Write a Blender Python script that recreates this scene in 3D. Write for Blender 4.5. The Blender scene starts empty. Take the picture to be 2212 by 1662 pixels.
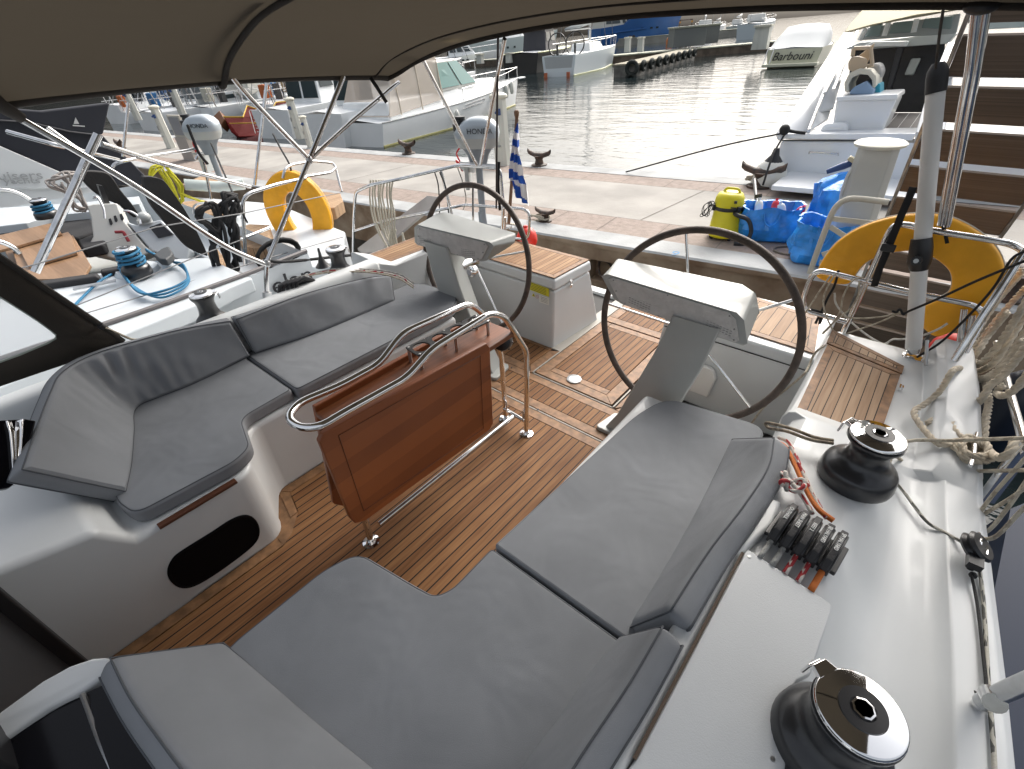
import bpy, bmesh, math, random
from mathutils import Vector, Matrix, noise
random.seed(7)
PI=math.pi
SC=bpy.context.scene; COL=SC.collection
V=Vector
# ---------------- camera (also used to turn a pixel into a point on a known plane)
CAMP=V((0,0,1.75)); F=1023.13
yaw,pit,rol=[math.radians(a) for a in (-40.5386,36.24554,-1.7729)]
_d=V((math.sin(yaw)*math.cos(pit),math.cos(yaw)*math.cos(pit),-math.sin(pit)))
_r=_d.cross(V((0,0,1))).normalized(); _u=_r.cross(_d)
RX=_r*math.cos(rol)+_u*math.sin(rol); UY=-_r*math.sin(rol)+_u*math.cos(rol)
def ray(u,v): return _d+RX*((u-1106)/F)-UY*((v-831)/F)
def _on(u,v,ax,val):
    q=ray(u,v); return CAMP+q*((val-CAMP[ax])/q[ax])
def G(u,v,z=0): return _on(u,v,2,z)
def GX(u,v,x): return _on(u,v,0,x)
def GY(u,v,y): return _on(u,v,1,y)
def GD(u,v,t): return CAMP+ray(u,v)*t
def PL(u,v,p,n):
    q=ray(u,v); n=V(n); return CAMP+q*((V(p)-CAMP).dot(n)/q.dot(n))
cd=bpy.data.cameras.new('camera'); cam=bpy.data.objects.new('camera',cd); COL.objects.link(cam)
cam.matrix_world=Matrix(((RX.x,UY.x,-_d.x,0),(RX.y,UY.y,-_d.y,0),(RX.z,UY.z,-_d.z,1.75),(0,0,0,1)))
cd.sensor_width=36; cd.lens=1517.117/3280*36; cd.clip_start=.02; cd.clip_end=3000
SC.camera=cam
# ---------------- materials
MATS={}
def mat(name,col,rough=.5,metal=0,bump=0,bscale=60,var=0,vscale=8,coat=0,spec=.5,alpha=1,trans=0,sheen=0,emit=0,stretch=None,col2=None,detail=4):
    if name in MATS: return MATS[name]
    m=bpy.data.materials.new(name); m.use_nodes=True; n=m.node_tree.nodes; l=m.node_tree.links
    b=n['Principled BSDF']
    b.inputs['Base Color'].default_value=(*col,1); b.inputs['Roughness'].default_value=rough
    b.inputs['Metallic'].default_value=metal; b.inputs['Coat Weight'].default_value=coat
    b.inputs['Specular IOR Level'].default_value=spec; b.inputs['Alpha'].default_value=alpha
    b.inputs['Transmission Weight'].default_value=trans; b.inputs['Sheen Weight'].default_value=sheen
    if emit: b.inputs['Emission Color'].default_value=(*col,1); b.inputs['Emission Strength'].default_value=emit
    if var or bump:
        tc=n.new('ShaderNodeTexCoord'); mp=n.new('ShaderNodeMapping'); l.new(tc.outputs['Object'],mp.inputs[0])
        if stretch: mp.inputs['Scale'].default_value=stretch
    if var:
        t=n.new('ShaderNodeTexNoise'); t.inputs['Scale'].default_value=vscale; t.inputs['Detail'].default_value=detail
        l.new(mp.outputs[0],t.inputs['Vector'])
        mx=n.new('ShaderNodeMix'); mx.data_type='RGBA'
        c2=col2 or tuple(c*(1-var) for c in col)
        mx.inputs[6].default_value=(*c2,1); mx.inputs[7].default_value=(*(col if col2 else tuple(min(1,c*(1+var*.5)) for c in col)),1)
        mr=n.new('ShaderNodeMapRange'); mr.inputs[1].default_value=.35; mr.inputs[2].default_value=.65
        l.new(t.outputs[0],mr.inputs[0]); l.new(mr.outputs[0],mx.inputs[0]); l.new(mx.outputs[2],b.inputs['Base Color'])
    if bump:
        t=n.new('ShaderNodeTexNoise'); t.inputs['Scale'].default_value=bscale; t.inputs['Detail'].default_value=3
        l.new(mp.outputs[0],t.inputs['Vector'])
        bp=n.new('ShaderNodeBump'); bp.inputs['Strength'].default_value=bump; bp.inputs['Distance'].default_value=.01
        l.new(t.outputs[0],bp.inputs['Height']); l.new(bp.outputs[0],b.inputs['Normal'])
    MATS[name]=m; return m
def plank(name,c1,c2,w=.05,off=0,axis=0,gap=.07,rough=.65,seam=(.012,.01,.009)):
    """teak planks: black caulk lines every w metres across axis, grain along the plank"""
    if name in MATS: return MATS[name]
    m=bpy.data.materials.new(name); m.use_nodes=True; n=m.node_tree.nodes; l=m.node_tree.links; b=n['Principled BSDF']
    tc=n.new('ShaderNodeTexCoord'); sx=n.new('ShaderNodeSeparateXYZ'); l.new(tc.outputs['Object'],sx.inputs[0])
    def M(op,a,bb=None,c=None):
        q=n.new('ShaderNodeMath'); q.operation=op
        for i,v in enumerate((a,bb,c)):
            if v is None: continue
            if isinstance(v,(int,float)): q.inputs[i].default_value=v
            else: l.new(v,q.inputs[i])
        return q.outputs[0]
    s=M('DIVIDE',M('ADD',sx.outputs[axis],-off),w); fr=M('FRACT',s); fl=M('FLOOR',s)
    ln=M('COMPARE',M('ABSOLUTE',M('SUBTRACT',fr,.5)),.5,gap*.5) if gap else None
    wn=n.new('ShaderNodeTexWhiteNoise'); wn.noise_dimensions='1D'; l.new(fl,wn.inputs['W'])
    cv=n.new('ShaderNodeCombineXYZ'); o=1-axis
    l.new(M('MULTIPLY',sx.outputs[axis],90),cv.inputs[axis]); l.new(M('MULTIPLY',sx.outputs[o],5),cv.inputs[o]); l.new(M('MULTIPLY',fl,3.7),cv.inputs[2])
    t=n.new('ShaderNodeTexNoise'); t.inputs['Scale'].default_value=1; t.inputs['Detail'].default_value=5; l.new(cv.outputs[0],t.inputs['Vector'])
    t2=n.new('ShaderNodeTexNoise'); t2.inputs['Scale'].default_value=3; l.new(tc.outputs['Object'],t2.inputs['Vector'])
    fac=M('ADD',M('MULTIPLY',wn.outputs[0],.5),M('ADD',M('MULTIPLY',M('SUBTRACT',t.outputs[0],.5),1.5),M('MULTIPLY',M('SUBTRACT',t2.outputs[0],.25),.7)))
    mx=n.new('ShaderNodeMix'); mx.data_type='RGBA'; l.new(fac,mx.inputs[0]); mx.inputs[6].default_value=(*c1,1); mx.inputs[7].default_value=(*c2,1)
    out=mx.outputs[2]
    if gap:
        m2=n.new('ShaderNodeMix'); m2.data_type='RGBA'; l.new(ln,m2.inputs[0]); l.new(out,m2.inputs[6]); m2.inputs[7].default_value=(*seam,1); out=m2.outputs[2]
    l.new(out,b.inputs['Base Color']); b.inputs['Roughness'].default_value=rough; b.inputs['Specular IOR Level'].default_value=.22 if gap else .5
    bp=n.new('ShaderNodeBump'); bp.inputs['Strength'].default_value=.12; bp.inputs['Distance'].default_value=.004; l.new(t.outputs[0],bp.inputs['Height']); l.new(bp.outputs[0],b.inputs['Normal'])
    MATS[name]=m; return m
def fleck(name,base,c2,scale=1.,thr=.55,twist=0):
    """braided rope with coloured tracer flecks, from the rope's own uv"""
    if name in MATS: return MATS[name]
    m=bpy.data.materials.new(name); m.use_nodes=True; n=m.node_tree.nodes; l=m.node_tree.links; b=n['Principled BSDF']
    uv=n.new('ShaderNodeTexCoord'); mp=n.new('ShaderNodeMapping'); mp.inputs['Scale'].default_value=(60*scale,3,1); mp.inputs['Rotation'].default_value=(0,0,.6)
    l.new(uv.outputs['UV'],mp.inputs[0])
    ck=n.new('ShaderNodeTexVoronoi'); ck.inputs['Scale'].default_value=1.; ck.inputs['Randomness'].default_value=.6; l.new(mp.outputs[0],ck.inputs['Vector'])
    sp=n.new('ShaderNodeSeparateColor'); l.new(ck.outputs['Color'],sp.inputs[0])
    gt=n.new('ShaderNodeMath'); gt.operation='GREATER_THAN'; gt.inputs[1].default_value=thr; l.new(sp.outputs[0],gt.inputs[0])
    mx=n.new('ShaderNodeMix'); mx.data_type='RGBA'; mx.inputs[6].default_value=(*base,1); mx.inputs[7].default_value=(*c2,1); l.new(gt.outputs[0],mx.inputs[0]); l.new(mx.outputs[2],b.inputs['Base Color'])
    mp2=n.new('ShaderNodeMapping'); mp2.inputs['Scale'].default_value=(260,6,1); mp2.inputs['Rotation'].default_value=(0,0,.9); l.new(uv.outputs['UV'],mp2.inputs[0])
    w=n.new('ShaderNodeTexVoronoi'); l.new(mp2.outputs[0],w.inputs['Vector']); w.inputs['Scale'].default_value=1
    bp=n.new('ShaderNodeBump'); bp.inputs['Strength'].default_value=.6; bp.inputs['Distance'].default_value=.002; l.new(w.outputs[0],bp.inputs['Height']); l.new(bp.outputs[0],b.inputs['Normal'])
    b.inputs['Roughness'].default_value=.85
    MATS[name]=m; return m
# ---------------- mesh builder
def spline(pts,n=6,closed=False):
    pts=[V(p) for p in pts]
    if len(pts)<3 and not closed: return pts
    out=[]; N=len(pts); segs=N if closed else N-1
    for i in range(segs):
        if closed: p0,p1,p2,p3=[pts[(i+k)%N] for k in (-1,0,1,2)]
        else:
            p1,p2=pts[i],pts[i+1]; p0=pts[i-1] if i else p1*2-p2; p3=pts[i+2] if i+2<N else p2*2-p1
        for k in range(n):
            t=k/n; t2=t*t; t3=t2*t
            out.append(.5*((2*p1)+(p2-p0)*t+(2*p0-5*p1+4*p2-p3)*t2+(3*p1-p0-3*p2+p3)*t3))
    if not closed: out.append(pts[-1])
    return out
def bend(pts,r=.05,n=5):
    """polyline with its corners rounded like bent tube"""
    pts=[V(p) for p in pts]; out=[pts[0]]
    for i in range(1,len(pts)-1):
        a,b,c=pts[i-1],pts[i],pts[i+1]; ra=min(r,(a-b).length*.48); rc=min(r,(c-b).length*.48)
        p=b+(a-b).normalized()*ra; q=b+(c-b).normalized()*rc
        for k in range(n+1):
            t=k/n; out.append(p*(1-t)**2+b*2*t*(1-t)+q*t*t)
    out.append(pts[-1]); return out
class MB:
    def __init__(s): s.v=[]; s.f=[]; s.uv={}; s.mi=[]; s.cm=0
    def add(s,vs,fs,uv=None):
        o=len(s.v); s.v+= [V(p) for p in vs]
        for i,f in enumerate(fs):
            s.f.append([k+o for k in f]); s.mi.append(s.cm)
            if uv: s.uv[len(s.f)-1]=uv[i]
        return s
    def box(s,c,d,R=None,taper=1):
        c=V(c); x,y,z=[k/2 for k in d]; vs=[]
        for sz in(-1,1):
            t=taper if sz>0 else 1
            for sx,sy in((-1,-1),(1,-1),(1,1),(-1,1)):
                p=V((sx*x*t,sy*y*t,sz*z)); vs.append(c+(R@p if R else p))
        return s.add(vs,[(3,2,1,0),(4,5,6,7),(0,1,5,4),(1,2,6,5),(2,3,7,6),(3,0,4,7)])
    def hexa(s,bot,top): # 4 bottom points, 4 top points
        return s.add(list(bot)+list(top),[(3,2,1,0),(4,5,6,7),(0,1,5,4),(1,2,6,5),(2,3,7,6),(3,0,4,7)])
    def prism(s,poly,z0,z1,cap0=True):
        n=len(poly); vs=[V((p[0],p[1],z0)) for p in poly]+[V((p[0],p[1],z1)) for p in poly]
        a=sum(poly[i][0]*poly[(i+1)%n][1]-poly[(i+1)%n][0]*poly[i][1] for i in range(n))
        fs=[list(range(n,2*n))]+([list(range(n))[::-1]] if cap0 else [])+[[i,(i+1)%n,n+(i+1)%n,n+i] for i in range(n)]
        if a<0: fs=[f[::-1] for f in fs]
        return s.add(vs,fs)
    def extr(s,pts,vec):
        """planar outline of 3d points pushed along vec"""
        n=len(pts); vec=V(vec); pts=[V(p) for p in pts]; vs=pts+[p+vec for p in pts]
        nn=V((0,0,0))
        for i in range(n): nn+=pts[i].cross(pts[(i+1)%n])
        fs=[list(range(n,2*n)),list(range(n))[::-1]]+[[i,(i+1)%n,n+(i+1)%n,n+i] for i in range(n)]
        if nn.dot(vec)<0: fs=[f[::-1] for f in fs]
        return s.add(vs,fs)
    def face(s,pts): return s.add(pts,[list(range(len(pts)))])
    def grid(s,rows,closed_u=False,closed_v=False,flip=False,uv=False):
        m=len(rows); n=len(rows[0]); fs=[]; us=[]
        for i in range(m if closed_v else m-1):
            for j in range(n if closed_u else n-1):
                a=i*n+j; b=i*n+(j+1)%n; c=((i+1)%m)*n+(j+1)%n; d=((i+1)%m)*n+j
                fs.append((a,b,c,d) if not flip else (d,c,b,a))
                q=[(i/(m-1),j/n),(i/(m-1),(j+1)/n),((i+1)/(m-1),(j+1)/n),((i+1)/(m-1),j/n)]; us.append(q if not flip else q[::-1])
        return s.add([p for r in rows for p in r],fs,us if uv else None)
    def tube(s,pts,r,seg=8,cap=True,closed=False,uvs=1.):
        pts=[V(p) for p in pts]; N=len(pts)
        rr=r if isinstance(r,(list,tuple)) else [r]*N
        T=[]
        for i in range(N):
            a=pts[(i-1)%N] if (closed or i) else pts[i]; b=pts[(i+1)%N] if (closed or i<N-1) else pts[i]
            t=(b-a); T.append(t.normalized() if t.length>1e-9 else V((0,0,1)))
        up=V((0,0,1)) if abs(T[0].z)<.9 else V((1,0,0)); nrm=(up-T[0]*up.dot(T[0])).normalized()
        rings=[]; L=0; ls=[]
        for i in range(N):
            nrm=(nrm-T[i]*nrm.dot(T[i])); nrm=nrm.normalized() if nrm.length>1e-6 else T[i].orthogonal().normalized()
            bn=T[i].cross(nrm)
            if i: L+=(pts[i]-pts[i-1]).length
            ls.append(L*uvs)
            rings.append([pts[i]+(nrm*math.cos(2*PI*k/seg)+bn*math.sin(2*PI*k/seg))*rr[i] for k in range(seg)])
        o=len(s.v); s.v+=[p for q in rings for p in q]
        for i in range(N if closed else N-1):
            j=(i+1)%N; l0=ls[i]; l1=ls[j] if j else L+.01
            for k in range(seg):
                k2=(k+1)%seg
                s.f.append([o+i*seg+k,o+i*seg+k2,o+j*seg+k2,o+j*seg+k]); s.mi.append(s.cm)
                s.uv[len(s.f)-1]=[(l0,k/seg),(l0,(k+1)/seg),(l1,(k+1)/seg),(l1,k/seg)]
        if cap and not closed:
            s.f.append([o+k for k in range(seg)][::-1]); s.f.append([o+(N-1)*seg+k for k in range(seg)]); s.mi+=[s.cm]*2
        return s
    def rope(s,pts,r,closed=False,pitch=None,seg=5):
        """three laid strands"""
        pts=[V(p) for p in pts]; pitch=pitch or r*7
        L=[0]
        for i in range(1,len(pts)): L.append(L[-1]+(pts[i]-pts[i-1]).length)
        n=max(2,int(L[-1]/(pitch/7))); q=[]; j=0
        for i in range(n+1):
            t=L[-1]*i/n
            while j<len(L)-2 and L[j+1]<t: j+=1
            d=L[j+1]-L[j]; q.append(pts[j].lerp(pts[j+1],(t-L[j])/d if d>1e-9 else 0))
        T=[(q[min(i+1,n)]-q[max(i-1,0)]).normalized() for i in range(n+1)]
        nr=T[0].orthogonal().normalized(); fr=[]
        for i in range(n+1):
            nr=(nr-T[i]*nr.dot(T[i])).normalized(); fr.append((nr.copy(),T[i].cross(nr)))
        for k in range(3):
            st=[]
            for i in range(n+1):
                a=2*PI*(k/3+L[-1]*i/n/pitch); st.append(q[i]+(fr[i][0]*math.cos(a)+fr[i][1]*math.sin(a))*r*.5)
            s.tube(st,r*.56,seg)
        return s
    def lathe(s,prof,c=(0,0,0),seg=24,R=None,closed=False):
        c=V(c); rows=[]
        for r,z in prof:
            rows.append([c+((R@V((r*math.cos(2*PI*k/seg),r*math.sin(2*PI*k/seg),z))) if R else V((r*math.cos(2*PI*k/seg),r*math.sin(2*PI*k/seg),z))) for k in range(seg)])
        o=len(s.v); s.grid(rows,closed_u=True)
        if prof[0][0]>1e-6: s.add(rows[0],[list(range(seg))[::-1]])
        if prof[-1][0]>1e-6: s.add(rows[-1],[list(range(seg))])
        return s
    def ball(s,c,r,seg=16,sc=(1,1,1),R=None):
        c=V(c); prof=[(max(1e-5,math.sin(PI*i/10))*r,-math.cos(PI*i/10)*r) for i in range(11)]
        M=Matrix.Diagonal(sc); M=(R@M) if R else M
        return s.lathe(prof,c,seg,M)
    def cyl(s,a,b,r,seg=14,r2=None):
        a,b=V(a),V(b); return s.tube([a,b],[r,r if r2 is None else r2],seg)
    def build(s,name,m,parent=None,bevel=0,bseg=2,smooth=40,sub=0,solid=0,flatn=False):
        me=bpy.data.meshes.new(name); off=ORG.get(parent,V((0,0,0)))
        me.from_pydata([p-off for p in s.v],[],s.f)
        if s.uv:
            ul=me.uv_layers.new(name='uv')
            for pi,p in enumerate(me.polygons):
                q=s.uv.get(pi)
                if q:
                    for k,li in enumerate(p.loop_indices): ul.data[li].uv=q[k]
        ms=m if isinstance(m,(list,tuple)) else [m]
        for x in ms: me.materials.append(x)
        if len(ms)>1: me.polygons.foreach_set('material_index',s.mi[:len(me.polygons)])
        me.update()
        if smooth:
            me.polygons.foreach_set('use_smooth',[True]*len(me.polygons))
            if smooth<180: me.set_sharp_from_angle(angle=math.radians(smooth))
        o=bpy.data.objects.new(name,me); COL.objects.link(o)
        if parent is not None: o.parent=parent
        ORG[o]=off
        if solid:
            q=o.modifiers.new('s','SOLIDIFY'); q.thickness=solid; q.offset=0
        if bevel:
            q=o.modifiers.new('b','BEVEL'); q.width=bevel; q.segments=bseg; q.limit_method='ANGLE'; q.angle_limit=math.radians(35); q.harden_normals=True
        if sub:
            q=o.modifiers.new('u','SUBSURF'); q.levels=sub; q.render_levels=sub
        return o
ORG={}
def tag(o,label=None,cat=None,group=None,kind=None):
    if label: o['label']=label
    if cat: o['category']=cat
    if group: o['group']=group
    if kind: o['kind']=kind
    return o
def thing(name,label,cat,loc=(0,0,0),group=None):
    o=bpy.data.objects.new(name,None); COL.objects.link(o); o.location=V(loc); o.empty_display_size=.1
    ORG[o]=V(loc); return tag(o,label,cat,group)
def text(name,s,m,p,xdir,ydir,size,parent=None,thick=.0008,font=None,shear=0,align='CENTER',sx=1.):
    """lettering laid on a surface: p centre, xdir reading direction, ydir up direction"""
    cu=bpy.data.curves.new(name,'FONT'); cu.body=s; cu.size=size; cu.extrude=thick; cu.align_x=align; cu.align_y='CENTER'; cu.shear=shear; cu.resolution_u=3
    to=bpy.data.objects.new(name,cu); COL.objects.link(to)
    dg=bpy.context.evaluated_depsgraph_get(); me=bpy.data.meshes.new_from_object(to.evaluated_get(dg)); bpy.data.objects.remove(to); 
    x=V(xdir).normalized(); y=V(ydir); y=(y-x*y.dot(x)).normalized(); z=x.cross(y); off=ORG.get(parent,V((0,0,0)))
    M=Matrix(((x.x*sx,y.x,z.x,p[0]-off.x),(x.y*sx,y.y,z.y,p[1]-off.y),(x.z*sx,y.z,z.z,p[2]-off.z),(0,0,0,1)))
    me.transform(M); me.materials.clear(); me.materials.append(m); o=bpy.data.objects.new(name,me); COL.objects.link(o)
    if parent is not None: o.parent=parent
    ORG[o]=off; return o
def local(name,label,cat,origin,fwd,up=None,group=None):
    """a thing with its own axes: x forward, y left, z the harbour's up"""
    up=up or WU; f=(V(fwd)-up*V(fwd).dot(up)).normalized(); lft=up.cross(f)
    o=bpy.data.objects.new(name,None); COL.objects.link(o); o.empty_display_size=.1
    o.matrix_world=Matrix(((f.x,lft.x,up.x,origin[0]),(f.y,lft.y,up.y,origin[1]),(f.z,lft.z,up.z,origin[2]),(0,0,0,1))); ORG[o]=V((0,0,0))
    return tag(o,label,cat,group)
def clone(root,origin,fwd,label,sc=1.,group=None):
    up=WU; f=(V(fwd)-up*V(fwd).dot(up)).normalized(); lft=up.cross(f); r=root.copy(); COL.objects.link(r)
    r.matrix_world=Matrix(((f.x*sc,lft.x*sc,up.x*sc,origin[0]),(f.y*sc,lft.y*sc,up.y*sc,origin[1]),(f.z*sc,lft.z*sc,up.z*sc,origin[2]),(0,0,0,1)))
    r['label']=label
    if group: r['group']=group
    for ch in list(root.children):
        c=ch.copy(); COL.objects.link(c); c.parent=r
        for g in ch.children:
            d=g.copy(); COL.objects.link(d); d.parent=c
    return r
def dup(root,loc,rotz=0,label=None,scale=None,group=None):
    r=root.copy(); COL.objects.link(r); r.location=V(loc); r.rotation_euler=(0,0,rotz)
    if scale: r.scale=(scale,)*3 if not isinstance(scale,tuple) else scale
    if label: r['label']=label
    if group: r['group']=group
    for ch in list(root.children):
        c=ch.copy(); COL.objects.link(c); c.parent=r
        for g in ch.children:
            d=g.copy(); COL.objects.link(d); d.parent=c
    return r
# palette
gel=mat('gelcoat',(.60,.62,.625),.38,var=.05,vscale=2.5,coat=.12)
gelt=mat('textured_gelcoat',(.57,.59,.60),.5,bump=.10,bscale=420,var=.04,vscale=3)
chrome=mat('polished_steel',(.72,.72,.72),.12,1,var=.15,vscale=20)
mirror=mat('mirror_chrome',(.85,.85,.85),.06,1)
alu=mat('brushed_alu',(.55,.56,.57),.35,1,var=.1,vscale=30)
blk=mat('black_plastic',(.018,.018,.02),.35)
blkmat=mat('black_matt',(.022,.022,.024),.55,bump=.2,bscale=200)
rub=mat('rubber',(.02,.02,.02),.8)
white=mat('white_paint',(.78,.79,.79),.35,var=.05,vscale=3)
whitep=mat('white_plastic',(.75,.75,.73),.45)
TEAK=plank('teak_planks',(.135,.058,.022),(.275,.142,.062),.0435,gap=.13)
teakb=mat('teak_border',(.235,.122,.055),.6,var=.35,vscale=4,stretch=(6,6,6),bump=.1)
caulk=mat('caulk',(.012,.011,.01),.7)
# ---------------- light
w=bpy.data.worlds.new('World'); SC.world=w; w.use_nodes=True
n=w.node_tree.nodes; l=w.node_tree.links; bg=n['Background']
sky=n.new('ShaderNodeTexSky'); sky.sky_type='NISHITA'; sky.sun_disc=False
SUN_EL=math.radians(40); SAZ=math.radians(-9)   # azimuth from +Y towards +X
sky.sun_elevation=SUN_EL; sky.sun_rotation=SAZ; sky.dust_density=9; sky.air_density=1.2; sky.ozone_density=1
hs=n.new('ShaderNodeHueSaturation'); hs.inputs['Saturation'].default_value=.35; l.new(sky.outputs[0],hs.inputs['Color'])
l.new(hs.outputs[0],bg.inputs[0]); bg.inputs[1].default_value=.15
sd=bpy.data.lights.new('sun','SUN'); sd.energy=.55; sd.angle=math.radians(30); sd.color=(1,.96,.9)
so=bpy.data.objects.new('sun',sd); COL.objects.link(so)
sv=V((math.sin(SAZ)*math.cos(SUN_EL),math.cos(SAZ)*math.cos(SUN_EL),math.sin(SUN_EL)))
so.rotation_euler=sv.to_track_quat('Z','Y').to_euler()
SC.view_settings.view_transform='Standard'; SC.view_settings.look='None'; SC.view_settings.exposure=.88; SC.view_settings.gamma=1
# ---------------- water
# the yacht lies slightly heeled: the harbour's own up direction WU differs a little from the cockpit's
WU=ray(1700,36).cross(ray(1245,75)).normalized()
if WU.z<0: WU=-WU
def W(u,v,h=.05):
    q=ray(u,v); return CAMP+q*((h-CAMP.dot(WU))/q.dot(WU))
print('WU',WU)
WZ=-.8
wm=bpy.data.materials.new('harbour_water'); wm.use_nodes=True; n=wm.node_tree.nodes; l=wm.node_tree.links; b=n['Principled BSDF']
b.inputs['Base Color'].default_value=(.012,.02,.022,1); b.inputs['Roughness'].default_value=.04; b.inputs['IOR'].default_value=1.33; b.inputs['Specular IOR Level'].default_value=.5
tc=n.new('ShaderNodeTexCoord')
def wl(scale,rot,sc,strength,prev,dist):
    mp=n.new('ShaderNodeMapping'); mp.inputs['Rotation'].default_value=(0,0,rot); mp.inputs['Scale'].default_value=sc; l.new(tc.outputs['Object'],mp.inputs[0])
    t=n.new('ShaderNodeTexNoise'); t.inputs['Scale'].default_value=scale; t.inputs['Detail'].default_value=3; l.new(mp.outputs[0],t.inputs['Vector'])
    bp=n.new('ShaderNodeBump'); bp.inputs['Strength'].default_value=strength; bp.inputs['Distance'].default_value=dist; l.new(t.outputs[0],bp.inputs['Height'])
    if prev: l.new(prev.outputs[0],bp.inputs['Normal'])
    return bp
b1=wl(.5,.5,(1,2.4,1),.38,None,.10); b2=wl(2.6,.2,(1,2.5,1),.42,b1,.025)
l.new(b2.outputs[0],b.inputs['Normal'])
wa=(V((0,1,0))-WU*WU.y).normalized(); wb=wa.cross(WU)
tag(MB().face([WU*WZ+wb*a+wa*b for a,b in((-700,-300),(700,-300),(700,1200),(-700,1200))]).build('water',wm,smooth=0),kind='structure')
# ---------------- quay
QZ=.05
A=W(1148,500,QZ); B=W(1755,590,QZ); C=W(745,318,QZ); D=W(1590,392,QZ)
qd=(B-A).normalized(); qd2=(D-C).normalized(); qd=(qd+qd2).normalized(); qn=WU.cross(qd)
QW=(C-A).dot(qn)*.5+(D-A).dot(qn)*.5
def Q(s,t,z=QZ): return A+qd*s+qn*t+WU*(z-QZ)   # along the quay, across it
def band(mb,t0,t1,z,s0=-60,s1=40,n=1):
    mb.face([Q(s0,t0,z),Q(s1,t0,z),Q(s1,t1,z),Q(s0,t1,z)])
print('QUAY width',QW,qd,A)
conc=mat('quay_concrete',(.33,.312,.285),.85,bump=.3,bscale=30,var=.22,vscale=1.3,detail=8)
curb=mat('quay_curb',(.36,.37,.37),.8,var=.2,vscale=3,bump=.3,bscale=40,detail=8)
pave=mat('quay_paving',(.31,.25,.215),.85,var=.25,vscale=14,col2=(.24,.19,.16),bump=.5,bscale=60,detail=6)
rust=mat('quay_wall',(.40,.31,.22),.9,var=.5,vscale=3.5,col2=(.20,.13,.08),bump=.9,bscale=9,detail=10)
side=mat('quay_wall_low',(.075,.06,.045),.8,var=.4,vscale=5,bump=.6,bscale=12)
s=MB()
s.cm=0
# near wall with the mooring-ring recess cut out
r0=W(1295,560,-.1); rs0=(r0-A).dot(qd)
wx=[-60,rs0-.13,rs0+.16,40]; wz=[QZ-.05,-.14,-.36,-.5]
for i in range(3):
    for j in range(3):
        if i==1 and j==1: continue
        s.face([Q(wx[i],0,wz[j+1]),Q(wx[i+1],0,wz[j+1]),Q(wx[i+1],0,wz[j]),Q(wx[i],0,wz[j])])
a0,a1,b0,b1_=wx[1],wx[2],wz[2],wz[1]
for q in ([Q(a0,0,b0),Q(a1,0,b0),Q(a1,.14,b0),Q(a0,.14,b0)],[Q(a0,0,b1_),Q(a0,.14,b1_),Q(a1,.14,b1_),Q(a1,0,b1_)],[Q(a0,0,b0),Q(a0,.14,b0),Q(a0,.14,b1_),Q(a0,0,b1_)],[Q(a1,0,b0),Q(a1,0,b1_),Q(a1,.14,b1_),Q(a1,.14,b0)],[Q(a0,.14,b0),Q(a1,.14,b0),Q(a1,.14,b1_),Q(a0,.14,b1_)]): s.face(q)
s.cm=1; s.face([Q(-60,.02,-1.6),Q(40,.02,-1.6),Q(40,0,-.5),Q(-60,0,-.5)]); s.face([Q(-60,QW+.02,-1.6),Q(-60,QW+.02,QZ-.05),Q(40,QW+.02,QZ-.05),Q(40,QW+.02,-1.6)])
s.cm=0; s.face([Q(-60,-.025,QZ-.05),Q(40,-.025,QZ-.05),Q(40,-.025,QZ-.012),Q(-60,-.025,QZ-.012)]); s.face([Q(-60,0,QZ-.05),Q(40,0,QZ-.05),Q(40,-.025,QZ-.05),Q(-60,-.025,QZ-.05)])
s.cm=2; s.face([Q(-60,-.025,QZ-.012),Q(40,-.025,QZ-.012),Q(40,-.005,QZ+.004),Q(-60,-.005,QZ+.004)])
band(s,-.005,.30,QZ+.004); band(s,QW-.30,QW+.02,QZ+.004)
s.face([Q(-60,QW+.02,QZ-.05),Q(-60,QW+.02,QZ+.004),Q(40,QW+.02,QZ+.004),Q(40,QW+.02,QZ-.05)])
s.cm=3; band(s,.306,.80,QZ); band(s,QW-.72,QW-.306,QZ)
s.cm=4; band(s,.806,QW-.726,QZ)
s.cm=5; band(s,-.005,QW,QZ-.006)
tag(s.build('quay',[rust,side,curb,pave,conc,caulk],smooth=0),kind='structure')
# expansion joints across the concrete and the paving slabs
s=MB()
for k in range(-12,8):
    x=k*2.6+.9
    s.face([Q(x,.81,QZ+.003),Q(x+.012,.81,QZ+.003),Q(x+.25,QW-.73,QZ+.003),Q(x+.238,QW-.73,QZ+.003)])
for k in range(-60,40):
    x=k*.62
    if -14<x<8:
        for t0,t1 in((.31,.80),(QW-.72,QW-.31)): s.face([Q(x,t0,QZ+.003),Q(x+.006,t0,QZ+.003),Q(x+.006,t1,QZ+.003),Q(x,t1,QZ+.003)])
tag(s.build('quay_joints',mat('joint',(.16,.14,.12),.9),smooth=0),kind='structure')
# ================= the sailing yacht we stand on =================
YT=thing('sailing_yacht','white sailing yacht seen from its own cockpit, with teak floor and grey cushions','sailing yacht',(-1.29,1,0))
CL=-1.29
def mx(x): return 2*CL-x
def gx(y): return .56-.085*max(0,y-.6)
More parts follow.
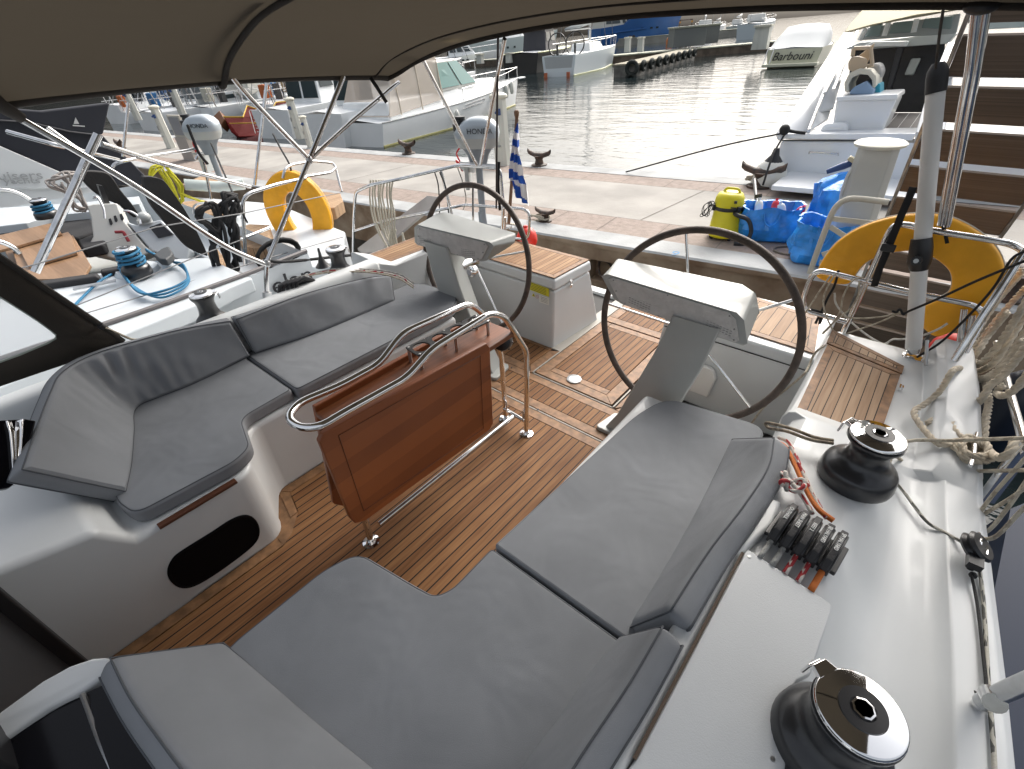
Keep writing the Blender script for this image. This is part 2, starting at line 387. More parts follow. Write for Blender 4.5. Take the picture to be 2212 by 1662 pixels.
# hull and deck moulding, port side: cross-sections swept aft
def deckrows(ys,side):
    rows=[]
    if side<0:
        for y in ys:
            g=gx(y)-.10; f=min(1,max(0,(y-1.62)/.14)); h=.655-.06*f
            if not f: pr=[(-.15,.30),(-.145,.60),(-.135,.635),(-.12,.648),(-.105,.655),(-.06,.655),(-.045,.65),(-.03,.64),(.03,.54),(.06,.525),(.12,.50),(.3,.45),(.32,.44),(g-.02,.40),(g,.38),(g,-.2),(g-.1,-1.0)]
            else: pr=[(-.12,-.02),(-.115,h-.02),(-.105,h-.01),(-.09,h),(-.08,h),(-.06,h),(.15,h),(.18,h-.01),(.2,.54),(.21,.525),(.22,.50),(.3,.45),(.32,.44),(g-.02,.40),(g,.38),(g,-.2),(g-.1,-1.0)]
            rows.append([V((mx(x),y,z)) for x,z in pr])
        return rows
    for y in ys:
        g=gx(y); t=1 if y>1.62 else 0
        if not t: pr=[(-.12,.30),(-.10,.55),(-.065,.62),(-.03,.65),(.15,.655),(.185,.645),(.215,.615),(.26,.578),(.29,.572),(g-.145,.572),(g-.115,.59),(g-.10,.605),(g-.02,.605),(g,.59),(g+.02,.45),(g-.02,-.2),(g-.1,-1.0)]
        else:
            f=min(1,max(0,(y-1.62)/.12)); f2=min(1,max(0,(y-1.6)/.55)); h=.655-.065*f
            pr=[(-.12,-.02),(-.105,h-.04),(-.09,h-.01),(-.07,h),(.13,h),(.15,h),(.18,h),(.22,.585),(.25,.585),(g-.175+.03*f2,.585),(g-.135,.60+.065*f2),(g-.11,.61+.075*f2),(g-.02,.61+.07*f2),(g,.59+.06*f2),(g+.02,.45),(g-.02,-.2),(g-.1,-1.0)]
        rows.append([V((x if side>0 else mx(x),y,z)) for x,z in pr])
    return rows
s=MB()
ys=[-2.5,-.6,0,.5,1.0,1.3,1.60,1.615,1.64,1.70,1.76,1.9,2.0,2.1,2.2,2.3,2.4,2.47]
for sd_ in(1,-1):
    R_=deckrows(ys,sd_); s.grid(R_,flip=sd_>0)
    e=R_[-1]; s.add(e,[list(range(len(e)))])
# raised block at the outer aft corner
for sd_ in (1,):
    bx=[(.235,2.0),(.36,2.0),(.345,2.47),(.27,2.47)]
    P_=[V((x if sd_>0 else mx(x),y,.58)) for x,y in bx]; T_=[V((p.x*1,p.y,.68)) for p in P_]
    T_=[V((.275 if sd_>0 else mx(.275),2.06,.672)),V((.35 if sd_>0 else mx(.35),2.06,.672)),V((.335 if sd_>0 else mx(.335),2.42,.70)),V((.29 if sd_>0 else mx(.29),2.42,.70))]
deck=s.build('hull_and_deck',gel,YT,bevel=.012,smooth=50)
# ---- benches
def arc(cx,cy,r,a0,a1,n=6): return [(cx+r*math.cos(math.radians(a0+(a1-a0)*i/n)),cy+r*math.sin(math.radians(a0+(a1-a0)*i/n))) for i in range(n+1)]
def benchpoly(xe,xi,xo,ye=.36,yi=.45,y0=-.42,y1=1.73,sg=1,r=.09):
    # xe: edge of the forward extension, xi: inner edge aft, xo: outboard
    a=[(xe,y0),(xe,ye-r)]
    k=sg
    for i in range(1,7):
        t=math.radians(90*i/6); a.append((xe+k*r*(1-math.cos(t)),ye-r+r*math.sin(t)))
    a+= [(xi-k*.03,yi-.015),(xi,yi+.02),(xi,y1),(xo,y1),(xo,y0)]
    return a
def union(name,a,b,m_,par,bev,bs=4):
    """two overlapping mouldings joined into one skin"""
    q=a.modifiers.new('bo','BOOLEAN'); q.operation='UNION'; q.object=b; q.solver='EXACT'
    me=bpy.data.meshes.new_from_object(a.evaluated_get(bpy.context.evaluated_depsgraph_get())); off=ORG.get(par)
    bm=bmesh.new(); bm.from_mesh(me); bmesh.ops.dissolve_limit(bm,angle_limit=.02,verts=bm.verts,edges=bm.edges); bm.to_mesh(me); bm.free()
    for x in(a,b): bpy.data.objects.remove(x)
    s=MB(); s.v=[v.co.copy() for v in me.vertices]; s.f=[list(p.vertices) for p in me.polygons]; s.mi=[0]*len(s.f); o=s.build(name,m_,par,bevel=bev,bseg=bs); o.modifiers['b'].use_clamp_overlap=False; return o
s=MB(); sp=benchpoly(-1.645,-1.90,-2.47,sg=-1,y0=-.3); s.prism(sp,-.02,.40); a=s.build('t1',gel,None)
s=MB(); s.extr([V((-1.645,y,z)) for y,z in((-.52,-.03),(-.52,.60),(-.14,.515),(-.065,.398),(-.03,.395),(-.03,-.03))],(-.87,0,0)); b=s.build('t2',gel,None)
sb=union('bench_moulding',a,b,gel,YT,.026,4)
s=MB(); s.prism([(-1.637,-.005),(-1.637,.27),(-1.662,.27),(-1.662,-.005)],.388,.401); s.build('teak_trim',mat('dark_teak_trim',(.10,.035,.016),.5),YT,bevel=.002)
s=MB(); s.prism([(-1.8,-1.3),(-.9,-1.3),(-.9,-.475),(-1.8,-.475)],.02,.06); s.build('companionway_step',gelt,YT)
s=MB(); pp=benchpoly(-.99,-.66,-.12,ye=.33,yi=.40,sg=1); s.prism(pp,-.02,.40)
pb=s.build('bench_moulding',gel,YT,bevel=.025,bseg=4)
s=MB()
s.hexa([(-.985,-.50,.2),(.1,-.62,.2),(.1,-.06,.2),(-.985,-.13,.2)],[(-.99,-.50,.555),(.1,-.62,.555),(.1,-.16,.54),(-.985,-.22,.54)])
s.build('bulkhead_ledge',gel,YT,bevel=.03,bseg=4)
# oval locker recess in the bench front
s=MB(); oc=[]
for (u,v) in ((365,1233),(375,1208),(396,1190),(457,1152),(500,1124),(530,1115),(550,1126),(558,1150),(545,1177),(488,1222),(430,1259),(396,1268),(373,1255)): oc.append(GX(u,v,-1.6445))
oc2=spline(oc,4,closed=True)
cen=sum(oc2,V((0,0,0)))/len(oc2)
rows=[[p+V((.004,0,0)) for p in oc2],[cen+(p-cen)*.93+V((.004,0,0)) for p in oc2]]
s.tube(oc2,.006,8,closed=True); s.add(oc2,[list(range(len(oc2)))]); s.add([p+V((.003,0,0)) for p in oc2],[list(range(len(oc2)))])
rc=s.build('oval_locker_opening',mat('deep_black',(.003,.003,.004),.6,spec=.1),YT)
# companionway: dark hatch track and coaming window at the forward end
s=MB(); s.hexa([(-1.72,-.47,-.02),(-1.0,-.47,-.02),(-1.0,-.41,-.02),(-1.72,-.41,-.02)],[(-1.70,-.47,.75),(-.98,-.47,.75),(-.98,-.41,.75),(-1.70,-.41,.75)])
s.box((-1.638,-.40,.28),(.03,.05,.6)); s.build('companionway_frame',blk,YT,bevel=.006)
s=MB()  # white companionway side moulding in the lower left corner
q=[G(-60,1580,.62),G(0,1535,.62),G(90,1470,.62),(G(150,1437,.62)),G(200,1420,.62),G(235,1418,.62),G(250,1440,.60),G(180,1492,.60),G(100,1530,.60),G(0,1600,.60),G(-60,1650,.60)]
s.extr(q,(0,0,-.35)); s.build('companionway_coaming',gel,YT,bevel=.02,bseg=3)
s=MB(); q=[G(-40,1625,.585),G(60,1568,.585),G(150,1512,.585),G(178,1502,.585),G(215,1560,.585),G(290,1700,.585),G(200,1760,.585),G(-60,1760,.585)]
s.extr(q,(0,0,-.02)); s.build('companionway_window',mat('dark_glass',(.003,.003,.005),.15,spec=.2),YT,bevel=.004)
s=MB(); s.tube(bend([G(178,1500,.60),G(190,1530,.59),G(215,1600,.585),G(262,1700,.58)],.03),.006); s.build('window_seal',alu,YT)
s=MB(); q=[G(180,1500,.592),G(245,1470,.60),G(330,1560,.60),G(430,1700,.60),G(250,1700,.592)]
s.extr(q,(0,0,-.02)); s.build('companionway_window',MATS['dark_glass'],YT)
# starboard side: dark portlight with polished frame
wp,wn=V((-1.9,-.17,.66)),V((.75,.35,.55)).normalized()
WQ=lambda u,v,d=0: PL(u,v,wp+wn*d,wn)
s=MB(); s.extr([WQ(-40,925),WQ(0,908),WQ(56,905),WQ(78,909),WQ(58,985),WQ(44,1036),WQ(20,1054),WQ(-40,1064)],-wn*.03); s.build('bulkhead_window',MATS['dark_glass'],YT,bevel=.004)
rows=[]
for k in range(7):
    f=k/6; a=WQ(12+16*f**.5,912+140*f,.004); b=WQ(48-8*f,908+132*f,.004); r=[]
    for j_ in range(7):
        g=j_/6; r.append(a.lerp(b,g)-wn*(.02*math.sin(PI*g)*(1-.5*f))+wn*.012)
    rows.append(r)
s=MB(); s.grid(rows); s.build('polished_recess',mirror,YT,smooth=180,solid=.004)
# ---------------- cockpit floor
s=MB(); s.cm=1; s.prism([(-1.60,.2),(-1.60,.40),(-1.86,.52),(-1.95,.52),(-1.95,.2)],-.02,-.004); s.cm=0; s.face([(-2.5,-.5,-.012),(-.1,-.5,-.012),(-.1,3.3,-.012),(-2.5,3.3,-.012)]); 
s.cm=1
def panel(poly,z=0,th=.012):
    s.prism(poly,z-th,z)
s.cm=2
# main sole between the benches (field stops short of the border)
panel([(-1.585,-.5),(-1.585,.30),(-1.62,.36),(-1.70,.435),(-1.84,.475),(-1.84,1.64),(-.70,1.64),(-.70,.42),(-.94,.40),(-1.03,.32),(-1.03,-.5)])
panel([(-2.38,1.785),(-.2,1.785),(-.2,1.925),(-2.38,1.925)])
panel([(-1.446,2.129),(-1.034,2.129),(-1.04,2.80),(-1.44,2.80)],.004)
panel([(-1.45,2.96),(-.86,2.96),(-.86,3.2),(-1.45,3.2)],.002)
panel([(-2.38,2.06),(-1.60,2.06),(-1.60,2.28),(-2.38,2.28)])
panel([(-.88,2.06),(-.2,2.06),(-.2,2.28),(-.88,2.28)])
panel([(-1.0,2.33),(-.80,2.33),(-.80,2.87),(-1.0,2.87)],.002)
s.cm=1
g=.004
def strip(a,b,c,d,z=0): panel([a,b,c,d],z)
strip((-1.64,-.5),(-1.59,-.5),(-1.59,.30),(-1.64,.30)); 
# curved corner border
def cb(out,inn):
    for i in range(len(out)-1): strip(out[i],out[i+1],inn[i+1],inn[i])
cb([(-1.64,.304),(-1.66,.36),(-1.70,.40)],[(-1.5885,.300),(-1.6225,.3635),(-1.7015,.4385)])
cb([(-1.7035,.4015),(-1.895,.445)],[(-1.705,.4405),(-1.843,.4785)])
strip((-1.895,.449),(-1.8435,.482),(-1.845,1.64),(-1.895,1.64))
strip((-.65,.41),(-.695,.42),(-.695,1.64),(-.65,1.64))
strip((-2.45,1.645),(-.13,1.645),(-.13,1.700),(-2.45,1.700)); strip((-2.45,1.722),(-.13,1.722),(-.13,1.78),(-2.45,1.78))
strip((-2.45,1.93),(-.13,1.93),(-.13,1.985),(-2.45,1.985))
# raised centre platform with its border
strip((-1.516,2.01),(-.964,2.01),(-1.031,2.074),(-1.449,2.074),.004); strip((-1.446,2.078),(-1.034,2.078),(-1.034,2.125),(-1.446,2.125),.004)
strip((-1.52,2.011),(-1.45,2.076),(-1.45,2.86),(-1.52,2.86),.004); strip((-.96,2.011),(-1.03,2.076),(-1.03,2.86),(-.96,2.86),.004)
strip((-1.445,2.805),(-1.035,2.805),(-1.035,2.86),(-1.445,2.86),.004)
strip((-1.52,2.88),(-.80,2.88),(-.80,2.955),(-1.52,2.955),.002); strip((-1.52,2.96),(-1.455,2.96),(-1.455,3.22),(-1.52,3.22),.002); strip((-1.45,3.203),(-.8,3.203),(-.8,3.245),(-1.45,3.245),.002)
strip((-2.38,1.99),(-1.56,1.99),(-1.60,2.055),(-2.38,2.055)); strip((-1.596,2.06),(-1.55,2.0),(-1.55,2.30),(-1.596,2.28)); strip((-2.38,2.284),(-1.6,2.284),(-1.6,2.31),(-2.38,2.31))
strip((-.92,1.99),(-.15,1.99),(-.15,2.055),(-.88,2.055)); strip((-.884,2.06),(-.93,2.0),(-.93,2.30),(-.884,2.30))
s.cm=4  # pale joints
for q in ([(-2.45,1.7075),(-.13,1.7075),(-.13,1.7145),(-2.45,1.7145)],[(-1.53,1.996),(-.95,1.996),(-.95,2.002),(-1.53,2.002)]): s.prism(q,-.01,-.001)
s.prism([(-1.533,2.0),(-1.525,2.0),(-1.525,3.25),(-1.533,3.25)],-.01,.005); s.prism([(-.945,2.0),(-.937,2.0),(-.937,2.32),(-.945,2.32)],-.01,.005); s.prism([(-1.62,2.312),(-1.534,2.312),(-1.534,3.25),(-1.62,3.25)],-.01,.002); s.cm=1; s.prism([(-1.549,1.99),(-1.534,1.99),(-1.534,2.31),(-1.549,2.31)],-.01,0); s.cm=3
s.cm=3; s.prism([(-2.45,3.25),(-.1,3.25),(-.1,3.33),(-2.45,3.33)],-.8,.012)
FL=s.build('cockpit_floor',[caulk,teakb,TEAK,gel,mat('pale_joint',(.36,.34,.30),.6)],YT,smooth=0)
s=MB(); s.prism([(-2.55,2.0),(0,2.0),(0,3.33),(-2.55,3.33)],-1,-.03); s.prism([(-3.1,-2.5),(.5,-2.5),(.4,2.0),(-3.0,2.0)],-1,-.03); s.build('lower_hull',gel,YT)
s=MB(); c=G(1240,820,.006)
s.lathe([(.045,-.004),(.045,.004),(.034,.007),(.034,.005),(.0,.005)],c+V((0,0,.002)),32)
for k in(-1,1): s.lathe([(.003,0),(.0001,.001)],c+V((k*.022,.01*k,.0072)),8)
s.build('inspection_plate',mat('worn_alu',(.42,.44,.45),.45,.6,var=.3,vscale=40),YT)
s=MB()
for (u,v) in((1165,795),(1105,795),(1162,885),(1280,690)): s.lathe([(.006,-.001),(.006,.003),(.0,.003)],G(u,v,.0),10)
s.build('deck_studs',blk,YT)
# ---------------- stern lockers
s=MB()
s.hexa([(-2.47,2.315,-.02),(-1.60,2.315,-.02),(-1.565,2.87,-.02),(-2.47,2.87,-.02)],[(-2.47,2.335,.415),(-1.615,2.335,.415),(-1.60,2.75,.415),(-2.47,2.75,.415)])
lk=s.build('stern_locker',gel,YT,bevel=.018,bseg=3)
s=MB(); s.hexa([(-2.48,2.33,.419),(-1.607,2.33,.419),(-1.592,2.758,.419),(-2.48,2.758,.419)],[(-2.48,2.34,.492),(-1.617,2.34,.492),(-1.60,2.752,.492),(-2.48,2.752,.492)])
s.build('locker_lid',gel,lk,bevel=.018,bseg=3)
def teakpad(mb,poly,z,bw,field_axis=0):
    """bordered teak pad: mitred border and planked field, 3 mm caulk between"""
    c=V((sum(p[0] for p in poly)/len(poly),sum(p[1] for p in poly)/len(poly)))
    n=len(poly); P2=[V(p).to_2d() if len(p)>2 else V(p) for p in poly]
    a=sum(P2[i].x*P2[(i+1)%n].y-P2[(i+1)%n].x*P2[i].y for i in range(n)); sg=1 if a>0 else -1
    def inset(d):
        out=[]
        for i in range(n):
            e1=(P2[i]-P2[i-1]).normalized(); e2=(P2[(i+1)%n]-P2[i]).normalized()
            n1=V((-e1.y,e1.x))*sg; n2=V((-e2.y,e2.x))*sg; b=(n1+n2); b=b/ (b.dot(n1) if abs(b.dot(n1))>1e-6 else 1)
            out.append(P2[i]+b*d)
        return out
    i1=inset(bw); i2=inset(bw+.0035); mb.cm=0; mb.prism([(p.x,p.y) for p in inset(.001)],z-.006,z-.0025)
    mb.cm=1
    for i in range(n):
        j=(i+1)%n; e=(P2[j]-P2[i]).normalized()*.0015
        mb.prism([tuple(P2[i]+e),tuple(P2[j]-e),tuple(i1[j]-e),tuple(i1[i]+e)],z-.006,z)
    mb.cm=2; mb.prism([tuple(p) for p in i2],z-.006,z)
s=MB(); teakpad(s,[(-2.44,2.35),(-1.625,2.35),(-1.612,2.745),(-2.44,2.745)],.502,.035)
s.build('teak_lid_pad',[caulk,teakb,plank('teak_pad',(.22,.115,.055),(.42,.26,.14),.033)],lk,smooth=0)
s=MB(); c=GX(1232,605,-1.601); s.box(c+V((.004,0,0)),(.006,.022,.014)); s.box(c+V((.006,.002,-.022)),(.008,.014,.03)); s.box(c+V((.005,0,-.047)),(.006,.022,.012)); s.tube([c+V((.01,-.008,-.003)),c+V((.014,-.006,-.03)),c+V((.014,.008,-.03)),c+V((.01,.008,-.003))],.002); s.build('latch',mirror,lk)
s=MB(); yl=2.3255
a=GY(1143,616,yl); b=GY(1186,650,yl); z1,z0=.405-.0,.33
s.cm=0; P1=[GY(1143.8,608.5,yl),GY(1186,624.5,yl),GY(1186,642,yl),GY(1143.8,626,yl)]; s.extr(P1,(0,-.001,0))
s.cm=1; P1=[GY(1165,637,yl),GY(1186,644.5,yl),GY(1186,660,yl),GY(1165,653,yl)]; s.extr(P1,(0,-.001,0))
s.cm=2
for k in range(5):
    P1=[GY(1147+k*0,611.5+k*3.2,yl-.0012),GY(1180,624.3+k*3.2,yl-.0012),GY(1180,625.2+k*3.2,yl-.0012),GY(1147,612.4+k*3.2,yl-.0012)]; s.extr(P1,(0,-.0004,0))
for k in range(4):
    P1=[GY(1168,641+k*3,yl-.0012),GY(1183,646.5+k*3,yl-.0012),GY(1183,647+k*3,yl-.0012),GY(1168,641.6+k*3,yl-.0012)]; s.extr(P1,(0,-.0004,0))
s.cm=0; s.extr([GY(1149,639.5,yl),GY(1156,641.5,yl),GY(1152.6,633.5,yl)],(0,-.001,0)); s.cm=2; s.extr([GY(1151.5,638.8,yl-.0012),GY(1153.6,639.4,yl-.0012),GY(1152.7,635.5,yl-.0012)],(0,-.0004,0))
s.cm=3; s.tube([GY(1160.5+3.2*math.cos(k*PI/6),641.5+3.4*math.sin(k*PI/6),yl-.0008) for k in range(12)],.0008,5,closed=True); s.tube([GY(1158.5,639.5,yl-.001),GY(1162.5,643.8,yl-.001)],.0008,5)
s.build('warning_sticker',[mat('sticker_yellow',(.62,.56,.02),.4),mat('sticker_white',(.75,.75,.7),.4),blk,mat('sticker_red',(.5,.03,.03),.4)],lk,smooth=0)
# port quarter seat / locker with teak top
s=MB(); s.hexa([(-.90,2.325,-.02),(-.105,2.315,-.02),(-.105,2.9,-.02),(-.84,2.9,-.02)],[(-.86,2.335,.484),(-.105,2.325,.484),(-.115,2.87,.484),(-.83,2.87,.484)])
pl=s.build('stern_locker',gel,YT,bevel=.018,bseg=3)
s=MB(); s.box((-.48,2.322,.425),(.74,.006,.003)); s.build('lid_seam',caulk,pl,smooth=0)
s=MB(); teakpad(s,[(-.80,2.41),(-.125,2.385),(-.185,2.78),(-.60,2.85),(-.79,2.86)],.492,.035); s.build('teak_lid_pad',[caulk,teakb,plank('teak_pad_pale',(.27,.17,.105),(.42,.29,.19),.052,off=.01)],pl,smooth=0)
# ventilator cowl on its front
s=MB(); y=2.318; o=[GY(1487,838,y),GY(1531,854,y),GY(1549,816,y),GY(1544,798,y),GY(1530,789,y),GY(1510,789,y),GY(1494,801,y)]
o2=[p+V((0,-.055,-.01)) for p in o]; s.extr([o[0],o[1]]+spline(o[2:7],4),(0,-.028,0)); s.build('vent_cowl',whitep,pl,bevel=.008,bseg=3)
# port side-deck teak pads
s=MB()
teakpad(s,[(-.072,1.64),(.186,1.60),(.196,2.22),(-.088,2.30)],.597,.03)
tp=s.build('teak_deck_pad',[caulk,teakb,plank('teak_pad_wide',(.27,.17,.105),(.43,.30,.195),.0325,off=-.04,gap=.09)],YT,smooth=0)
s=MB(); teakpad(s,[(-.094,2.315),(.200,2.232),(.200,2.30),(-.10,2.46)],.597,.022); s.build('teak_deck_pad',[caulk,teakb,MATS['teak_pad_wide']],YT,smooth=0)
s=MB(); teakpad(s,[(mx(.145),1.66),(mx(-.072),1.66),(mx(-.088),2.30),(mx(.158),2.30)],.597,.03); s.build('teak_deck_pad',[caulk,teakb,MATS['teak_pad']],YT,smooth=0)
# rope locker hatch on the port coaming (removable cover over the lines)
hp=[G(1612,1190,.68),G(1617,1187,.68),G(1790,1300,.68),G(1797,1308,.68),G(1797,1320,.68),G(1752,1455,.68),G(1722,1470,.68),G(1706,1490,.68),G(1700,1530,.68),G(1706,1600,.68),G(1690,1700,.68),G(1640,1900,.68),G(1190,1900,.68),G(1373,1640,.68)]
s=MB(); s.prism([(p.x,p.y) for p in hp],.655,.680); hc=s.build('line_cover',gelt,YT,bevel=.004,bseg=3)
s=MB()
for (u,v) in((1618,1203),(1757,1430),(1669,1640)): s.lathe([(.0045,-.001),(.0045,.001),(.0,.0012)],G(u,v,.680),10)
s.build('cover_screw',alu,hc)
s=MB(); s.tube([G(1370,1640,.681),G(1604,1195,.681)],.004,6); s.build('cover_gasket',mat('brown_gasket',(.10,.07,.05),.8),hc)
s=MB()
q=[G(u,v,.675) for u,v in((1642,1068),(1690,1082),(1672,1132),(1612,1188),(1598,1200),(1358,1655),(1280,1800),(1200,1800),(1296,1655),(1450,1352),(1574,1194),(1637,1076))]
s.prism([(p.x,p.y) for p in q],.64,.676); s.build('coaming_land',gel,YT,bevel=.012,bseg=3)
# ================= cushions =================
fab=mat('grey_cushion_fabric',(.225,.236,.252),.9,bump=.25,bscale=900,var=.12,vscale=3,spec=.15)
pipm=mat('cushion_piping',(.075,.082,.092),.9)
_n=fab.node_tree.nodes; _l=fab.node_tree.links; _t=_n.new('ShaderNodeTexNoise'); _t.inputs['Scale'].default_value=5; _t.inputs['Detail'].default_value=2; _t.inputs['Distortion'].default_value=.6
_c=_n.new('ShaderNodeTexCoord'); _l.new(_c.outputs['Object'],_t.inputs['Vector']); _b=_n.new('ShaderNodeBump'); _b.inputs['Strength'].default_value=.45; _b.inputs['Distance'].default_value=.02
_l.new(_t.outputs[0],_b.inputs['Height']); _o=[x for x in _n if x.type=='BUMP' and x!=_b][0]; _l.new(_b.outputs[0],_o.inputs['Normal'])
def cushion(name,poly,z0,z1,label,r=.018,puff=.006):
    s=MB(); s.prism(poly,z0,z1)
    o=s.build(name,fab,None,bevel=r,bseg=4,smooth=180); tag(o,label,'cushion')
    # piping seam round the top edge
    c=V((sum(p[0] for p in poly)/len(poly),sum(p[1] for p in poly)/len(poly),0))
    n_=len(poly); P2=[V(p) for p in poly]; a=sum(P2[i].x*P2[(i+1)%n_].y-P2[(i+1)%n_].x*P2[i].y for i in range(n_)); sg=1 if a>0 else -1; q=[]
    for i in range(n_):
        e1=P2[i]-P2[i-1]; e2=P2[(i+1)%n_]-P2[i]
        if e1.length<1e-6: e1=e2
        if e2.length<1e-6: e2=e1
        nn=(V((-e1.y,e1.x)).normalized()+V((-e2.y,e2.x)).normalized()).normalized()*sg; p=P2[i]+nn*(r*.42); q.append(V((p.x,p.y,z1-r*.16)))
    s=MB(); s.tube(q,.0026,6,closed=True); s.build('piping',pipm,o,smooth=180)
    return o
def rnd(poly,r,n=5):
    """round 2d polygon corners"""
    N=len(poly); out=[]; rr=r if isinstance(r,list) else [r]*N
    for i in range(N):
        b=V(poly[i][:2]); a=V(poly[i-1][:2]); c=V(poly[(i+1)%N][:2]); d=min(rr[i],(a-b).length*.45,(c-b).length*.45)
        p=b+(a-b).normalized()*d; q=b+(c-b).normalized()*d
        for k in range(n+1):
            t=k/n; v=p*(1-t)**2+b*2*t*(1-t)+q*t*t; out.append((v.x,v.y))
    return out
cushion('seat_cushion',rnd([(-2.42,.695),(-1.905,.695),(-1.895,1.70),(-2.0,1.86),(-2.30,1.86),(-2.40,1.80)],[.03,.03,.08,.08,.05,.05]),.402,.462,'long grey seat cushion under the starboard backrest, aft of the gap, nearest the far wheel')
cushion('seat_cushion',rnd([(-2.42,.685),(-1.925,.685),(-1.905,.44),(-1.70,.38),(-1.665,.30),(-1.685,-.04),(-1.80,-.06),(-2.42,.02)],[.02,.02,.05,.10,.06,.05,.03,.02]),.402,.464,'grey L-shaped corner seat cushion above the black oval opening')
cushion('seat_cushion',rnd([(-.995,-.05),(-.995,.26),(-.96,.36),(-.74,.395),(-.665,.41),(-.645,.46),(-.645,.632),(-.14,.632),(-.14,-.16),(-.93,-.16)],[.08,.05,.08,.03,.05,.02,.02,.02,.02,.05]),.402,.464,'wide grey corner seat cushion in the foreground with a notch facing the table')
cushion('seat_cushion',rnd([(-.645,.642),(-.595,1.50),(-.545,1.68),(-.14,1.74),(-.14,.642)],[.015,.08,.13,.08,.02]),.402,.462,'long grey seat cushion beside the near wheel pedestal')
def slab(rows,thick,name,label,sub=1,wr=None,r=.02,inset=.018):
    """back cushion: front grid of points, thickened behind it, edges rolled"""
    m=len(rows); n=len(rows[0]); rows=[[V(p) for p in q] for q in rows]
    nr=[[None]*n for _ in range(m)]
    for i in range(m):
        for j in range(n):
            a=rows[min(i+1,m-1)][j]-rows[max(i-1,0)][j]; b=rows[i][min(j+1,n-1)]-rows[i][max(j-1,0)]
            nr[i][j]=a.cross(b).normalized()
    cen=sum((p for q in rows for p in q),V((0,0,0)))/(m*n)
    if nr[m//2][n//2].dot(CAMP-cen)<0: nr=[[-k for k in q] for q in nr]
    def layer(d,ins):
        out=[]
        for i in range(m):
            rr=[]
            for j in range(n):
                p=rows[i][j]-nr[i][j]*d
                if ins:
                    if i==0: p+= (rows[1][j]-rows[0][j]).normalized()*ins
                    if i==m-1: p+=(rows[m-2][j]-rows[m-1][j]).normalized()*ins
                    if j==0: p+=(rows[i][1]-rows[i][0]).normalized()*ins
                    if j==n-1: p+=(rows[i][n-2]-rows[i][n-1]).normalized()*ins
                if wr and 0<i<m-1: p+=nr[i][j]*wr(i/(m-1),j/(n-1))*(1 if d<thick*.5 else 0)
                rr.append(p)
            out.append(rr)
        return out
    s=MB(); F_=layer(0,inset); B_=layer(thick,inset)
    s.grid(F_); s.grid(B_,flip=True)
    def rim(q): return [q[0][j] for j in range(n)]+[q[i][n-1] for i in range(1,m)]+[q[m-1][j] for j in range(n-2,-1,-1)]+[q[i][0] for i in range(m-2,0,-1)]
    R0=rim(F_); Ra=rim(layer(thick*.12,inset*.35)); R1=rim(layer(thick*.3,0)); R2=rim(layer(thick*.7,0)); Rb=rim(layer(thick*.88,inset*.35)); R3=rim(B_)
    s.grid([R0,Ra,R1,R2,Rb,R3],closed_u=True,flip=True)
    o=s.build(name,fab,None,smooth=180)
    bm=bmesh.new(); bm.from_mesh(o.data); bmesh.ops.remove_doubles(bm,verts=bm.verts,dist=.0004); bmesh.ops.recalc_face_normals(bm,faces=bm.faces); bm.to_mesh(o.data); bm.free()
    if sub: q=o.modifiers.new('u','SUBSURF'); q.levels=sub; q.render_levels=sub
    for rm in(Ra,Rb):
        s=MB(); s.tube(rm,.0024,6,closed=True); s.build('piping',pipm,o,smooth=180)
    return tag(o,label,'cushion')
def lerpgrid(path_b,path_t,m,crown=.0):
    return [[V(b).lerp(V(t),k/(m-1)) for b,t in zip(path_b,path_t)] for k in range(m)]
def rs(pts,n):
    q=spline(pts,12); L=[0]
    for i in range(1,len(q)): L.append(L[-1]+(q[i]-q[i-1]).length)
    out=[];j=0
    for i in range(n):
        t=L[-1]*i/(n-1)
        while j<len(L)-2 and L[j+1]<t: j+=1
        d=L[j+1]-L[j]; out.append(q[j].lerp(q[j+1],(t-L[j])/d if d>1e-9 else 0))
    return out
# starboard backs
b=rs([G(550,768,.462),G(700,716,.462),G(856,650,.462)],26); t=rs([GX(508,690,-2.375),GX(660,632,-2.385),GX(790,598,-2.39),GX(848,592,-2.39)],26)
slab(lerpgrid(b,t,9),.075,'back_cushion','grey backrest cushion nearest the far wheel, behind the long starboard seat',wr=lambda i,j:.004*math.sin(j*23+i*3)*math.sin(PI*i)+.003*noise.noise(V((j*14,i*3,1))))
b=rs([G(546,770,.464),G(430,828,.462),G(345,862,.462),G(300,884,.462),G(297,930,.462),G(292,1000,.462),G(280,1062,.462)],80)
t=rs([GX(500,692,-2.375),GX(400,708,-2.40),GX(300,733,-2.41),GX(200,764,-2.40),G(135,800,.75),G(110,840,.745),G(80,915,.74),G(46,1012,.735)],80)
def wr(i,j):
    g=math.exp(-((j-.42)/.13)**2); f=noise.noise(V((j*42+i*5,i*1.6,3)))+.6*math.sin(j*130+i*9)*.5
    return g*.034*f*(math.sin(PI*i)**.5)+.0035*noise.noise(V((j*17,i*3.3,9)))
slab(lerpgrid(b,t,14),.075,'back_cushion','grey wrap-round corner backrest cushion with gathered folds, beside the dark sprayhood',wr=wr)
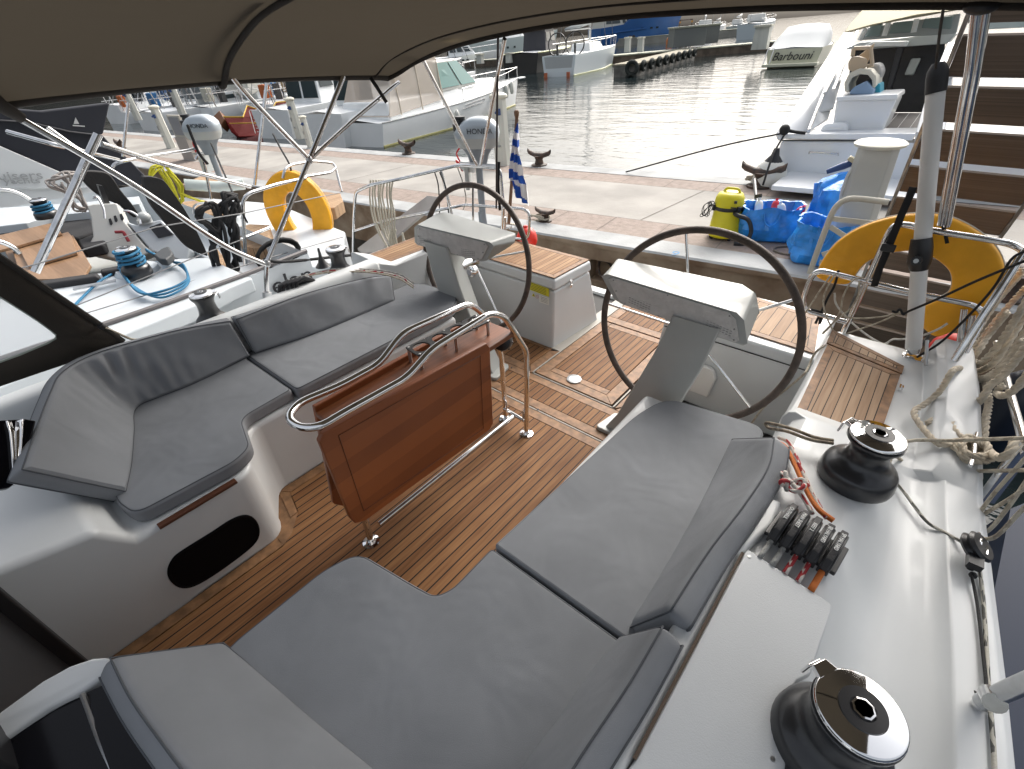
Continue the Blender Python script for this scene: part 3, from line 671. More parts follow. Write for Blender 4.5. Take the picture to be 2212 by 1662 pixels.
# port backs
b=rs([G(1578,944,.462),G(1524,1055,.462),G(1470,1158,.462),G(1420,1245,.462),G(1352,1355,.462)],26); t=rs([G(1670,940,.715),G(1657,1006,.715),G(1603,1089,.715),G(1529,1183,.715),G(1440,1318,.715)],26)
slab(lerpgrid(b,t,9),.07,'back_cushion','grey backrest cushion beside the rope clutches, aft of the other near backrest')
b=rs([G(1340,1368,.465),G(1278,1439,.465),G(1199,1552,.465),G(1120,1660,.465),G(1000,1900,.465)],26); t=rs([G(1430,1342,.715),G(1356,1469,.715),G(1228,1661,.715),G(1130,1850,.715),G(1010,2100,.715)],26)
slab(lerpgrid(b,t,9),.07,'back_cushion','grey backrest cushion at the bottom edge of the picture, beside the white cover panel')
b=rs([G(487,1380,.463),G(560,1440,.463),G(700,1560,.463),G(860,1690,.463),G(1040,1850,.463)],26); t=rs([G(232,1412,.655),G(275,1500,.652),G(345,1600,.652),G(420,1700,.652),G(560,1900,.65)],26)
slab(lerpgrid(b,t,9),.065,'back_cushion','grey forward backrest cushion over the dark companionway window, lower left')
# ================= table, helm, winches =================
TB=YT
s=MB()
varn=plank('varnished_wood',(.13,.032,.009),(.31,.092,.026),.075,axis=2,gap=0,rough=.38)
varnt=plank('varnished_top',(.13,.040,.015),(.27,.095,.035),.06,axis=0,gap=0,rough=.42)
# top board
tt=s.hexa([(-1.405,.545,.655),(-1.195,.545,.655),(-1.195,1.43,.655),(-1.405,1.43,.655)],[(-1.405,.545,.68),(-1.195,.545,.68),(-1.195,1.43,.68),(-1.405,1.43,.68)])
TBL=s.build('cockpit_table',varnt,YT,bevel=.006)
s=MB(); xq=-1.19
lf=[GX(697,938,xq),GX(1040,748,xq),GX(1052,742,xq),GX(1059,752,xq),GX(1066,915,xq),GX(1058,930,xq),GX(790,1126,xq),GX(768,1132,xq),GX(757,1120,xq),GX(690,955,xq)]
s.extr(lf,(-.022,0,0)); s.build('table_leaf',varn,TBL,bevel=.005)
s=MB(); xq=-1.4; L2=[GX(680,880,xq),GX(1000,700,xq),GX(1010,860,xq),GX(745,1095,xq),GX(722,1090,xq)]
s.extr(L2,(-.022,0,0)); s.build('table_leaf',varn,TBL,bevel=.005)
# inlaid frame of the near leaf
s=MB(); xq=-1.1885
def lq(a,b): # bilinear on leaf
    c=[V(lf[0]),V(lf[2]),V(lf[5]),V(lf[7])]; top=c[0].lerp(c[1],a); bot=c[3].lerp(c[2],a); p=top.lerp(bot,b); p.x=xq; return p
for a0,b0,a1,b1 in((.06,.08,.94,.08),(.94,.08,.94,.92),(.94,.92,.06,.92),(.06,.92,.06,.08)): s.tube([lq(a0,b0),lq(a1,b1)],.0011,4)
s.build('leaf_inlay',mat('dark_inlay',(.05,.012,.006),.4),TBL,smooth=0)
s=MB(); xp,xs=-1.2,-1.37
pr=[GX(665,933,xp),GX(735,896,xp),GX(879,816,xp),GX(933,754,xp),GX(1060,676,xp),GX(1090,684,xp),GX(1138,760,xp),GX(1137,930,xp)]
sr=[GX(690,850,xs),GX(735,833,xs),GX(819,787,xs),GX(869,720,xs),GX(1013,655,xs),GX(1046,680,xs),GX(1082,760,xs),GX(1093,905,xs)]
fw=[V((-1.22,.425,.775)),V((-1.30,.40,.775)),V((-1.355,.43,.775))]
loop=pr[::-1][:-1]+[V((-1.2,.47,.775)),V((-1.245,.425,.775)),V((-1.325,.425,.775)),V((-1.37,.49,.775))]+sr[1:]
loop[0].z=0; loop[-1].z=0
s.tube(bend(loop,.045,6),.0135,14); s.build('grab_rail',mirror,TBL)
for x,y in((-1.2,1.511),(-1.37,1.535),(-1.30,.55)): s=MB(); s.lathe([(.036,-.001),(.036,.004),(.022,.007),(.016,.016),(.0,.016)],(x,y,.001),24); s.build('foot_flange',mirror,TBL)
s=MB(); s.cyl((-1.30,.55,0),(-1.30,.57,.66),.014,16); s.build('leg',mirror,TBL)
s=MB(); m_=V((-1.285,1.50,.085)); s.tube([V((-1.2,1.515,.08)),V((-1.37,1.53,.08))],.011,12); s.tube([m_,V((-1.285,.60,.085))],.012,12)
for x in(-1.22,-1.335): s.tube(bend([V((x,1.51,.085)),V((x,1.51,.16)),V((x+(.03 if x>-1.3 else -.03),1.52,.16))],.012),.0045,8)
s.build('foot_bar',chrome,TBL)
# cup holder rack
s=MB(); zc=.745; qc=[G(876,754,zc),G(903,771,zc),G(1058,695,zc),G(1032,681,zc)]
c0=(qc[0]+qc[1])/2; c1=(qc[2]+qc[3])/2; ax=(c1-c0).normalized(); sd2=V((-ax.y,ax.x,0)); W_=.045; L_=(c1-c0).length
# plate as 4 squares with round holes
nh=4; cell=L_/nh
for k in range(nh):
    cc=c0+ax*(cell*(k+.5)); n_=24; outer=[];inner=[]
    for i in range(n_):
        a=2*PI*i/n_; dx,dy=math.cos(a),math.sin(a); m2=max(abs(dx)/(cell*.5),abs(dy)/W_); outer.append(cc+(ax*dx+sd2*dy)/m2); inner.append(cc+(ax*dx+sd2*dy)*.036)
    h=V((0,0,.006)); s.grid([inner,outer,[p+h for p in outer],[p+h for p in inner],inner],closed_u=True)
cr=s.build('cup_holder',blkmat,TBL,smooth=30)
s=MB()
for k in(.03,.5,.97):
    for q in(-1,1):
        s=MB(); p=c0+ax*(L_*k)+sd2*(W_-.007)*q; s.cyl(V((p.x,p.y,.68)),V((p.x,p.y,zc+.001)),.0075,12); s.lathe([(.005,0),(.0,.002)],V((p.x,p.y,zc+.006)),10); s.build('cup_holder_post',alu,cr)
# round black covered repeater behind the table
s=MB(); c=GY(1084,737,1.47); R=Matrix.Rotation(math.radians(-60),3,'X')@Matrix.Identity(3); R=Matrix.Rotation(math.radians(20),3,'Z')@Matrix.Rotation(math.radians(70),3,'X')
s.lathe([(.0,.02),(.03,.019),(.046,.012),(.05,.0),(.05,-.02),(.045,-.032),(.0,-.034)],c,28,R)
for k in range(8): a=k*PI/4; s.box(c+R@V((.051*math.cos(a),.051*math.sin(a),-.01)),(.008,.008,.008))
s.build('round_compass_cover',blk,TBL,bevel=.0015)
# ---- pedestals
ped=mat('pedestal_gelcoat',(.40,.415,.40),.4,var=.05,vscale=4,coat=.15)
def pedestal(dx,mir):
    f=(lambda p:V((2*CL-p[0]-.115*min(1,p[2]/.75),p[1],p[2]))) if mir else (lambda p:V(p))
    fix=lambda o:(o)
    s=MB()
    # column: wide swept blade from the sole to the pod
    A0=[(-.895,1.80,0),(-.60,1.80,0),(-.60,1.93,0),(-.86,1.93,0)]
    A1=[(-.83,1.81,.13),(-.575,1.81,.13),(-.575,1.94,.13),(-.79,1.94,.13)]
    A2=[(-.70,1.83,.55),(-.47,1.83,.55),(-.50,1.96,.55),(-.66,1.96,.55)]
    A3=[(-.65,1.84,.76),(-.44,1.84,.76),(-.46,1.99,.78),(-.62,1.99,.78)]
    s.grid([[f(p) for p in q] for q in(A0,A1,A2,A3)],closed_u=True,flip=mir)
    pe=s.build('helm_pedestal',ped,YT,bevel=.012,bseg=3)
    s=MB(); fl=rnd([(-.93,1.775),(-.58,1.775),(-.58,1.95),(-.90,1.95)],.03); s.prism([tuple(f((p[0],p[1],0)))[:2] for p in fl],-.002,.022); s.build('foot_flange',ped,pe,bevel=.006)
    # instrument pod
    s=MB()
    ft=[V(q) for q in((-1.015,1.85,.845),(-.985,1.85,.862),(-.40,1.85,.848),(-.365,1.85,.825),(-.33,1.86,.725),(-.345,1.865,.708),(-.55,1.865,.715),(-.90,1.865,.728),(-.945,1.86,.745))]
    bk=[V(q) for q in((-1.045,1.99,.83),(-1.03,2.02,.872),(-.45,2.04,.885),(-.385,2.02,.87),(-.345,2.0,.80),(-.365,1.98,.75),(-.56,1.98,.74),(-.90,1.98,.745),(-.98,1.99,.78))]
    s.grid([[f(p) for p in ft],[f(p) for p in bk]],closed_u=True,flip=not mir); s.add([f(p) for p in ft],[list(range(9)) if mir else list(range(9))]); s.add([f(p) for p in bk],[list(range(9))[::-1]])
    pod=s.build('instrument_pod',ped,pe,bevel=.014,bseg=4)
    # recessed rear panel of the pod with stippled speaker patches and screws
    s=MB(); cen=sum(ft,V())/9; pn=[cen+(p-cen)*.9+V((0,-.006,0)) for p in ft]; s.extr([f(p) for p in pn],(0,.004,0)); s.build('pod_panel',mat('pod_panel_plastic',(.60,.59,.57),.6,bump=.5,bscale=90,var=.08,vscale=30),pe,bevel=.002)
    s=MB()
    for k in range(9):
        a=pn[k].lerp(pn[(k+1)%9],.5); a=cen+(a-cen)*.95; a.y-=.001; s.ball(f(a),.0035,8)
    for cx_ in(-.86,-.50):
        for i in range(5):
            for j in range(8): s.box(f((cx_+j*.014,1.8515+(.0015 if i<2 else .0),.80-i*.011-j*.0022)),(.009,.002,.0022))
    s.build('pod_vents',mat('grille_grey',(.30,.30,.29),.6),pe,smooth=0)
    return pe
pedestal(0,False)
# second pedestal is the same shape shifted across
class _S: pass
SH=V((-1.265,.0,0))
_o=len(bpy.data.objects)
pe2=pedestal(0,True)
def shift(o,d):
    for v in o.data.vertices: v.co+=d
    for c in o.children: shift(c,d)
# ---- wheels
leather=mat('brown_leather',(.085,.062,.050),.6,bump=.3,bscale=160,var=.35,vscale=25)
def wheel(c,r,tilt,rot0,ns=5):
    c=V(c); R=Matrix.Rotation(math.radians(tilt),3,'X')
    def w(a,rr,off=0): return c+R@V((math.sin(a)*rr,off,math.cos(a)*rr))
    s=MB(); hb=s.tube([w(0,0,-.10),w(0,0,-.02)],[.016,.02],16); s.tube([w(0,0,-.02),w(0,0,.012)],.042,24); wh=s.build('steering_wheel',chrome,YT)
    s=MB(); s.tube([w(2*PI*k/96,r) for k in range(96)],.0165,12,closed=True); rm=s.build('rim',leather,wh,smooth=180)
    s=MB()
    for k in range(ns):
        a=math.radians(rot0)+2*PI*k/ns; s2=MB(); s2.tube([w(a,.03),w(a,r-.005)],.0065,10); s2.build('spoke',mirror,wh)
    s=MB()
    for k in range(0,120): a=math.radians(150+k*.9); s.ball(w(a,r-.0155,-.006),.0018,5)
    s.build('stitching',blk,rm)
    return wh
wheel((-.62,2.045,.60),.462,-8,-17)
wheel((-2.04,2.045,.615),.445,-8,70)
s=MB(); s.cyl((-.62,1.96,.60),(-.62,2.04,.60),.03,20); s.build('wheel_shaft',mirror,YT); s=MB(); s.cyl((-2.04,1.93,.615),(-2.04,2.04,.615),.03,20); s.build('wheel_shaft',mirror,YT)
# round hub cover seen beside the far column
s=MB(); c=GY(1021,586,1.90); s.lathe([(.028,-.02),(.028,0),(.033,.004),(.033,.012),(.02,.018),(.02,.03),(.0,.03)],c,24,Matrix.Rotation(math.radians(90),3,'X')); s.build('wheel_brake_knob',mirror,YT)
# ---- winches
wdark=mat('winch_drum_black',(.020,.021,.024),.3,var=.2,vscale=40,coat=.2)
def winch(p,k=1,ang=0,h=1,label=True,parent=None,dk=wdark):
    p=V(p); s=MB()
    K=lambda q:[(a*k,b*k*h) for a,b in q]
    s.lathe(K([(.098,0),(.100,.012),(.096,.045),(.090,.056),(.074,.066),(.060,.078),(.053,.098),(.051,.12),(.056,.135),(.068,.149),(.071,.154),(.071,.160),(.0,.160)]),p,40)
    wn=s.build('winch',dk,parent or YT,smooth=60)
    s=MB(); z=.158*k*h
    s.lathe([(.060*k,z+.002),(.067*k,z+.003*k),(.070*k,z+.009*k),(.067*k,z+.015*k),(.040*k,z+.021*k),(.037*k,z+.0215*k)],p,48)
    # self-tailing feeder arm
    a=math.radians(ang); d=V((math.cos(a),math.sin(a),0)); e=V((-d.y,d.x,0))
    q=[p+V((0,0,z+.004*k))+d*(.060*k)+e*(.022*k),p+V((0,0,z+.004*k))+d*(.060*k)-e*(.022*k),p+V((0,0,z+.004*k))+d*(.084*k)-e*(.015*k),p+V((0,0,z+.004*k))+d*(.084*k)+e*(.015*k)]
    s.extr(q,(0,0,.012*k)); q=[q[3],q[2],q[2]+d*.004*k-V((0,0,.036*k)),q[3]+d*.004*k-V((0,0,.036*k))]; s.extr(q,d*.006*k)
    s.build('winch_top',mirror,wn,bevel=.0025*k,smooth=50)
    s=MB(); s.lathe([(.036*k,z+.0205*k),(.036*k,z+.024*k),(.020*k,z+.0245*k),(.0175*k,z+.022*k)],p,36); s.build('winch_ring',blk,wn)
    s=MB(); s.lathe([(.0175*k,z+.022*k),(.0175*k,z+.026*k),(.0145*k,z+.027*k),(.013*k,z+.02*k),(.011*k,z+.006*k),(.0,z+.006*k)],p,8); s.build('winch_socket',chrome,wn,smooth=20)
    if k>.9 and label and parent is None:
        for a0,rr in((200,.056),):
            for i,chh in enumerate('WINCH'): pass
    return wn
w1=winch((.148,1.395,.655),1.0,160)
E1=G(1838,1610,.665); print('winch2',E1)
s=MB(); cw=V((.232,.600,.57)); s.lathe([(.135,-.01),(.125,.05),(.115,.075),(.106,.084),(.0,.084)],cw,40); s.build('winch_plinth',gel,YT,bevel=.006)
w2=winch((.232,.600,.655),1.0,150)
winch((mx(.04),.68,.545),.82,60,1.5); winch((mx(.04),1.46,.545),.82,60,1.5)
# ================= bimini, rails, ropes =================
def z7(x,y): return (x/4.108+1686,y/4.108+404.6)
def z6(x,y): return (x/4.108+1686,y/4.108)
def zr(x,y): return (x/4.481+1874.8,y/4.481+708)
m=bpy.data.materials.new('bimini_canvas'); m.use_nodes=True; n=m.node_tree.nodes; l=m.node_tree.links; b=n['Principled BSDF']
b.inputs['Base Color'].default_value=(.064,.056,.045,1); b.inputs['Roughness'].default_value=.95; b.inputs['Specular IOR Level'].default_value=.1
tr=n.new('ShaderNodeBsdfTranslucent'); tr.inputs[0].default_value=(.072,.060,.044,1); ad=n.new('ShaderNodeMixShader'); ad.inputs[0].default_value=.3
tc=n.new('ShaderNodeTexCoord'); t=n.new('ShaderNodeTexNoise'); t.inputs['Scale'].default_value=4; l.new(tc.outputs['Object'],t.inputs['Vector']); bp=n.new('ShaderNodeBump'); bp.inputs['Strength'].default_value=.25; bp.inputs['Distance'].default_value=.03; l.new(t.outputs[0],bp.inputs['Height']); l.new(bp.outputs[0],b.inputs['Normal'])
l.new(b.outputs[0],ad.inputs[1]); l.new(tr.outputs[0],ad.inputs[2]); l.new(ad.outputs[0],n['Material Output'].inputs[0]); canv=m
hemm=mat('canvas_hem',(.028,.024,.020),.9,bump=.3,bscale=300)
pa=[(-2.66,1.562),(-2.62,1.60),(-2.5,1.655),(-2.3,1.70),(-2.1,1.735),(-1.8,1.77),(-1.5,1.795),(-1.2,1.81),(-.9,1.813),(-.6,1.812),(-.3,1.803),(0,1.79),(.25,1.77),(.45,1.73),(.55,1.66)]
def rz(x,y,e):
    k=max(0,min(1,(2.19-y)/1.1)); k2=max(0,min(1,(1.1-y)/1.2)); edge=min(1,(e)*1.0)
    return .13*math.sin(k*PI/2)*edge+.06*k2*edge
NX=len(pa); rows=[]
yl=[2.17,2.12,1.98,1.8,1.6,1.4,1.25,1.12,1.0,.8,.55,.3,.05]
for y in yl:
    r=[]
    for i,(x,z) in enumerate(pa):
        e=min(i,NX-1-i); ed=[0,.12,.4,.7,.9,1,1,1][min(e,7)]
        aft=2.17-(.10 if i==0 else .05 if i==1 else 0); yy=min(y,aft) if y>2 else y
        sag=-.018*math.sin(PI*((y-.0)/1.12))*ed if y<1.12 else -.018*math.sin(PI*(y-1.12)/1.05)*ed
        zz=z+rz(x,y,ed)+sag
        if i==0: zz=1.575+.05*math.sin(PI*(y+.1)/2.3)
        r.append(V((x,yy,zz)))
    rows.append(r)
s=MB(); s.grid(rows,flip=True); bim=thing('bimini','dark brown canvas bimini stretched over the cockpit on steel bows','bimini',(-1.29,1,1.8))
cano=s.build('canopy',canv,bim,smooth=180,sub=2)
s=MB(); e=[r[0] for r in rows]; s.tube(spline([p+V((0,0,-.004)) for p in e],4),.016,8); 
s.build('hem',mat('canvas_hem_side',(.055,.05,.045),.9),bim,smooth=180)
s=MB(); s.tube(spline([p+V((0,0,-.006)) for p in rows[0]],4),.013,8); s.build('hem',hemm,bim,smooth=180)
s=MB(); s.tube(spline([p+V((0,0,-.004)) for p in rows[2]],4),.005,6); s.build('seam_piping',hemm,bim,smooth=180)
s=MB(); s.tube(spline([p+V((0,0,-.010)) for p in rows[7]],4),.013,8); s.build('bow_pocket',hemm,bim,smooth=180)
# reinforcement pocket at the forward corner
s=MB(); s.tube([GX(-60,175,-2.6),GX(0,228,-2.62),GX(48,256,-2.64)],[.03,.026,.019],10); s.build('corner_pocket',mat('canvas_hem_side',(0,0,0)),bim,smooth=180)
# small courtesy lamp sewn under the aft edge
s=MB(); c=GY(974,69,2.09); s.lathe([(.0,-.004),(.038,-.004),(.04,.0),(.0,.004)],c,24,Matrix.Rotation(math.radians(-16),3,'Y')); s.build('cabin_lamp',mat('lamp_glow',(1,.93,.72),.4,emit=3),bim)
XP=-2.64
def pole(pts,r,par,m_=chrome,name='bow_tube',rr=.03): 
    s=MB(); s.tube(bend(pts,rr,5),r,12); return s.build(name,m_,par)
pole([GX(30,250,XP),GX(95,286,XP),GX(300,405,XP),GX(430,497,XP),GX(500,541,XP),GX(560,566,XP),GX(577,572,XP)],.0125,bim,rr=.15)
pole([GX(742,165,XP),GX(668,345,XP),GX(576,568,XP)],.0125,bim)
pole([GX(577,568,XP-.01),GX(575,600,XP-.01),GX(577,640,XP-.01)],.013,bim,rr=.03)
pole([GX(565,-6,-2.0),GX(520,30,-2.2),GX(487,62,-2.40),GX(468,98,-2.53),GX(474,130,-2.60),GX(520,192,XP),GX(600,275,XP),GX(668,345,XP)],.0125,bim,rr=.08)
pole([GX(862,178,XP),GX(760,262,XP),GX(690,325,XP),GX(672,343,XP)],.011,bim)
s=MB(); 
for (u,v) in((668,345),(577,570),(1035,352)): 
    pass
s.ball(GX(668,345,XP),.018,10,(1,1,1.4)); s.build('joint',alu,bim); s=MB(); s.ball(GX(577,569,XP),.018,10,(1,1,1.3)); s.build('joint',alu,bim)
s=MB(); s.cyl(GX(577,632,XP),GX(577,644,XP),.024,16); s.build('foot',alu,bim)
# struts from the bimini down to the stern rail
pole([GY(890,84,2.15),GY(1030,357,2.55)],.0105,bim); pole([GY(1090,84,2.16),GY(1038,355,2.55)],.0105,bim)
s=MB(); s.tube([GY(884,78,2.14),GY(900,84,2.14)],.016,10); s.ball(GY(890,82,2.14),.02,10); s.build('joint',alu,bim)
pole([GY(2112,12,2.17),GY(2096,150,2.22),GY(2033,484,2.5)],.014,bim); pole([GY(2131,18,2.17),GY(2110,150,2.22),GY(2046,488,2.5)],.012,bim)
s=MB(); s.ball(GY(2120,14,2.16),.03,10,(1.4,.8,.7)); s.build('joint',blk,bim)
# straps
def strap(pts,w,par,m_,name='strap'):
    s=MB(); pts=[V(p) for p in pts]; L=[];R=[]
    for i,p in enumerate(pts):
        t=(pts[min(i+1,len(pts)-1)]-pts[max(i-1,0)]).normalized(); d=t.cross((p-CAMP).normalized()).normalized()*w/2; L.append(p-d); R.append(p+d)
    s.grid([L,R]); return s.build(name,m_,par,solid=.0015)
blkweb=mat('black_webbing',(.012,.012,.014),.8)
strap([GX(800,168,-2.6),GX(815,190,-2.6),GX(835,222,-2.6)],.02,bim,blkweb)
s=MB(); s.tube([GY(1076,80,2.16),GY(1074,215,2.3),GY(1072,450,2.5)],.006,8); bs=s.build('backstay',mat('stay_black',(.02,.015,.018),.5),YT)
strap([GY(1078,350,2.49),GY(1076,395,2.5),GY(1080,455,2.51)],.018,bim,blkweb,'tension_strap')
# ---- starboard stern rail with outboard bracket
def zc(x,y): return (x/2.982+735.1,y/2.982)
def pipe(pts,r,par,name,m_=chrome,rr=.05):
    s=MB(); s.tube(bend(pts,rr,5),r,12); return s.build(name,m_,par)
YS=2.75
def C_(x,y,Y_=YS): return GY(*zc(x,y),Y_)
SR=pipe([GY(763,545,2.45),GY(764,470,2.45),GY(768,415,2.45),GY(800,400,2.45),C_(400,1150,2.6),C_(760,1065,2.75),C_(1030,1085),C_(1050,1330),C_(1045,1480)],.0125,YT,'stern_rail')
pipe([GY(763,500,2.45),C_(300,1420,2.6),C_(560,1370,2.65),C_(800,1320),C_(1180,1345),C_(1220,1375),C_(1215,1520),C_(1180,1545),C_(1060,1530),C_(1060,1400)],.011,SR,'lower_rail')
pipe([C_(650,1100,2.75),C_(725,1410,2.75)],.012,SR,'stanchion'); pipe([C_(680,1240,2.7),C_(720,1410,2.7)],.008,SR,'stanchion')
pipe([C_(980,1510,2.75),C_(1110,1460,2.75)],.008,SR,'stanchion'); pipe([C_(1050,1595,2.75),C_(1110,1540,2.75)],.012,SR,'stanchion')
pipe([C_(740,1065),C_(1020,1070)],.012,SR,'outboard_bracket_bar')
# ---- port stern rail
YR=2.5
PR=pipe([V((.36,2.35,.62)),GY(*z7(1820,1120),YR),GY(*z7(1720,1050),YR),GY(*z7(1640,1030),YR),GY(*z7(1140,932),YR),GY(*z7(740,830),YR),GY(*z7(470,765),YR),GY(*z7(340,740),YR),GY(*z7(270,790),YR),GY(*z7(195,1010),YR),GY(*z7(220,1100),YR),GY(*z7(380,1140),YR),GY(*z7(590,1200),YR)],.0125,YT,'stern_rail')
pipe([GY(*z7(560,1290),YR),GY(*z7(760,850),YR),GY(*z7(985,345),YR),GY(*z7(1090,325),YR),GY(*z7(1420,400),YR),GY(*z7(1850,465),YR),GY(*z7(2100,515),YR),V((.44,2.3,1.05)),V((.47,1.7,1.03)),V((.50,.9,1.02))],.0125,PR,'top_rail')
pipe([GY(*z7(2170,560),2.45),G(2044,806,.63)],.0135,PR,'stanchion')
s=MB(); s.lathe([(.032,0),(.032,.006),(.018,.01),(.0,.01)],G(2044,808,.635),20); s.build('stanchion_foot',chrome,PR)
pipe([GY(2083,667,2.5),GY(2070,770,2.5)],.012,PR,'stanchion'); pipe([GY(2100,680,2.5),GY(2088,770,2.5)],.012,PR,'stanchion')
GXr=lambda x,y,X_=.5: GX(*zr(x,y),X_)
pipe([GXr(1240,150),GXr(1260,210),GXr(1480,1010),GXr(1540,1240)],.013,PR,'gate_rail',rr=.02)
pipe([GXr(1570,1060,.49),GXr(1400,1260,.49),GXr(1090,1680,.49)],.0145,PR,'gate_rail'); pipe([GXr(1600,1120,.52),GXr(1440,1330,.52),GXr(1180,1680,.52)],.0125,PR,'gate_rail')
pipe([GX(2122,1518,.47),GX(2170,1495,.47),GX(2290,1445,.47)],.0165,PR,'gate_rail',alu)
s=MB(); c=GX(2118,1520,.47); s.lathe([(.012,-.01),(.012,.02),(.0,.02)],c,12); s.tube([c+V((0,0,.0)),c+V((.01,0,-.03)),c+V((-.01,.0,-.045))],.006,8); s.tube([GX(2140,1500,.465),GX(2149,1520,.465)],.0195,14); s.build('stanchion_clamp',chrome,PR)
# ---- white carbon davit pole
s=MB(); 
pts=[GY(2027,152,2.52),GY(2010,330,2.50),GY(1990,555,2.47)]
s.tube([GY(2024,165,2.52),GY(1992,530,2.47)],.0285,20); dv=s.build('davit_pole',whitep,YT)
s=MB(); s.tube([GY(1986,575,2.465),GY(1973,752,2.43)],.0285,20); s.build('lower_tube',whitep,dv)
s=MB(); R=(GY(2024,165,2.52)-GY(1992,530,2.47)).to_track_quat('Z','Y').to_matrix(); s.lathe([(.031,-.06),(.032,-.01),(.030,.012),(.018,.035),(.0,.03)],GY(2025,160,2.52),20,R); s.build('pole_cap',blkmat,dv)
s=MB(); s.tube([GY(1991,515,2.47),GY(1990,535,2.465),GY(1986,565,2.465),GY(1985,582,2.465)],[.034,.038,.040,.032],20); s.cyl(GY(1982,562,2.43),GY(1979,564,2.38),.017,16); s.build('pole_joint',blk,dv)
s=MB(); s.cyl(GY(1979,564,2.382),GY(1978.6,564.3,2.376),.009,8); s.build('joint_socket',alu,dv)
s=MB(); c=GY(1975,768,2.42); s.tube([GY(1973,752,2.43),c+V((0,0,.005))],[.029,.016],16); s.box(c+V((0,0,-.012)),(.10,.05,.008)); s.box(c+V((-.03,0,.01)),(.004,.03,.05)); s.box(c+V((.03,0,.01)),(.004,.03,.05)); s.build('pole_foot',chrome,dv,bevel=.003)
s=MB(); s.tube([GY(2042,-8,2.3),GY(2030,70,2.4),GY(2021,150,2.5)],.0045,8); s.build('topping_line',mat('dark_rope',(.05,.045,.04),.8),dv)
s=MB(); s.cyl(GY(2000,790,2.3),GY(2003,735,2.35),.006,8); s.build('deck_pin',alu,YT)
s=MB(); c=G(1943,838,.595); s.box(c,(.006,.03,.02)); s.box(c+V((.008,.0,.004)),(.006,.018,.012)); s.build('deck_catch',chrome,YT)
# ---- passerelle folded up over the stern
PS=thing('gangway','folded gangway of weathered dark wood slats in an aluminium frame behind the orange lifebuoy','gangway',(.1,3.2,.2))
slatm=plank('weathered_slat',(.095,.072,.055),(.18,.138,.105),.004,gap=0,axis=2,rough=.8)
gp0=GD(1822,719,3.4); gp0.x=-.10; gt=GD(2085,15,1.59); gt.x=-.10; gd=(gt-gp0).normalized(); gn=V((1,0,0)).cross(gd); GW=.45; GL=3.1
for x in(0,GW):
    s=MB(); a=gp0+V((x,0,0)); R=Matrix((V((1,0,0)),gn,gd)).transposed()
    s.box(a+gd*GL/2,(.014,.035,GL),R); s.build('frame_rail',mat('frame_alu',(.34,.33,.31),.42,.7,var=.4,vscale=12),PS,bevel=.003)
p0=.02; k=0
while p0<GL-.2:
    h=.150; s=MB(); R=Matrix((V((1,0,0)),gn,gd)).transposed(); s.box(gp0+V((GW/2,0,0))+gd*(p0+h/2),(GW-.016,.014,h),R); s.build('slat',slatm,PS,bevel=.002); p0+=h+.043
# ---- horseshoe lifebuoys
orange=mat('lifebuoy_orange',(.85,.40,.008),.55,bump=.35,bscale=25,var=.12,vscale=7,coat=.05)
def horseshoe(name,ctr,u,v,w,path,half,depth,label,loc,extra=None):
    """path: centre-line in the plane (u right, v up), padded C shape"""
    ctr=V(ctr); u=V(u).normalized(); v=V(v); v=(v-u*v.dot(u)).normalized(); wn=u.cross(v)
    t=thing(name,label,'lifebuoy',loc); s=MB()
    q=spline([V((a,b,0)) for a,b in path],8); n_=len(q); rows=[]
    for i,p in enumerate(q):
        tg=(q[min(i+1,n_-1)]-q[max(i-1,0)]).normalized(); nn=V((-tg.y,tg.x,0)); e=min(i,n_-1-i); sc=[.25,.72,.93,1][min(e,3)]
        h=half*sc; d=depth*(.45 if e==0 else .85 if e==1 else 1); ring=[]
        for a,b_ in((-1,-.55),(-.93,-.9),(-.7,-1),(0,-1.12),(.7,-1),(.93,-.9),(1,-.55),(1,.55),(.93,.9),(.7,1),(0,1.12),(-.7,1),(-.93,.9),(-1,.55)):
            r_=p+nn*(h*a); wob=1+.04*math.sin(i*1.7+a*3); ring.append(ctr+u*r_.x+v*r_.y+wn*(b_*d*wob))
        rows.append(ring)
    s.grid(rows,closed_u=True); s.add(rows[0],[list(range(14))[::-1]]); s.add(rows[-1],[list(range(14))])
    s.build('cover',orange,t,smooth=60,sub=1)
    for sg in(-1,1):
        s=MB(); s.tube([rows[i][6 if sg>0 else 0].lerp(rows[i][7 if sg>0 else 13],.5) for i in range(2,n_-2)],.0035,6); s.build('edge_tape',mat('pale_tape',(.55,.52,.45),.5),t)
    return t,rows,wn
pc=z7(1130,780); ctr=GY(*pc,2.60)
sc_=.00198/4.108*1.0
pth=[((x-1130)*sc_*1.02,(780-y)*sc_*1.02) for x,y in((600,1010),(600,860),(650,690),(760,555),(930,450),(1130,400),(1330,450),(1500,560),(1590,720),(1600,880),(1510,1040),(1390,1175))]
u_=GY(pc[0]+50,pc[1],2.6)-GY(pc[0]-50,pc[1],2.6); v_=GY(pc[0],pc[1]-50,2.6)-GY(pc[0],pc[1]+50,2.6)
BU,br,bn=horseshoe('lifebuoy',ctr,(1,-.10,0),(-.02,0,1),1,pth,.077,.03,'large orange horseshoe lifebuoy hung behind the white pole on the near stern rail',ctr)
strap([GY(*z7(1180,0),2.45),GY(*z7(1060,280),2.45),GY(*z7(965,520),2.45),GY(*z7(880,720),2.45),GY(*z7(830,880),2.45)],.026,BU,blkweb)
s=MB(); s.box(GY(*z7(955,540),2.44),(.05,.012,.032)); s.build('buckle',blk,BU,bevel=.004)
strap([GY(*z7(1440,330),2.5),GY(*z7(1465,430),2.5),GY(*z7(1480,500),2.5)],.012,BU,blkweb)
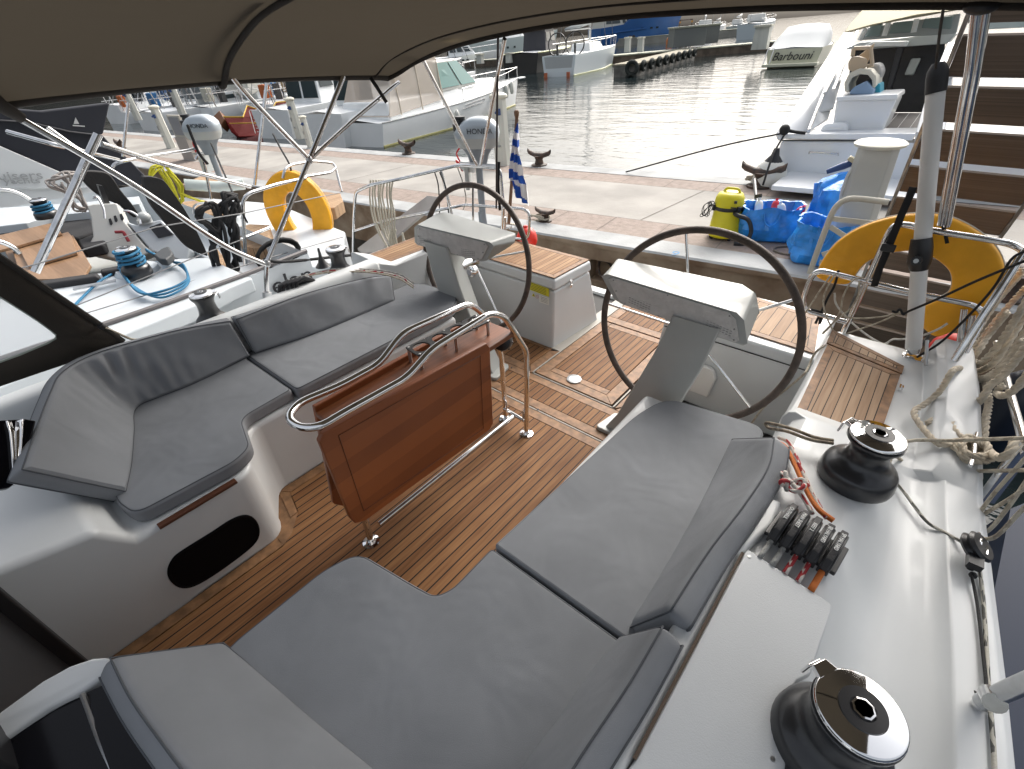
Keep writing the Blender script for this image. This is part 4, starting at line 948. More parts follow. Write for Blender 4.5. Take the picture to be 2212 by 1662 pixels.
# ---- guard lines and ropes on the stern rail
rpale=fleck('pale_braid',(.50,.45,.36),(.36,.31,.24),1,.6); rwh=fleck('white_braid',(.62,.61,.57),(.5,.48,.44),1,.6); rblk=mat('black_rope',(.012,.012,.013),.75,bump=.5,bscale=300)
rtan=mat('laid_rope',(.66,.58,.46),.9,var=.2,vscale=30,bump=.4,bscale=400)
def rope(name,pts,r,m_,label,cat='rope',group=None,laid=False,nsp=6,parent=None):
    s=MB(); q=spline(pts,nsp)
    if laid: s.rope(q,r)
    else: s.tube(q,r,8)
    o=s.build(name,m_,parent,smooth=180)
    if parent is None: tag(o,label,cat,group)
    return o
Z7=lambda x,y,Y_=2.5: GY(*z7(x,y),Y_)
rope('mooring_line',[Z7(2180,650,2.2),Z7(1960,740,2.25),Z7(1700,850,2.3),Z7(1400,990,2.35),Z7(1130,1105,2.4),Z7(1090,1130,2.4),Z7(1060,1085,2.4),Z7(1030,1110,2.4),Z7(990,1100,2.4)],.005,rblk,'taut black line knotted to pale cord in front of the white pole')
rope('mooring_line',[Z7(2190,560,2.3),Z7(2050,640,2.3),Z7(1900,880,2.35),Z7(1700,1110,2.35),Z7(1430,1370,2.35),Z7(1210,1510,2.35)],.0045,rblk,'black line sagging down to the deck foot of the white pole')
rope('lashing',[Z7(515,740),Z7(480,870),Z7(420,980),Z7(360,1110),Z7(310,1210),Z7(365,1110),Z7(345,1215),Z7(372,1120),Z7(270,1085)],.0055,rblk,'black lashing cord knotted round the rail left of the orange lifebuoy')
for i,(pp,lab) in enumerate((([(1060,1110),(900,1150),(700,1165),(560,1150)],'pale cord running level from the black knot to the rail'),
  ([(1060,1115),(850,1210),(560,1310),(430,1370),(330,1450),(260,1550)],'pale cord slanting from the black knot down to the teak corner'),
  ([(490,770),(420,880),(380,1000),(400,1130),(470,1280)],'pale cord hanging beside the black lashing'),
  ([(740,800),(640,830),(560,960),(530,1100),(470,1200),(380,1300)],'pale cord looped in front of the left arm of the orange lifebuoy'),
  ([(700,840),(690,960),(620,1080),(530,1150),(440,1230),(370,1300)],'pale cord loop hanging right of the black lashing over the lifebuoy arm'),
  ([(440,790),(350,920),(220,1120)],'thin pale cord slanting left from the rail corner'))):
    rope('cord',[Z7(x,y,2.47) for x,y in pp],.0038,rpale,lab,'rope','pale cords hanging from the stern rail')
rope('lifebuoy_lanyard',[Z7(480,940),Z7(500,1050),Z7(640,1210),Z7(780,1320),Z7(880,1380),Z7(930,1390),Z7(1000,1350),Z7(1080,1350),Z7(1250,1320),Z7(1400,1260),Z7(1480,1210)],.0045,rwh,'white line hanging in a loop below the orange lifebuoy')
rope('stowed_line',[Z7(430,1390,2.35),Z7(340,1440,2.3),Z7(290,1500,2.3),Z7(250,1590,2.25),G(1735,810,.5),G(1700,840,.3),G(1650,880,.2),G(1620,920,.08)],.005,rpale,'pale cord trailing over the locker edge to the cockpit floor behind the near wheel')
s=MB(); q=[GY(*zr(1,1),2)]
# ---- big laid rope coil on the port quarter
ZR=lambda x,y,X_=.44: GX(*zr(x,y),X_)
bigr='thick tan laid rope coil draped over the near quarter rail'
pts=[ZR(1000,250,.42),ZR(930,330,.42),ZR(960,380,.41),ZR(1080,330,.41),ZR(1200,220,.42),ZR(1330,60,.44),ZR(1440,-110,.46)]
coil=[]
CX=[([(1500,-560),(1260,-300),(1060,0),(950,230),(905,330),(950,390),(1120,320),(1290,130),(1470,-150),(1640,-420)],.42),([(1480,-520),(1260,-260),(1060,40),(940,310),(1000,430),(1180,370),(1330,190),(1500,-80),(1640,-300)],.45),([(1600,-460),(1400,-250),(1160,30),(960,330),(1050,500),(1240,420),(1400,220),(1600,-60)],.46),([(1500,120),(1380,300),(1260,420),(1120,490),(1000,480),(960,420),(1030,300)],.44),([(1540,180),(1300,470),(1180,560),(1090,700),(960,800),(860,900),(790,990),(640,1010),(500,990),(440,940),(520,860),(640,800),(760,770),(840,800),(880,860)],.42),([(1130,500),(1170,700),(1140,900),(1130,1080),(1180,1200),(1280,1260),(1370,1210),(1430,1080)],.46),([(1300,560),(1250,620),(1290,660),(1420,600),(1560,430)],.47),([(1350,-150),(1180,60),(1080,210),(1010,300)],.42)]
s=MB()
for pp,x_ in CX: s.rope(spline([ZR(a,b,x_+.006*math.sin(i*2.1)) for i,(a,b) in enumerate(pp)],8),.0125)
o=s.build('rope_coil',rtan,None,smooth=180); tag(o,bigr,'rope coil')
# rope made fast on the quarter cleat: a knot of turns
s=MB(); c=G(2092,985,.62)
for k in range(5):
    a0=k*1.3; r_=.045+.006*(k%3); q=[c+V((math.cos(a0+i*.7)*r_*(1 if k%2 else .6),math.sin(a0+i*.7)*r_*(.7 if k%2 else 1.1),.012+.007*k+.006*math.sin(i*1.9+k))) for i in range(10)]
    s.rope(spline(q,5),.010)
s.rope(spline([c+V((-.04,.02,.03)),G(2030,960,.64),G(1990,920,.63),G(1975,890,.625),G(2000,872,.63),G(2030,845,.68),G(2060,800,.78),GX(*zr(940,400),.42)],8),.0105)
s.rope(spline([c+V((.0,.03,.02)),G(2062,930,.64),G(2050,900,.64),G(2020,905,.625),G(2003,915,.622)],8),.0105)
o=s.build('cleated_rope',rtan,None,smooth=180); tag(o,'tan laid rope tied in a bulky knot round the cleat on the port side deck','rope')
s=MB(); s.box(c+V((0,-.03,-.004)),(.035,.10,.012)); s.tube([c+V((-.005,-.10,.03)),c+V((0,-.05,.032)),c+V((0,.05,.032)),c+V((.005,.10,.03))],[.007,.010,.010,.007],10); s.box(c+V((0,0,.012)),(.016,.05,.03)); s.build('deck_cleat',chrome,YT,bevel=.003)
# dark fender hanging outside the gate
s=MB(); c=GX(*zr(1290,870),.60); s.lathe([(.0,-.26),(.05,-.24),(.085,-.17),(.095,-.05),(.095,.1),(.08,.17),(.04,.22),(.016,.25),(.0,.25)],c,24); o=s.build('fender',mat('navy_fender',(.012,.017,.028),.35),None,smooth=180); tag(o,'dark navy fender hanging outside the port quarter, partly hidden by rope','fender')
s=MB(); s.ball(GY(2050,757,2.62),.075,20,(1,1,1.05)); o=s.build('mooring_buoy',mat('red_buoy',(.62,.025,.012),.4),None,smooth=180); tag(o,'bright red ball buoy just beyond the port aft corner','buoy')
# sheet lines led to the aft winch
rope('genoa_sheet',[V((.205,1.40,.70)),GX(1950,957,.2+.05),GX(2060,952,.36),GX(2230,946,.47)],.0058,rpale,'pale sheet running level from the aft port winch out of the picture')
rope('genoa_sheet',[V((.19,1.34,.70)),G(1925,985,.68),GX(1960,1002,.29),GX(2030,1015,.37),GX(2120,1018,.45),GX(2240,1015,.5)],.0058,rpale,'pale sheet curving from the base of the aft port winch to the rail')
rope('stowed_line',[G(1800,952,.70),G(1760,945,.70),G(1715,928,.69),G(1680,918,.67),G(1655,914,.63),G(1662,925,.62),G(1700,932,.69),G(1750,950,.70),G(1800,958,.70)],.0055,fleck('olive_rope',(.26,.22,.16),(.15,.12,.09),1,.6),'grey-brown rope led from the aft port winch round the coaming corner')
# lines through the clutches
ror=mat('orange_rope',(.62,.17,.03),.75,bump=.5,bscale=500); rwr=fleck('white_red_rope',(.60,.57,.52),(.35,.03,.035),.55,.62); rgr=fleck('grey_rope',(.38,.38,.36),(.24,.24,.23),1,.6)
rope('halyard',[G(1676,955,.66),G(1695,965,.675),G(1715,1000,.68),G(1740,1055,.69),G(1768,1100,.70),G(1800,1125,.70)],.0075,ror,'orange rope leading aft from the rope clutches')
rope('halyard',[G(1682,945,.66),G(1705,958,.68),G(1730,1010,.69),G(1760,1075,.70),G(1785,1120,.70)],.006,rwr,'cream rope with red flecks beside the orange rope')
rope('halyard',[G(1668,985,.66),G(1680,1000,.675),G(1690,1030,.68),G(1700,1060,.68)],.0065,rgr,'grey rope emerging beside the end of the back cushion')
s=MB(); k=G(1712,1045,.70); q=[k+V((.028*math.cos(a),.022*math.sin(a*1.5),.012*math.sin(a*2.2))) for a in [i*.8 for i in range(14)]]
s.tube(spline(q,5),.0062,8); s.tube(spline([k,G(1690,1025,.69),G(1672,1010,.67)],5),.0062,8); s.tube(spline([k,G(1735,1075,.69),G(1755,1110,.69)],5),.0062,8)
o=s.build('knotted_line',rwr,None,smooth=180); tag(o,'red-flecked white rope end tied in a stopper knot aft of the clutches','rope')
# clutch bank
CB=[(1700,1120),(1728,1135),(1752,1152),(1780,1165),(1806,1182)]
wds=['OUTHAUL','MAIN SHEET','REEF 2','JIB HALYARD','SPI HALYARD']
txw=mat('label_white',(.75,.75,.73),.5)
p0=G(1697,1122,.71); p1=G(1806,1184,.71); dx=(p1-p0).normalized(); fwd=V((dx.y,-dx.x,0))  # towards the bow
if fwd.y>0: fwd=-fwd
for i in range(5):
    c=p0.lerp(p1,i/4)+V((0,0,-.035)); s=MB(); w_=(p1-p0).length/4*.84
    R=Matrix((dx,-fwd,V((0,0,1)))).transposed()
    pr=[(-.07,0),(-.073,.025),(-.06,.042),(-.03,.052),(.02,.052),(.05,.042),(.068,.022),(.068,0)]
    a=[c-dx*w_/2-fwd*x+V((0,0,z)) for x,z in pr]; s.extr(a,dx*w_); cl=s.build('rope_clutch',blk,YT,bevel=.003)
    s=MB(); pr2=[(-.078,.020),(-.064,.050),(-.03,.060),(.025,.059),(.06,.042),(.056,.032),(.02,.048),(-.02,.049)]; a=[c-dx*w_*.32-fwd*x+V((0,0,z+.003)) for x,z in pr2]; s.extr(a,dx*w_*.64); s.build('clutch_handle',blkmat,cl,bevel=.003)
    s=MB(); s.cyl(c-dx*w_*.52+V((0,0,.02)),c+dx*w_*.52+V((0,0,.02)),.006,10); s.build('clutch_pin',alu,cl)
    text('clutch_label',wds[i],txw,c+V((0,0,.0642))-fwd*(-.004),-fwd if False else fwd,dx,.0135,cl,sx=.8)
    pi=c+fwd*.05+V((0,0,.012)); e=pi+fwd*.085-V((0,0,.008))
    rope('halyard',[pi-fwd*.1,pi,e],[.0062,.0068,.0065,.0062,.0075][i],[rgr,rgr,rwr,rwr,ror][i],['grey rope through the first clutch from the cushion','grey rope through the second clutch from the cushion','red-flecked rope through the middle clutch','red-flecked rope through the fourth clutch from the cushion','orange rope through the outermost clutch'][i])
s=MB(); s.box(p0.lerp(p1,.5)+V((0,0,-.034)),((p1-p0).length+.05,.10,.012),Matrix((dx,-fwd,V((0,0,1)))).transposed()); s.build('clutch_base',blk,YT,bevel=.003)
# furling block and thin lines on the side deck
B_=G(2098,1195,.625)
s=MB(); R=Matrix.Rotation(math.radians(70),3,'Y'); s.lathe([(.0,-.016),(.034,-.016),(.040,-.009),(.034,0),(.040,.009),(.034,.016),(.0,.016)],B_+V((0,0,.025)),24,Matrix.Rotation(math.radians(35),3,'Y')); s.box(B_+V((.0,-.045,.02)),(.03,.05,.02)); bl=s.build('block',blk,None,smooth=40); tag(bl,'small black pulley block on the port side deck near the rail','block')
s=MB(); s.tube(bend([B_+V((0,-.04,.01)),B_+V((0,.0,.045)),B_+V((0,.05,.03))],.02),.005,8); s.box(B_+V((.016,-.01,.03)),(.003,.03,.018)); s.build('shackle',mirror,bl)
rfl=fleck('grey_fleck_rope',(.46,.44,.38),(.10,.10,.09),.5,.7)
rope('furling_line',[G(1915,1018,.60),G(1950,1060,.592),G(2000,1125,.592),G(2040,1150,.60),G(2085,1175,.625)],.0045,rfl,'thin flecked grey line slanting across the side deck to the pulley block')
rope('furling_line',[G(2108,1190,.625),G(2120,1260,.613),G(2128,1350,.613),G(2135,1480,.613),G(2145,1600,.613),G(2150,1700,.613)],.0045,rfl,'flecked grey line running forward along the gunwale')
rope('shock_cord',[G(2098,1240,.62),G(2110,1300,.615),G(2122,1400,.615),G(2130,1500,.62),G(2100,1492,.60),G(2065,1470,.592),G(2062,1458,.60)],.0035,rblk,'thin black cord from the pulley block to the stanchion foot')
s=MB(); s.ball(G(2097,1225,.62),.010,8); s.ball(G(2102,1243,.618),.009,8); o=s.build('cord_knot',rblk,None,smooth=180); tag(o,'small black stopper knot below the pulley block','knot')
for i,pp in enumerate(([(2290,905),(2212,955),(2150,1030),(2092,1120),(2098,1145),(2130,1150),(2175,1100),(2230,1020)],[(2290,990),(2200,1065),(2120,1115),(2105,1135),(2060,1150),(2045,1155)],[(2290,1030),(2210,1100),(2150,1160),(2115,1160),(2100,1140),(2140,1075),(2220,985)])):
    rope('furling_coil',[GX(u,v,.49-.012*i) for u,v in pp],.0052,rpale,['upper','middle','lower'][i]+' loop of the pale line coiled on the port rail','rope','pale line coiled on the rail')
# ================= things standing on the quay =================
def qplace(u,v,h=.05): return W(u,v,h)
# service pillars
pil_w=mat('pillar_grp',(.60,.60,.54),.5,var=.12,vscale=3,stretch=(1,1,.3)); pil_g=mat('pillar_cap',(.62,.60,.50),.45)
P0=qplace(1087,356)
def make_pillar(origin,label,group,h=1.05,r=.13):
    t=local('service_pillar',label,'service pillar',origin,qd,group=group)
    s=MB()
    rows=[]
    for z,k in((0,1.0),(h*.96,.86)): rows.append([V((r*k*a,r*k*.8*b,z)) for a,b in((-1,-.6),(-.6,-1),(.6,-1),(1,-.6),(1,.6),(.6,1),(-.6,1),(-1,.6))])
    s.grid(rows,closed_u=True); s.add(rows[-1],[list(range(8))]); s.build('column',pil_w,t,bevel=.008)
    s=MB(); s.lathe([(r*1.05,h*.95),(r*1.22,h*.97),(r*1.18,h*1.0),(r*.6,h*1.03),(0,h*1.035)],(0,0,0),20,Matrix.Diagonal((1,.85,1))); s.build('cap',pil_g,t)
    s=MB(); s.box((r*.45,-r*.80,h*.78),(r*.45,.05,h*.09)); s.cyl((r*.45,-r*.9,h*.80),(r*.45,-r*1.35,h*.77),r*.16,10); so_=s.build('socket',mat('socket_blue',(.03,.07,.2),.4),t)
    s=MB(); s.box((-r*.35,-r*.80,h*.5),(r*.4,.02,h*.1)); s.lathe([(.02,-.01),(.02,.03),(0,.03)],(r*.3,-r*.84,h*.3),10,Matrix.Rotation(PI/2,3,'X')); s.build('tap_box',mat('tap_grey',(.35,.36,.35),.4),t)
    return t
GP='white service pillars along the far quay edge'
pp0=make_pillar(P0,'white service pillar with rounded cap standing right of the near outboard motor',GP)
def pscale(u,vt,vb): # height in metres of something spanning vb..vt standing at the pixel
    b=qplace(u,vb); 
    lo,hi=0.,4.
    for _ in range(30):
        m_=(lo+hi)/2; q=b+WU*m_-CAMP; v=831-F*q.dot(UY)/q.dot(_d)
        if v>vt: lo=m_
        else: hi=m_
    return lo
P0.y
pp0.scale=(1,1,1)
def setp(o,h): o.scale=(o.scale[0]*h,)*3
h0=pscale(1087,205,356); pp0.scale=(h0/1.05,)*3
for (u,vt,vb,lab) in((672,252,320,'white service pillar nearest the round joint of the steel bimini poles'),(650,213,300,'white service pillar just left of another one behind the bimini poles'),(398,178,255,'short white service pillar beside the black cord, behind the outboard'),(300,190,260,'leftmost white service pillar on the far quay edge'),(371,230,320,'white service pillar left of the framed notice board')):
    h=pscale(u,vt,vb); clone(pp0,qplace(u,vb),qd,lab,h/1.05,GP)
# near pillar at the right: fat, plain, with flared cap
b=W(1815,560); h=pscale(1815,305,560)
t=local('service_pillar','fat pale service pillar rising behind the folded gangway rail, with a grey cable plugged in','service pillar',b,qd)
r=.15; s=MB(); rows=[[V((r*k*a,r*k*b_,z)) for a,b_ in((-1,-.5),(-.7,-.9),(.7,-.9),(1,-.5),(1,.5),(.7,.9),(-.7,.9),(-1,.5))] for z,k in((0,1.08),(h*.97,.86))]
s.grid(rows,closed_u=True); s.add(rows[-1],[list(range(8))]); s.build('column',mat('pillar_translucent',(.50,.50,.46),.45,var=.1,vscale=2),t,bevel=.01)
s=MB(); s.lathe([(r*.9,h*.955),(r*1.08,h*.965),(r*1.14,h*.985),(r*1.0,h*1.0),(0,h*1.01)],(0,0,0),24); s.build('cap',pil_g,t)
s=MB(); s.tube([V((-r*.95,-.03,h*.83)),V((-r*1.25,-.05,h*.81)),V((-r*1.9,-.07,h*.76))],[.024,.028,.018],12); s.build('plug',MATS['socket_blue'],t)
s=MB(); s.box((-r*.95,-.04,h*.86),(.06,.05,.03),Matrix.Rotation(.5,3,'Y')); s.build('socket_flap',mat('flap_cream',(.55,.5,.35),.5),t,bevel=.006)
s=MB(); s.tube(spline([W(1868,342,.3)*0+GY(1866,343,b.y-.05),GY(1840,365,b.y-.1),GY(1823,400,b.y-.12),GY(1815,440,b.y-.1),GY(1818,520,b.y),W(1815,570)],8),.010,8)
o=s.build('shore_power_cable',mat('cable_white',(.6,.6,.58),.5),None,smooth=180); tag(o,'pale shore power cable hanging from the blue plug of the fat pillar','cable')
# notice board / electric cabinet by the left pillar
b=W(430,345); h=pscale(430,245,345); t=local('notice_board','cream framed grey board on a stand by the quay pillars, left','notice board',W(415,345),qd)
s=MB(); s.box((0,0,h*.72),(.62,.05,h*.5)); s.build('frame',mat('board_cream',(.6,.56,.47),.6),t,bevel=.01)
s=MB(); s.box((0,-.03,h*.74),(.46,.012,h*.38)); s.build('panel',mat('board_grey',(.30,.30,.31),.6),t)
s=MB(); s.box((0,0,h*.25),(.55,.12,h*.5)); s.build('stand',mat('board_stand',(.42,.38,.34),.7),t)
# mooring bollards (double-horned cleats) on the quay
iron=mat('rusty_iron',(.035,.028,.023),.6,var=.5,vscale=20,bump=.5,bscale=50,col2=(.10,.055,.035)); 
t=local('mooring_bollard','rusty iron bollard on the far quay edge, left of the flag','bollard',W(1165,358),qd,group='iron bollards on the quay')
pb0=t
s=MB(); s.lathe([(.13,0),(.13,.02),(.075,.03),(.06,.09),(.075,.13),(.10,.15),(.0,.165)],(0,0,0),20); s.build('post',iron,t)
s=MB(); s.grid([[V((x,y*w_,z+dz)) for y,dz in((-.06,0),(-.05,.03),(0,.045),(.05,.03),(.06,0),(0,-.03))] for x,z,w_ in((-.22,.21,.3),(-.18,.18,.8),(-.08,.15,1.1),(.08,.15,1.1),(.18,.18,.8),(.22,.21,.3))],closed_u=True); s.build('horns',iron,t,smooth=60)
clone(t,W(883,333),qd,'rusty iron bollard on the far quay edge below the white cruiser',1.05,'iron bollards on the quay')
clone(t,W(1640,404),qd,'iron bollard wrapped in pale rope beside the white motor yacht transom',1.15,'iron bollards on the quay')
clone(t,W(1178,478),qd,'iron cleat on the near quay edge beside the flag',.6,'iron bollards on the quay')
clone(t,W(2175,640),qd,'iron bollard on the near quay edge behind the thick tan rope',1.2,'iron bollards on the quay')
clone(t,W(262,322),qd,'small iron bollard on the quay at the far left',1.,'iron bollards on the quay')
# rope turned round the cleats
s=MB(); c=W(1640,400)+WU*.08; qq=[c+qd*(.17*math.cos(i*.9))*(1 if i%3 else .5)+qn*(.08*math.sin(i*.9))+WU*(.03*math.sin(i*1.7)) for i in range(22)]; s.tube(spline(qq,4),.016,6); o=s.build('mooring_rope',mat('old_rope',(.40,.36,.29),.9),None,smooth=180); tag(o,'pale mooring rope turned round the bollard at the motor yacht stern','rope')
s=MB(); c=W(1175,478)+WU*.05; qq=[c+qd*(.12*math.cos(i*.9)-.05)+qn*(.07*math.sin(i*.9))+WU*(.02*math.sin(i*1.7)) for i in range(14)]+[W(1120,485,.03),GY(1090,482,2.8)]; s.tube(spline(qq,4),.011,6); o=s.build('mooring_rope',MATS['old_rope'],None,smooth=180); tag(o,'pale mooring line from the stern rail to the cleat on the near quay edge','rope')
# ring in the wall recess
s=MB(); c=Q(rs0+.01,.05,-.23); s.tube([c+qd*(.075*math.cos(k*PI/10))+WU*(.09*math.sin(k*PI/10))+qn*(.02*math.cos(k*PI/5)) for k in range(20)],.014,8,closed=True); o=s.build('mooring_ring',iron,None,smooth=180); tag(o,'rusty iron ring in the square recess of the quay wall','mooring ring')
# painted number
text('painted_number','9',mat('blue_paint',(.10,.24,.42),.7),W(1458,548,.0555),-qd*-1,qn,.16,None,.0005); 
o=bpy.data.objects['painted_number']; o['kind']='structure'
# ---- wet and dry vacuum cleaner
yel=mat('vacuum_yellow',(.68,.60,.012),.4,var=.06,vscale=6); vb=W(1561,512); 
t=local('vacuum_cleaner','yellow and black drum vacuum cleaner standing on the quay','vacuum cleaner',vb,-qd); vh=pscale(1561,408,512); k=vh/.50
s=MB(); s.lathe([(a*k,b*k) for a,b in((.0,.03),(.155,.03),(.165,.05),(.165,.07),(.155,.085),(.135,.31),(.14,.315))],(0,0,0),32); s.build('drum',yel,t)
s=MB(); s.lathe([(a*k,b*k) for a,b in((.14,.30),(.148,.31),(.148,.335),(.14,.34))],(0,0,0),32)
for a in(35,145,215,325): s.box((.145*k*math.cos(math.radians(a)),.145*k*math.sin(math.radians(a)),.325*k),(.04*k,.04*k,.06*k),Matrix.Rotation(math.radians(a),3,'Z'))
s.build('clamp_band',blk,t,bevel=.004)
s=MB()
for a in(45,135,225,315): s.cyl((.13*k*math.cos(math.radians(a)),.13*k*math.sin(math.radians(a))-.015,.022*k),(.13*k*math.cos(math.radians(a)),.13*k*math.sin(math.radians(a))+.015,.022*k),.022*k,12)
s.build('casters',blk,t)
s=MB(); s.lathe([(a*k,b*k) for a,b in((.142,.335),(.145,.36),(.138,.42),(.118,.455),(.08,.47),(.0,.473))],(0,0,0),32); hd=s.build('motor_head',yel,t)
s=MB(); s.tube(bend([V((-.09*k,0,.455*k)),V((-.07*k,0,.505*k)),V((.05*k,0,.505*k)),V((.075*k,0,.46*k))],.03*k),.013*k,10); s.build('handle',yel,t)
fc=(CAMP-vb); Mi=t.matrix_world.to_3x3().inverted(); fl=Mi@fc; fl.z=0; fl.normalize(); fr_=V((-fl.y,fl.x,0))
s=MB(); R=Matrix((fr_,fl,V((0,0,1)))).transposed(); s.box(fl*.141*k+V((0,0,.405*k))+fr_*.06*k,(.028*k,.02*k,.025*k),R); s.box(fl*.146*k+V((0,0,.35*k))+fr_*.05*k,(.055*k,.006*k,.012*k),R); s.build('switch',blk,t)
s=MB(); c=fl*.15*k+V((0,0,.325*k))
s.tube(spline([fl*.12*k+fr_*.07*k+V((0,0,.29*k)),fl*.17*k+fr_*.10*k+V((0,0,.285*k)),fl*.16*k+fr_*.21*k+V((0,0,.24*k)),fl*.17*k+fr_*.26*k+V((0,0,.12*k)),fl*.22*k+fr_*.22*k+V((0,0,.025*k)),fl*.24*k+fr_*.12*k+V((0,0,.02*k))],8),.021*k,10); s.build('hose',blkmat,t)
s=MB(); q=[]
for i in range(40): q.append(fl*.05*k-fr_*(.165+.02*math.sin(i*.7))*k+V((.03*math.sin(i*1.1),.03*math.cos(i*1.3),.30*k+.075*k*math.cos(i*.8)))-fr_*(.05*k*abs(math.sin(i*.4))))
s.tube(spline(q,3),.004*k,5); s.build('cord',blk,t)
# ---- blue carrier bags
bagm=mat('blue_bag_film',(.025,.28,.80),.35,var=.35,vscale=9,bump=1.,bscale=16,spec=.6)
def bag(o,w_,d_,h_,seed,label,ang=0,open_=True,name='blue_bag'):
    f=qd*math.cos(ang)+qn*math.sin(ang); t=local(name,label,'bag',o,f); rows=[]; n_=44; random.seed(seed)
    for z,k in((0,.78),(.06,.92),(.15,1.0),(.27,1.03),(.4,1.05),(.55,1.03),(.7,1.0),(.85,.98),(1,1.0)):
        r=[]
        for i in range(n_):
            a=2*PI*i/n_; c_,s_=math.cos(a),math.sin(a); m_=1/max(abs(c_)**4+abs(s_)**4,1e-6)**.25
            w=1+.16*noise.noise(V((c_*2.2,s_*2.2,z*3+seed)))+.13*noise.noise(V((c_*5,s_*5,z*6+seed)))
            zz=z*h_*(1+(.14*noise.noise(V((c_*1.5,s_*1.5,seed+9))) if z>.7 else 0))
            r.append(V((c_*m_*w_/2*k*w,s_*m_*d_/2*k*w,zz)))
        rows.append(r)
    if open_:
        rows.append([V((p.x*.93,p.y*.93,p.z-.015*h_)) for p in rows[-1]]); rows.append([V((p.x*.86,p.y*.86,.62*h_)) for p in rows[-1]])
    else:
        rows.append([V((p.x*.5,p.y*.5,p.z*1.12)) for p in rows[-1]]); rows.append([V((p.x*.08,p.y*.08,p.z*1.05)) for p in rows[-1]])
    s=MB(); s.grid(rows,closed_u=True); s.add(rows[-1],[list(range(n_))]); s.add(rows[0],[list(range(n_))[::-1]]); s.build('sack',bagm,t,smooth=28)
    for sg in(-1,1):
        s=MB(); s.tube(spline([V((-.13*w_,sg*d_*.47,h_*.97)),V((-.10*w_,sg*d_*.52,h_*.7)),V((0,sg*d_*.56,h_*.55)),V((.1*w_,sg*d_*.53,h_*.7)),V((.13*w_,sg*d_*.47,h_*.97))],6),.008,6); s.build('strap',bagm,t)
    return t
bo=W(1652,512); bh=pscale(1652,450,520)
B1=bag(bo,.52,.36,.30,3,'open blue carrier bag full of bottles and cloths beside the vacuum cleaner',.25)
random.seed(4)
for (dx_,dy_,c_,m_n,lab) in((-.10,.0,(.7,.7,.68),'bottle_white','white spray bottle with black trigger standing in the open blue bag'),(.02,.04,(.62,.03,.05),'bottle_red','red bottle lying at the front of the open blue bag'),(.12,.0,(.55,.6,.62),'bottle_clear','clear bottle in the middle of the open blue bag'),(.19,.03,(.6,.02,.12),'bottle_pink','pink-red bottle at the right end of the open blue bag')):
    c=bo+qd*dx_*1.0+qn*dy_+WU*.17; s=MB(); R=Matrix.Rotation(random.uniform(-.5,.5),3,'Y')@Matrix.Rotation(random.uniform(-.4,.4),3,'X')
    s.lathe([(.0,0),(.034,0),(.036,.01),(.036,.12),(.028,.145),(.013,.155),(.013,.175),(.0,.175)],c,14,R)
    o=s.build('bottle',mat(m_n,c_,.3),None); tag(o,lab,'bottle',)
    if m_n=='bottle_white':
        s=MB(); s.box(c+R@V((-.012,0,.195)),(.06,.02,.03),R); s.box(c+R@V((-.03,0,.172)),(.008,.012,.04),R); s.build('trigger',blk,o)
s=MB(); s.tube([W(1610,478,.0)+WU*.42,bo-qd*.08-qn*.1+WU*.20],.016,10); s.tube([bo-qd*.08-qn*.1+WU*.20,bo-qd*.19-qn*.19+WU*.13],.013,10); o=s.build('vacuum_wand',mat('wand_grey',(.10,.10,.10),.4),None); tag(o,'dark grey suction tube leaning in the open blue bag','suction tube')
bag(W(1762,562),.42,.34,.34,11,'crumpled blue bag nearest the stern rail, in front of the other crumpled bag',.1)
bag(W(1795,512),.46,.36,.46,17,'tall crumpled blue bag behind the white tubular frame',.5,False)
o=rope('floor_line',[W(1745,556,.06),W(1715,552,.06),W(1690,548,.06),W(1672,541,.06),W(1680,534,.06),W(1705,533,.06),W(1730,537,.06)],.007,mat('spotted_rope',(.16,.14,.11),.9),'dark speckled line lying on the quay between the blue bags')
# ---- white tubular folding frame on the quay edge
t=thing('ladder_frame','white tubular handrail frame with flat cross braces standing by the blue bags','ladder',W(1770,590))
cream=mat('cream_tube',(.50,.47,.39),.5); yq=W(1770,590).y-.05
FZ=lambda x,y: GY(*z7(x,y),yq)
s=MB(); s.tube(bend([FZ(225,860),FZ(330,560),FZ(470,190),FZ(560,115),FZ(660,95),FZ(960,135)],.10,6),.021,10); s.build('handrail',cream,t)
for a,b_ in(((455,280),(900,330)),((440,350),(700,520)),((370,600),(620,510)),((345,665),(560,700))):
    s=MB(); p,q=FZ(*a),FZ(*b_); d=(q-p).normalized(); s.box((p+q)/2,((q-p).length,.012,.035),Matrix((d,V((0,1,0)),d.cross(V((0,1,0))))).transposed()); s.build('brace',cream,t)
# ---- Greek flag on its staff at our stern
fs=thing('flagstaff','varnished wooden flagstaff at the stern with a blue and white striped flag hanging limp','flag',GY(1083,480,2.8))
YF=2.8
s=MB(); s.tube([C_(1085,1440,YF),C_(1105,1160,YF),C_(1135,770,YF)],[.013,.012,.010],12); s.lathe([(.011,-.02),(.013,-.01),(.011,0),(.013,.01),(.016,.018),(.018,.04),(.012,.05),(0,.05)],C_(1136,765,YF),16); s.build('staff',mat('staff_wood',(.20,.11,.06),.4),fs)
blu=mat('flag_blue',(.02,.11,.52),.8); wht=mat('flag_white',(.88,.88,.9),.8)
s=MB(); L=[(1140,795),(1122,850),(1112,905),(1108,960),(1100,1020),(1096,1080),(1094,1150),(1108,1170),(1114,1250)]; Rr=[(1146,795),(1142,850),(1148,905),(1152,960),(1158,1020),(1165,1080),(1172,1150),(1195,1200),(1215,1330)]
NR=110; NC=18
def ev(P_,t):
    x=t*(len(P_)-1); i=min(int(x),len(P_)-2); f=x-i; return (P_[i][0]*(1-f)+P_[i+1][0]*f,P_[i][1]*(1-f)+P_[i+1][1]*f)
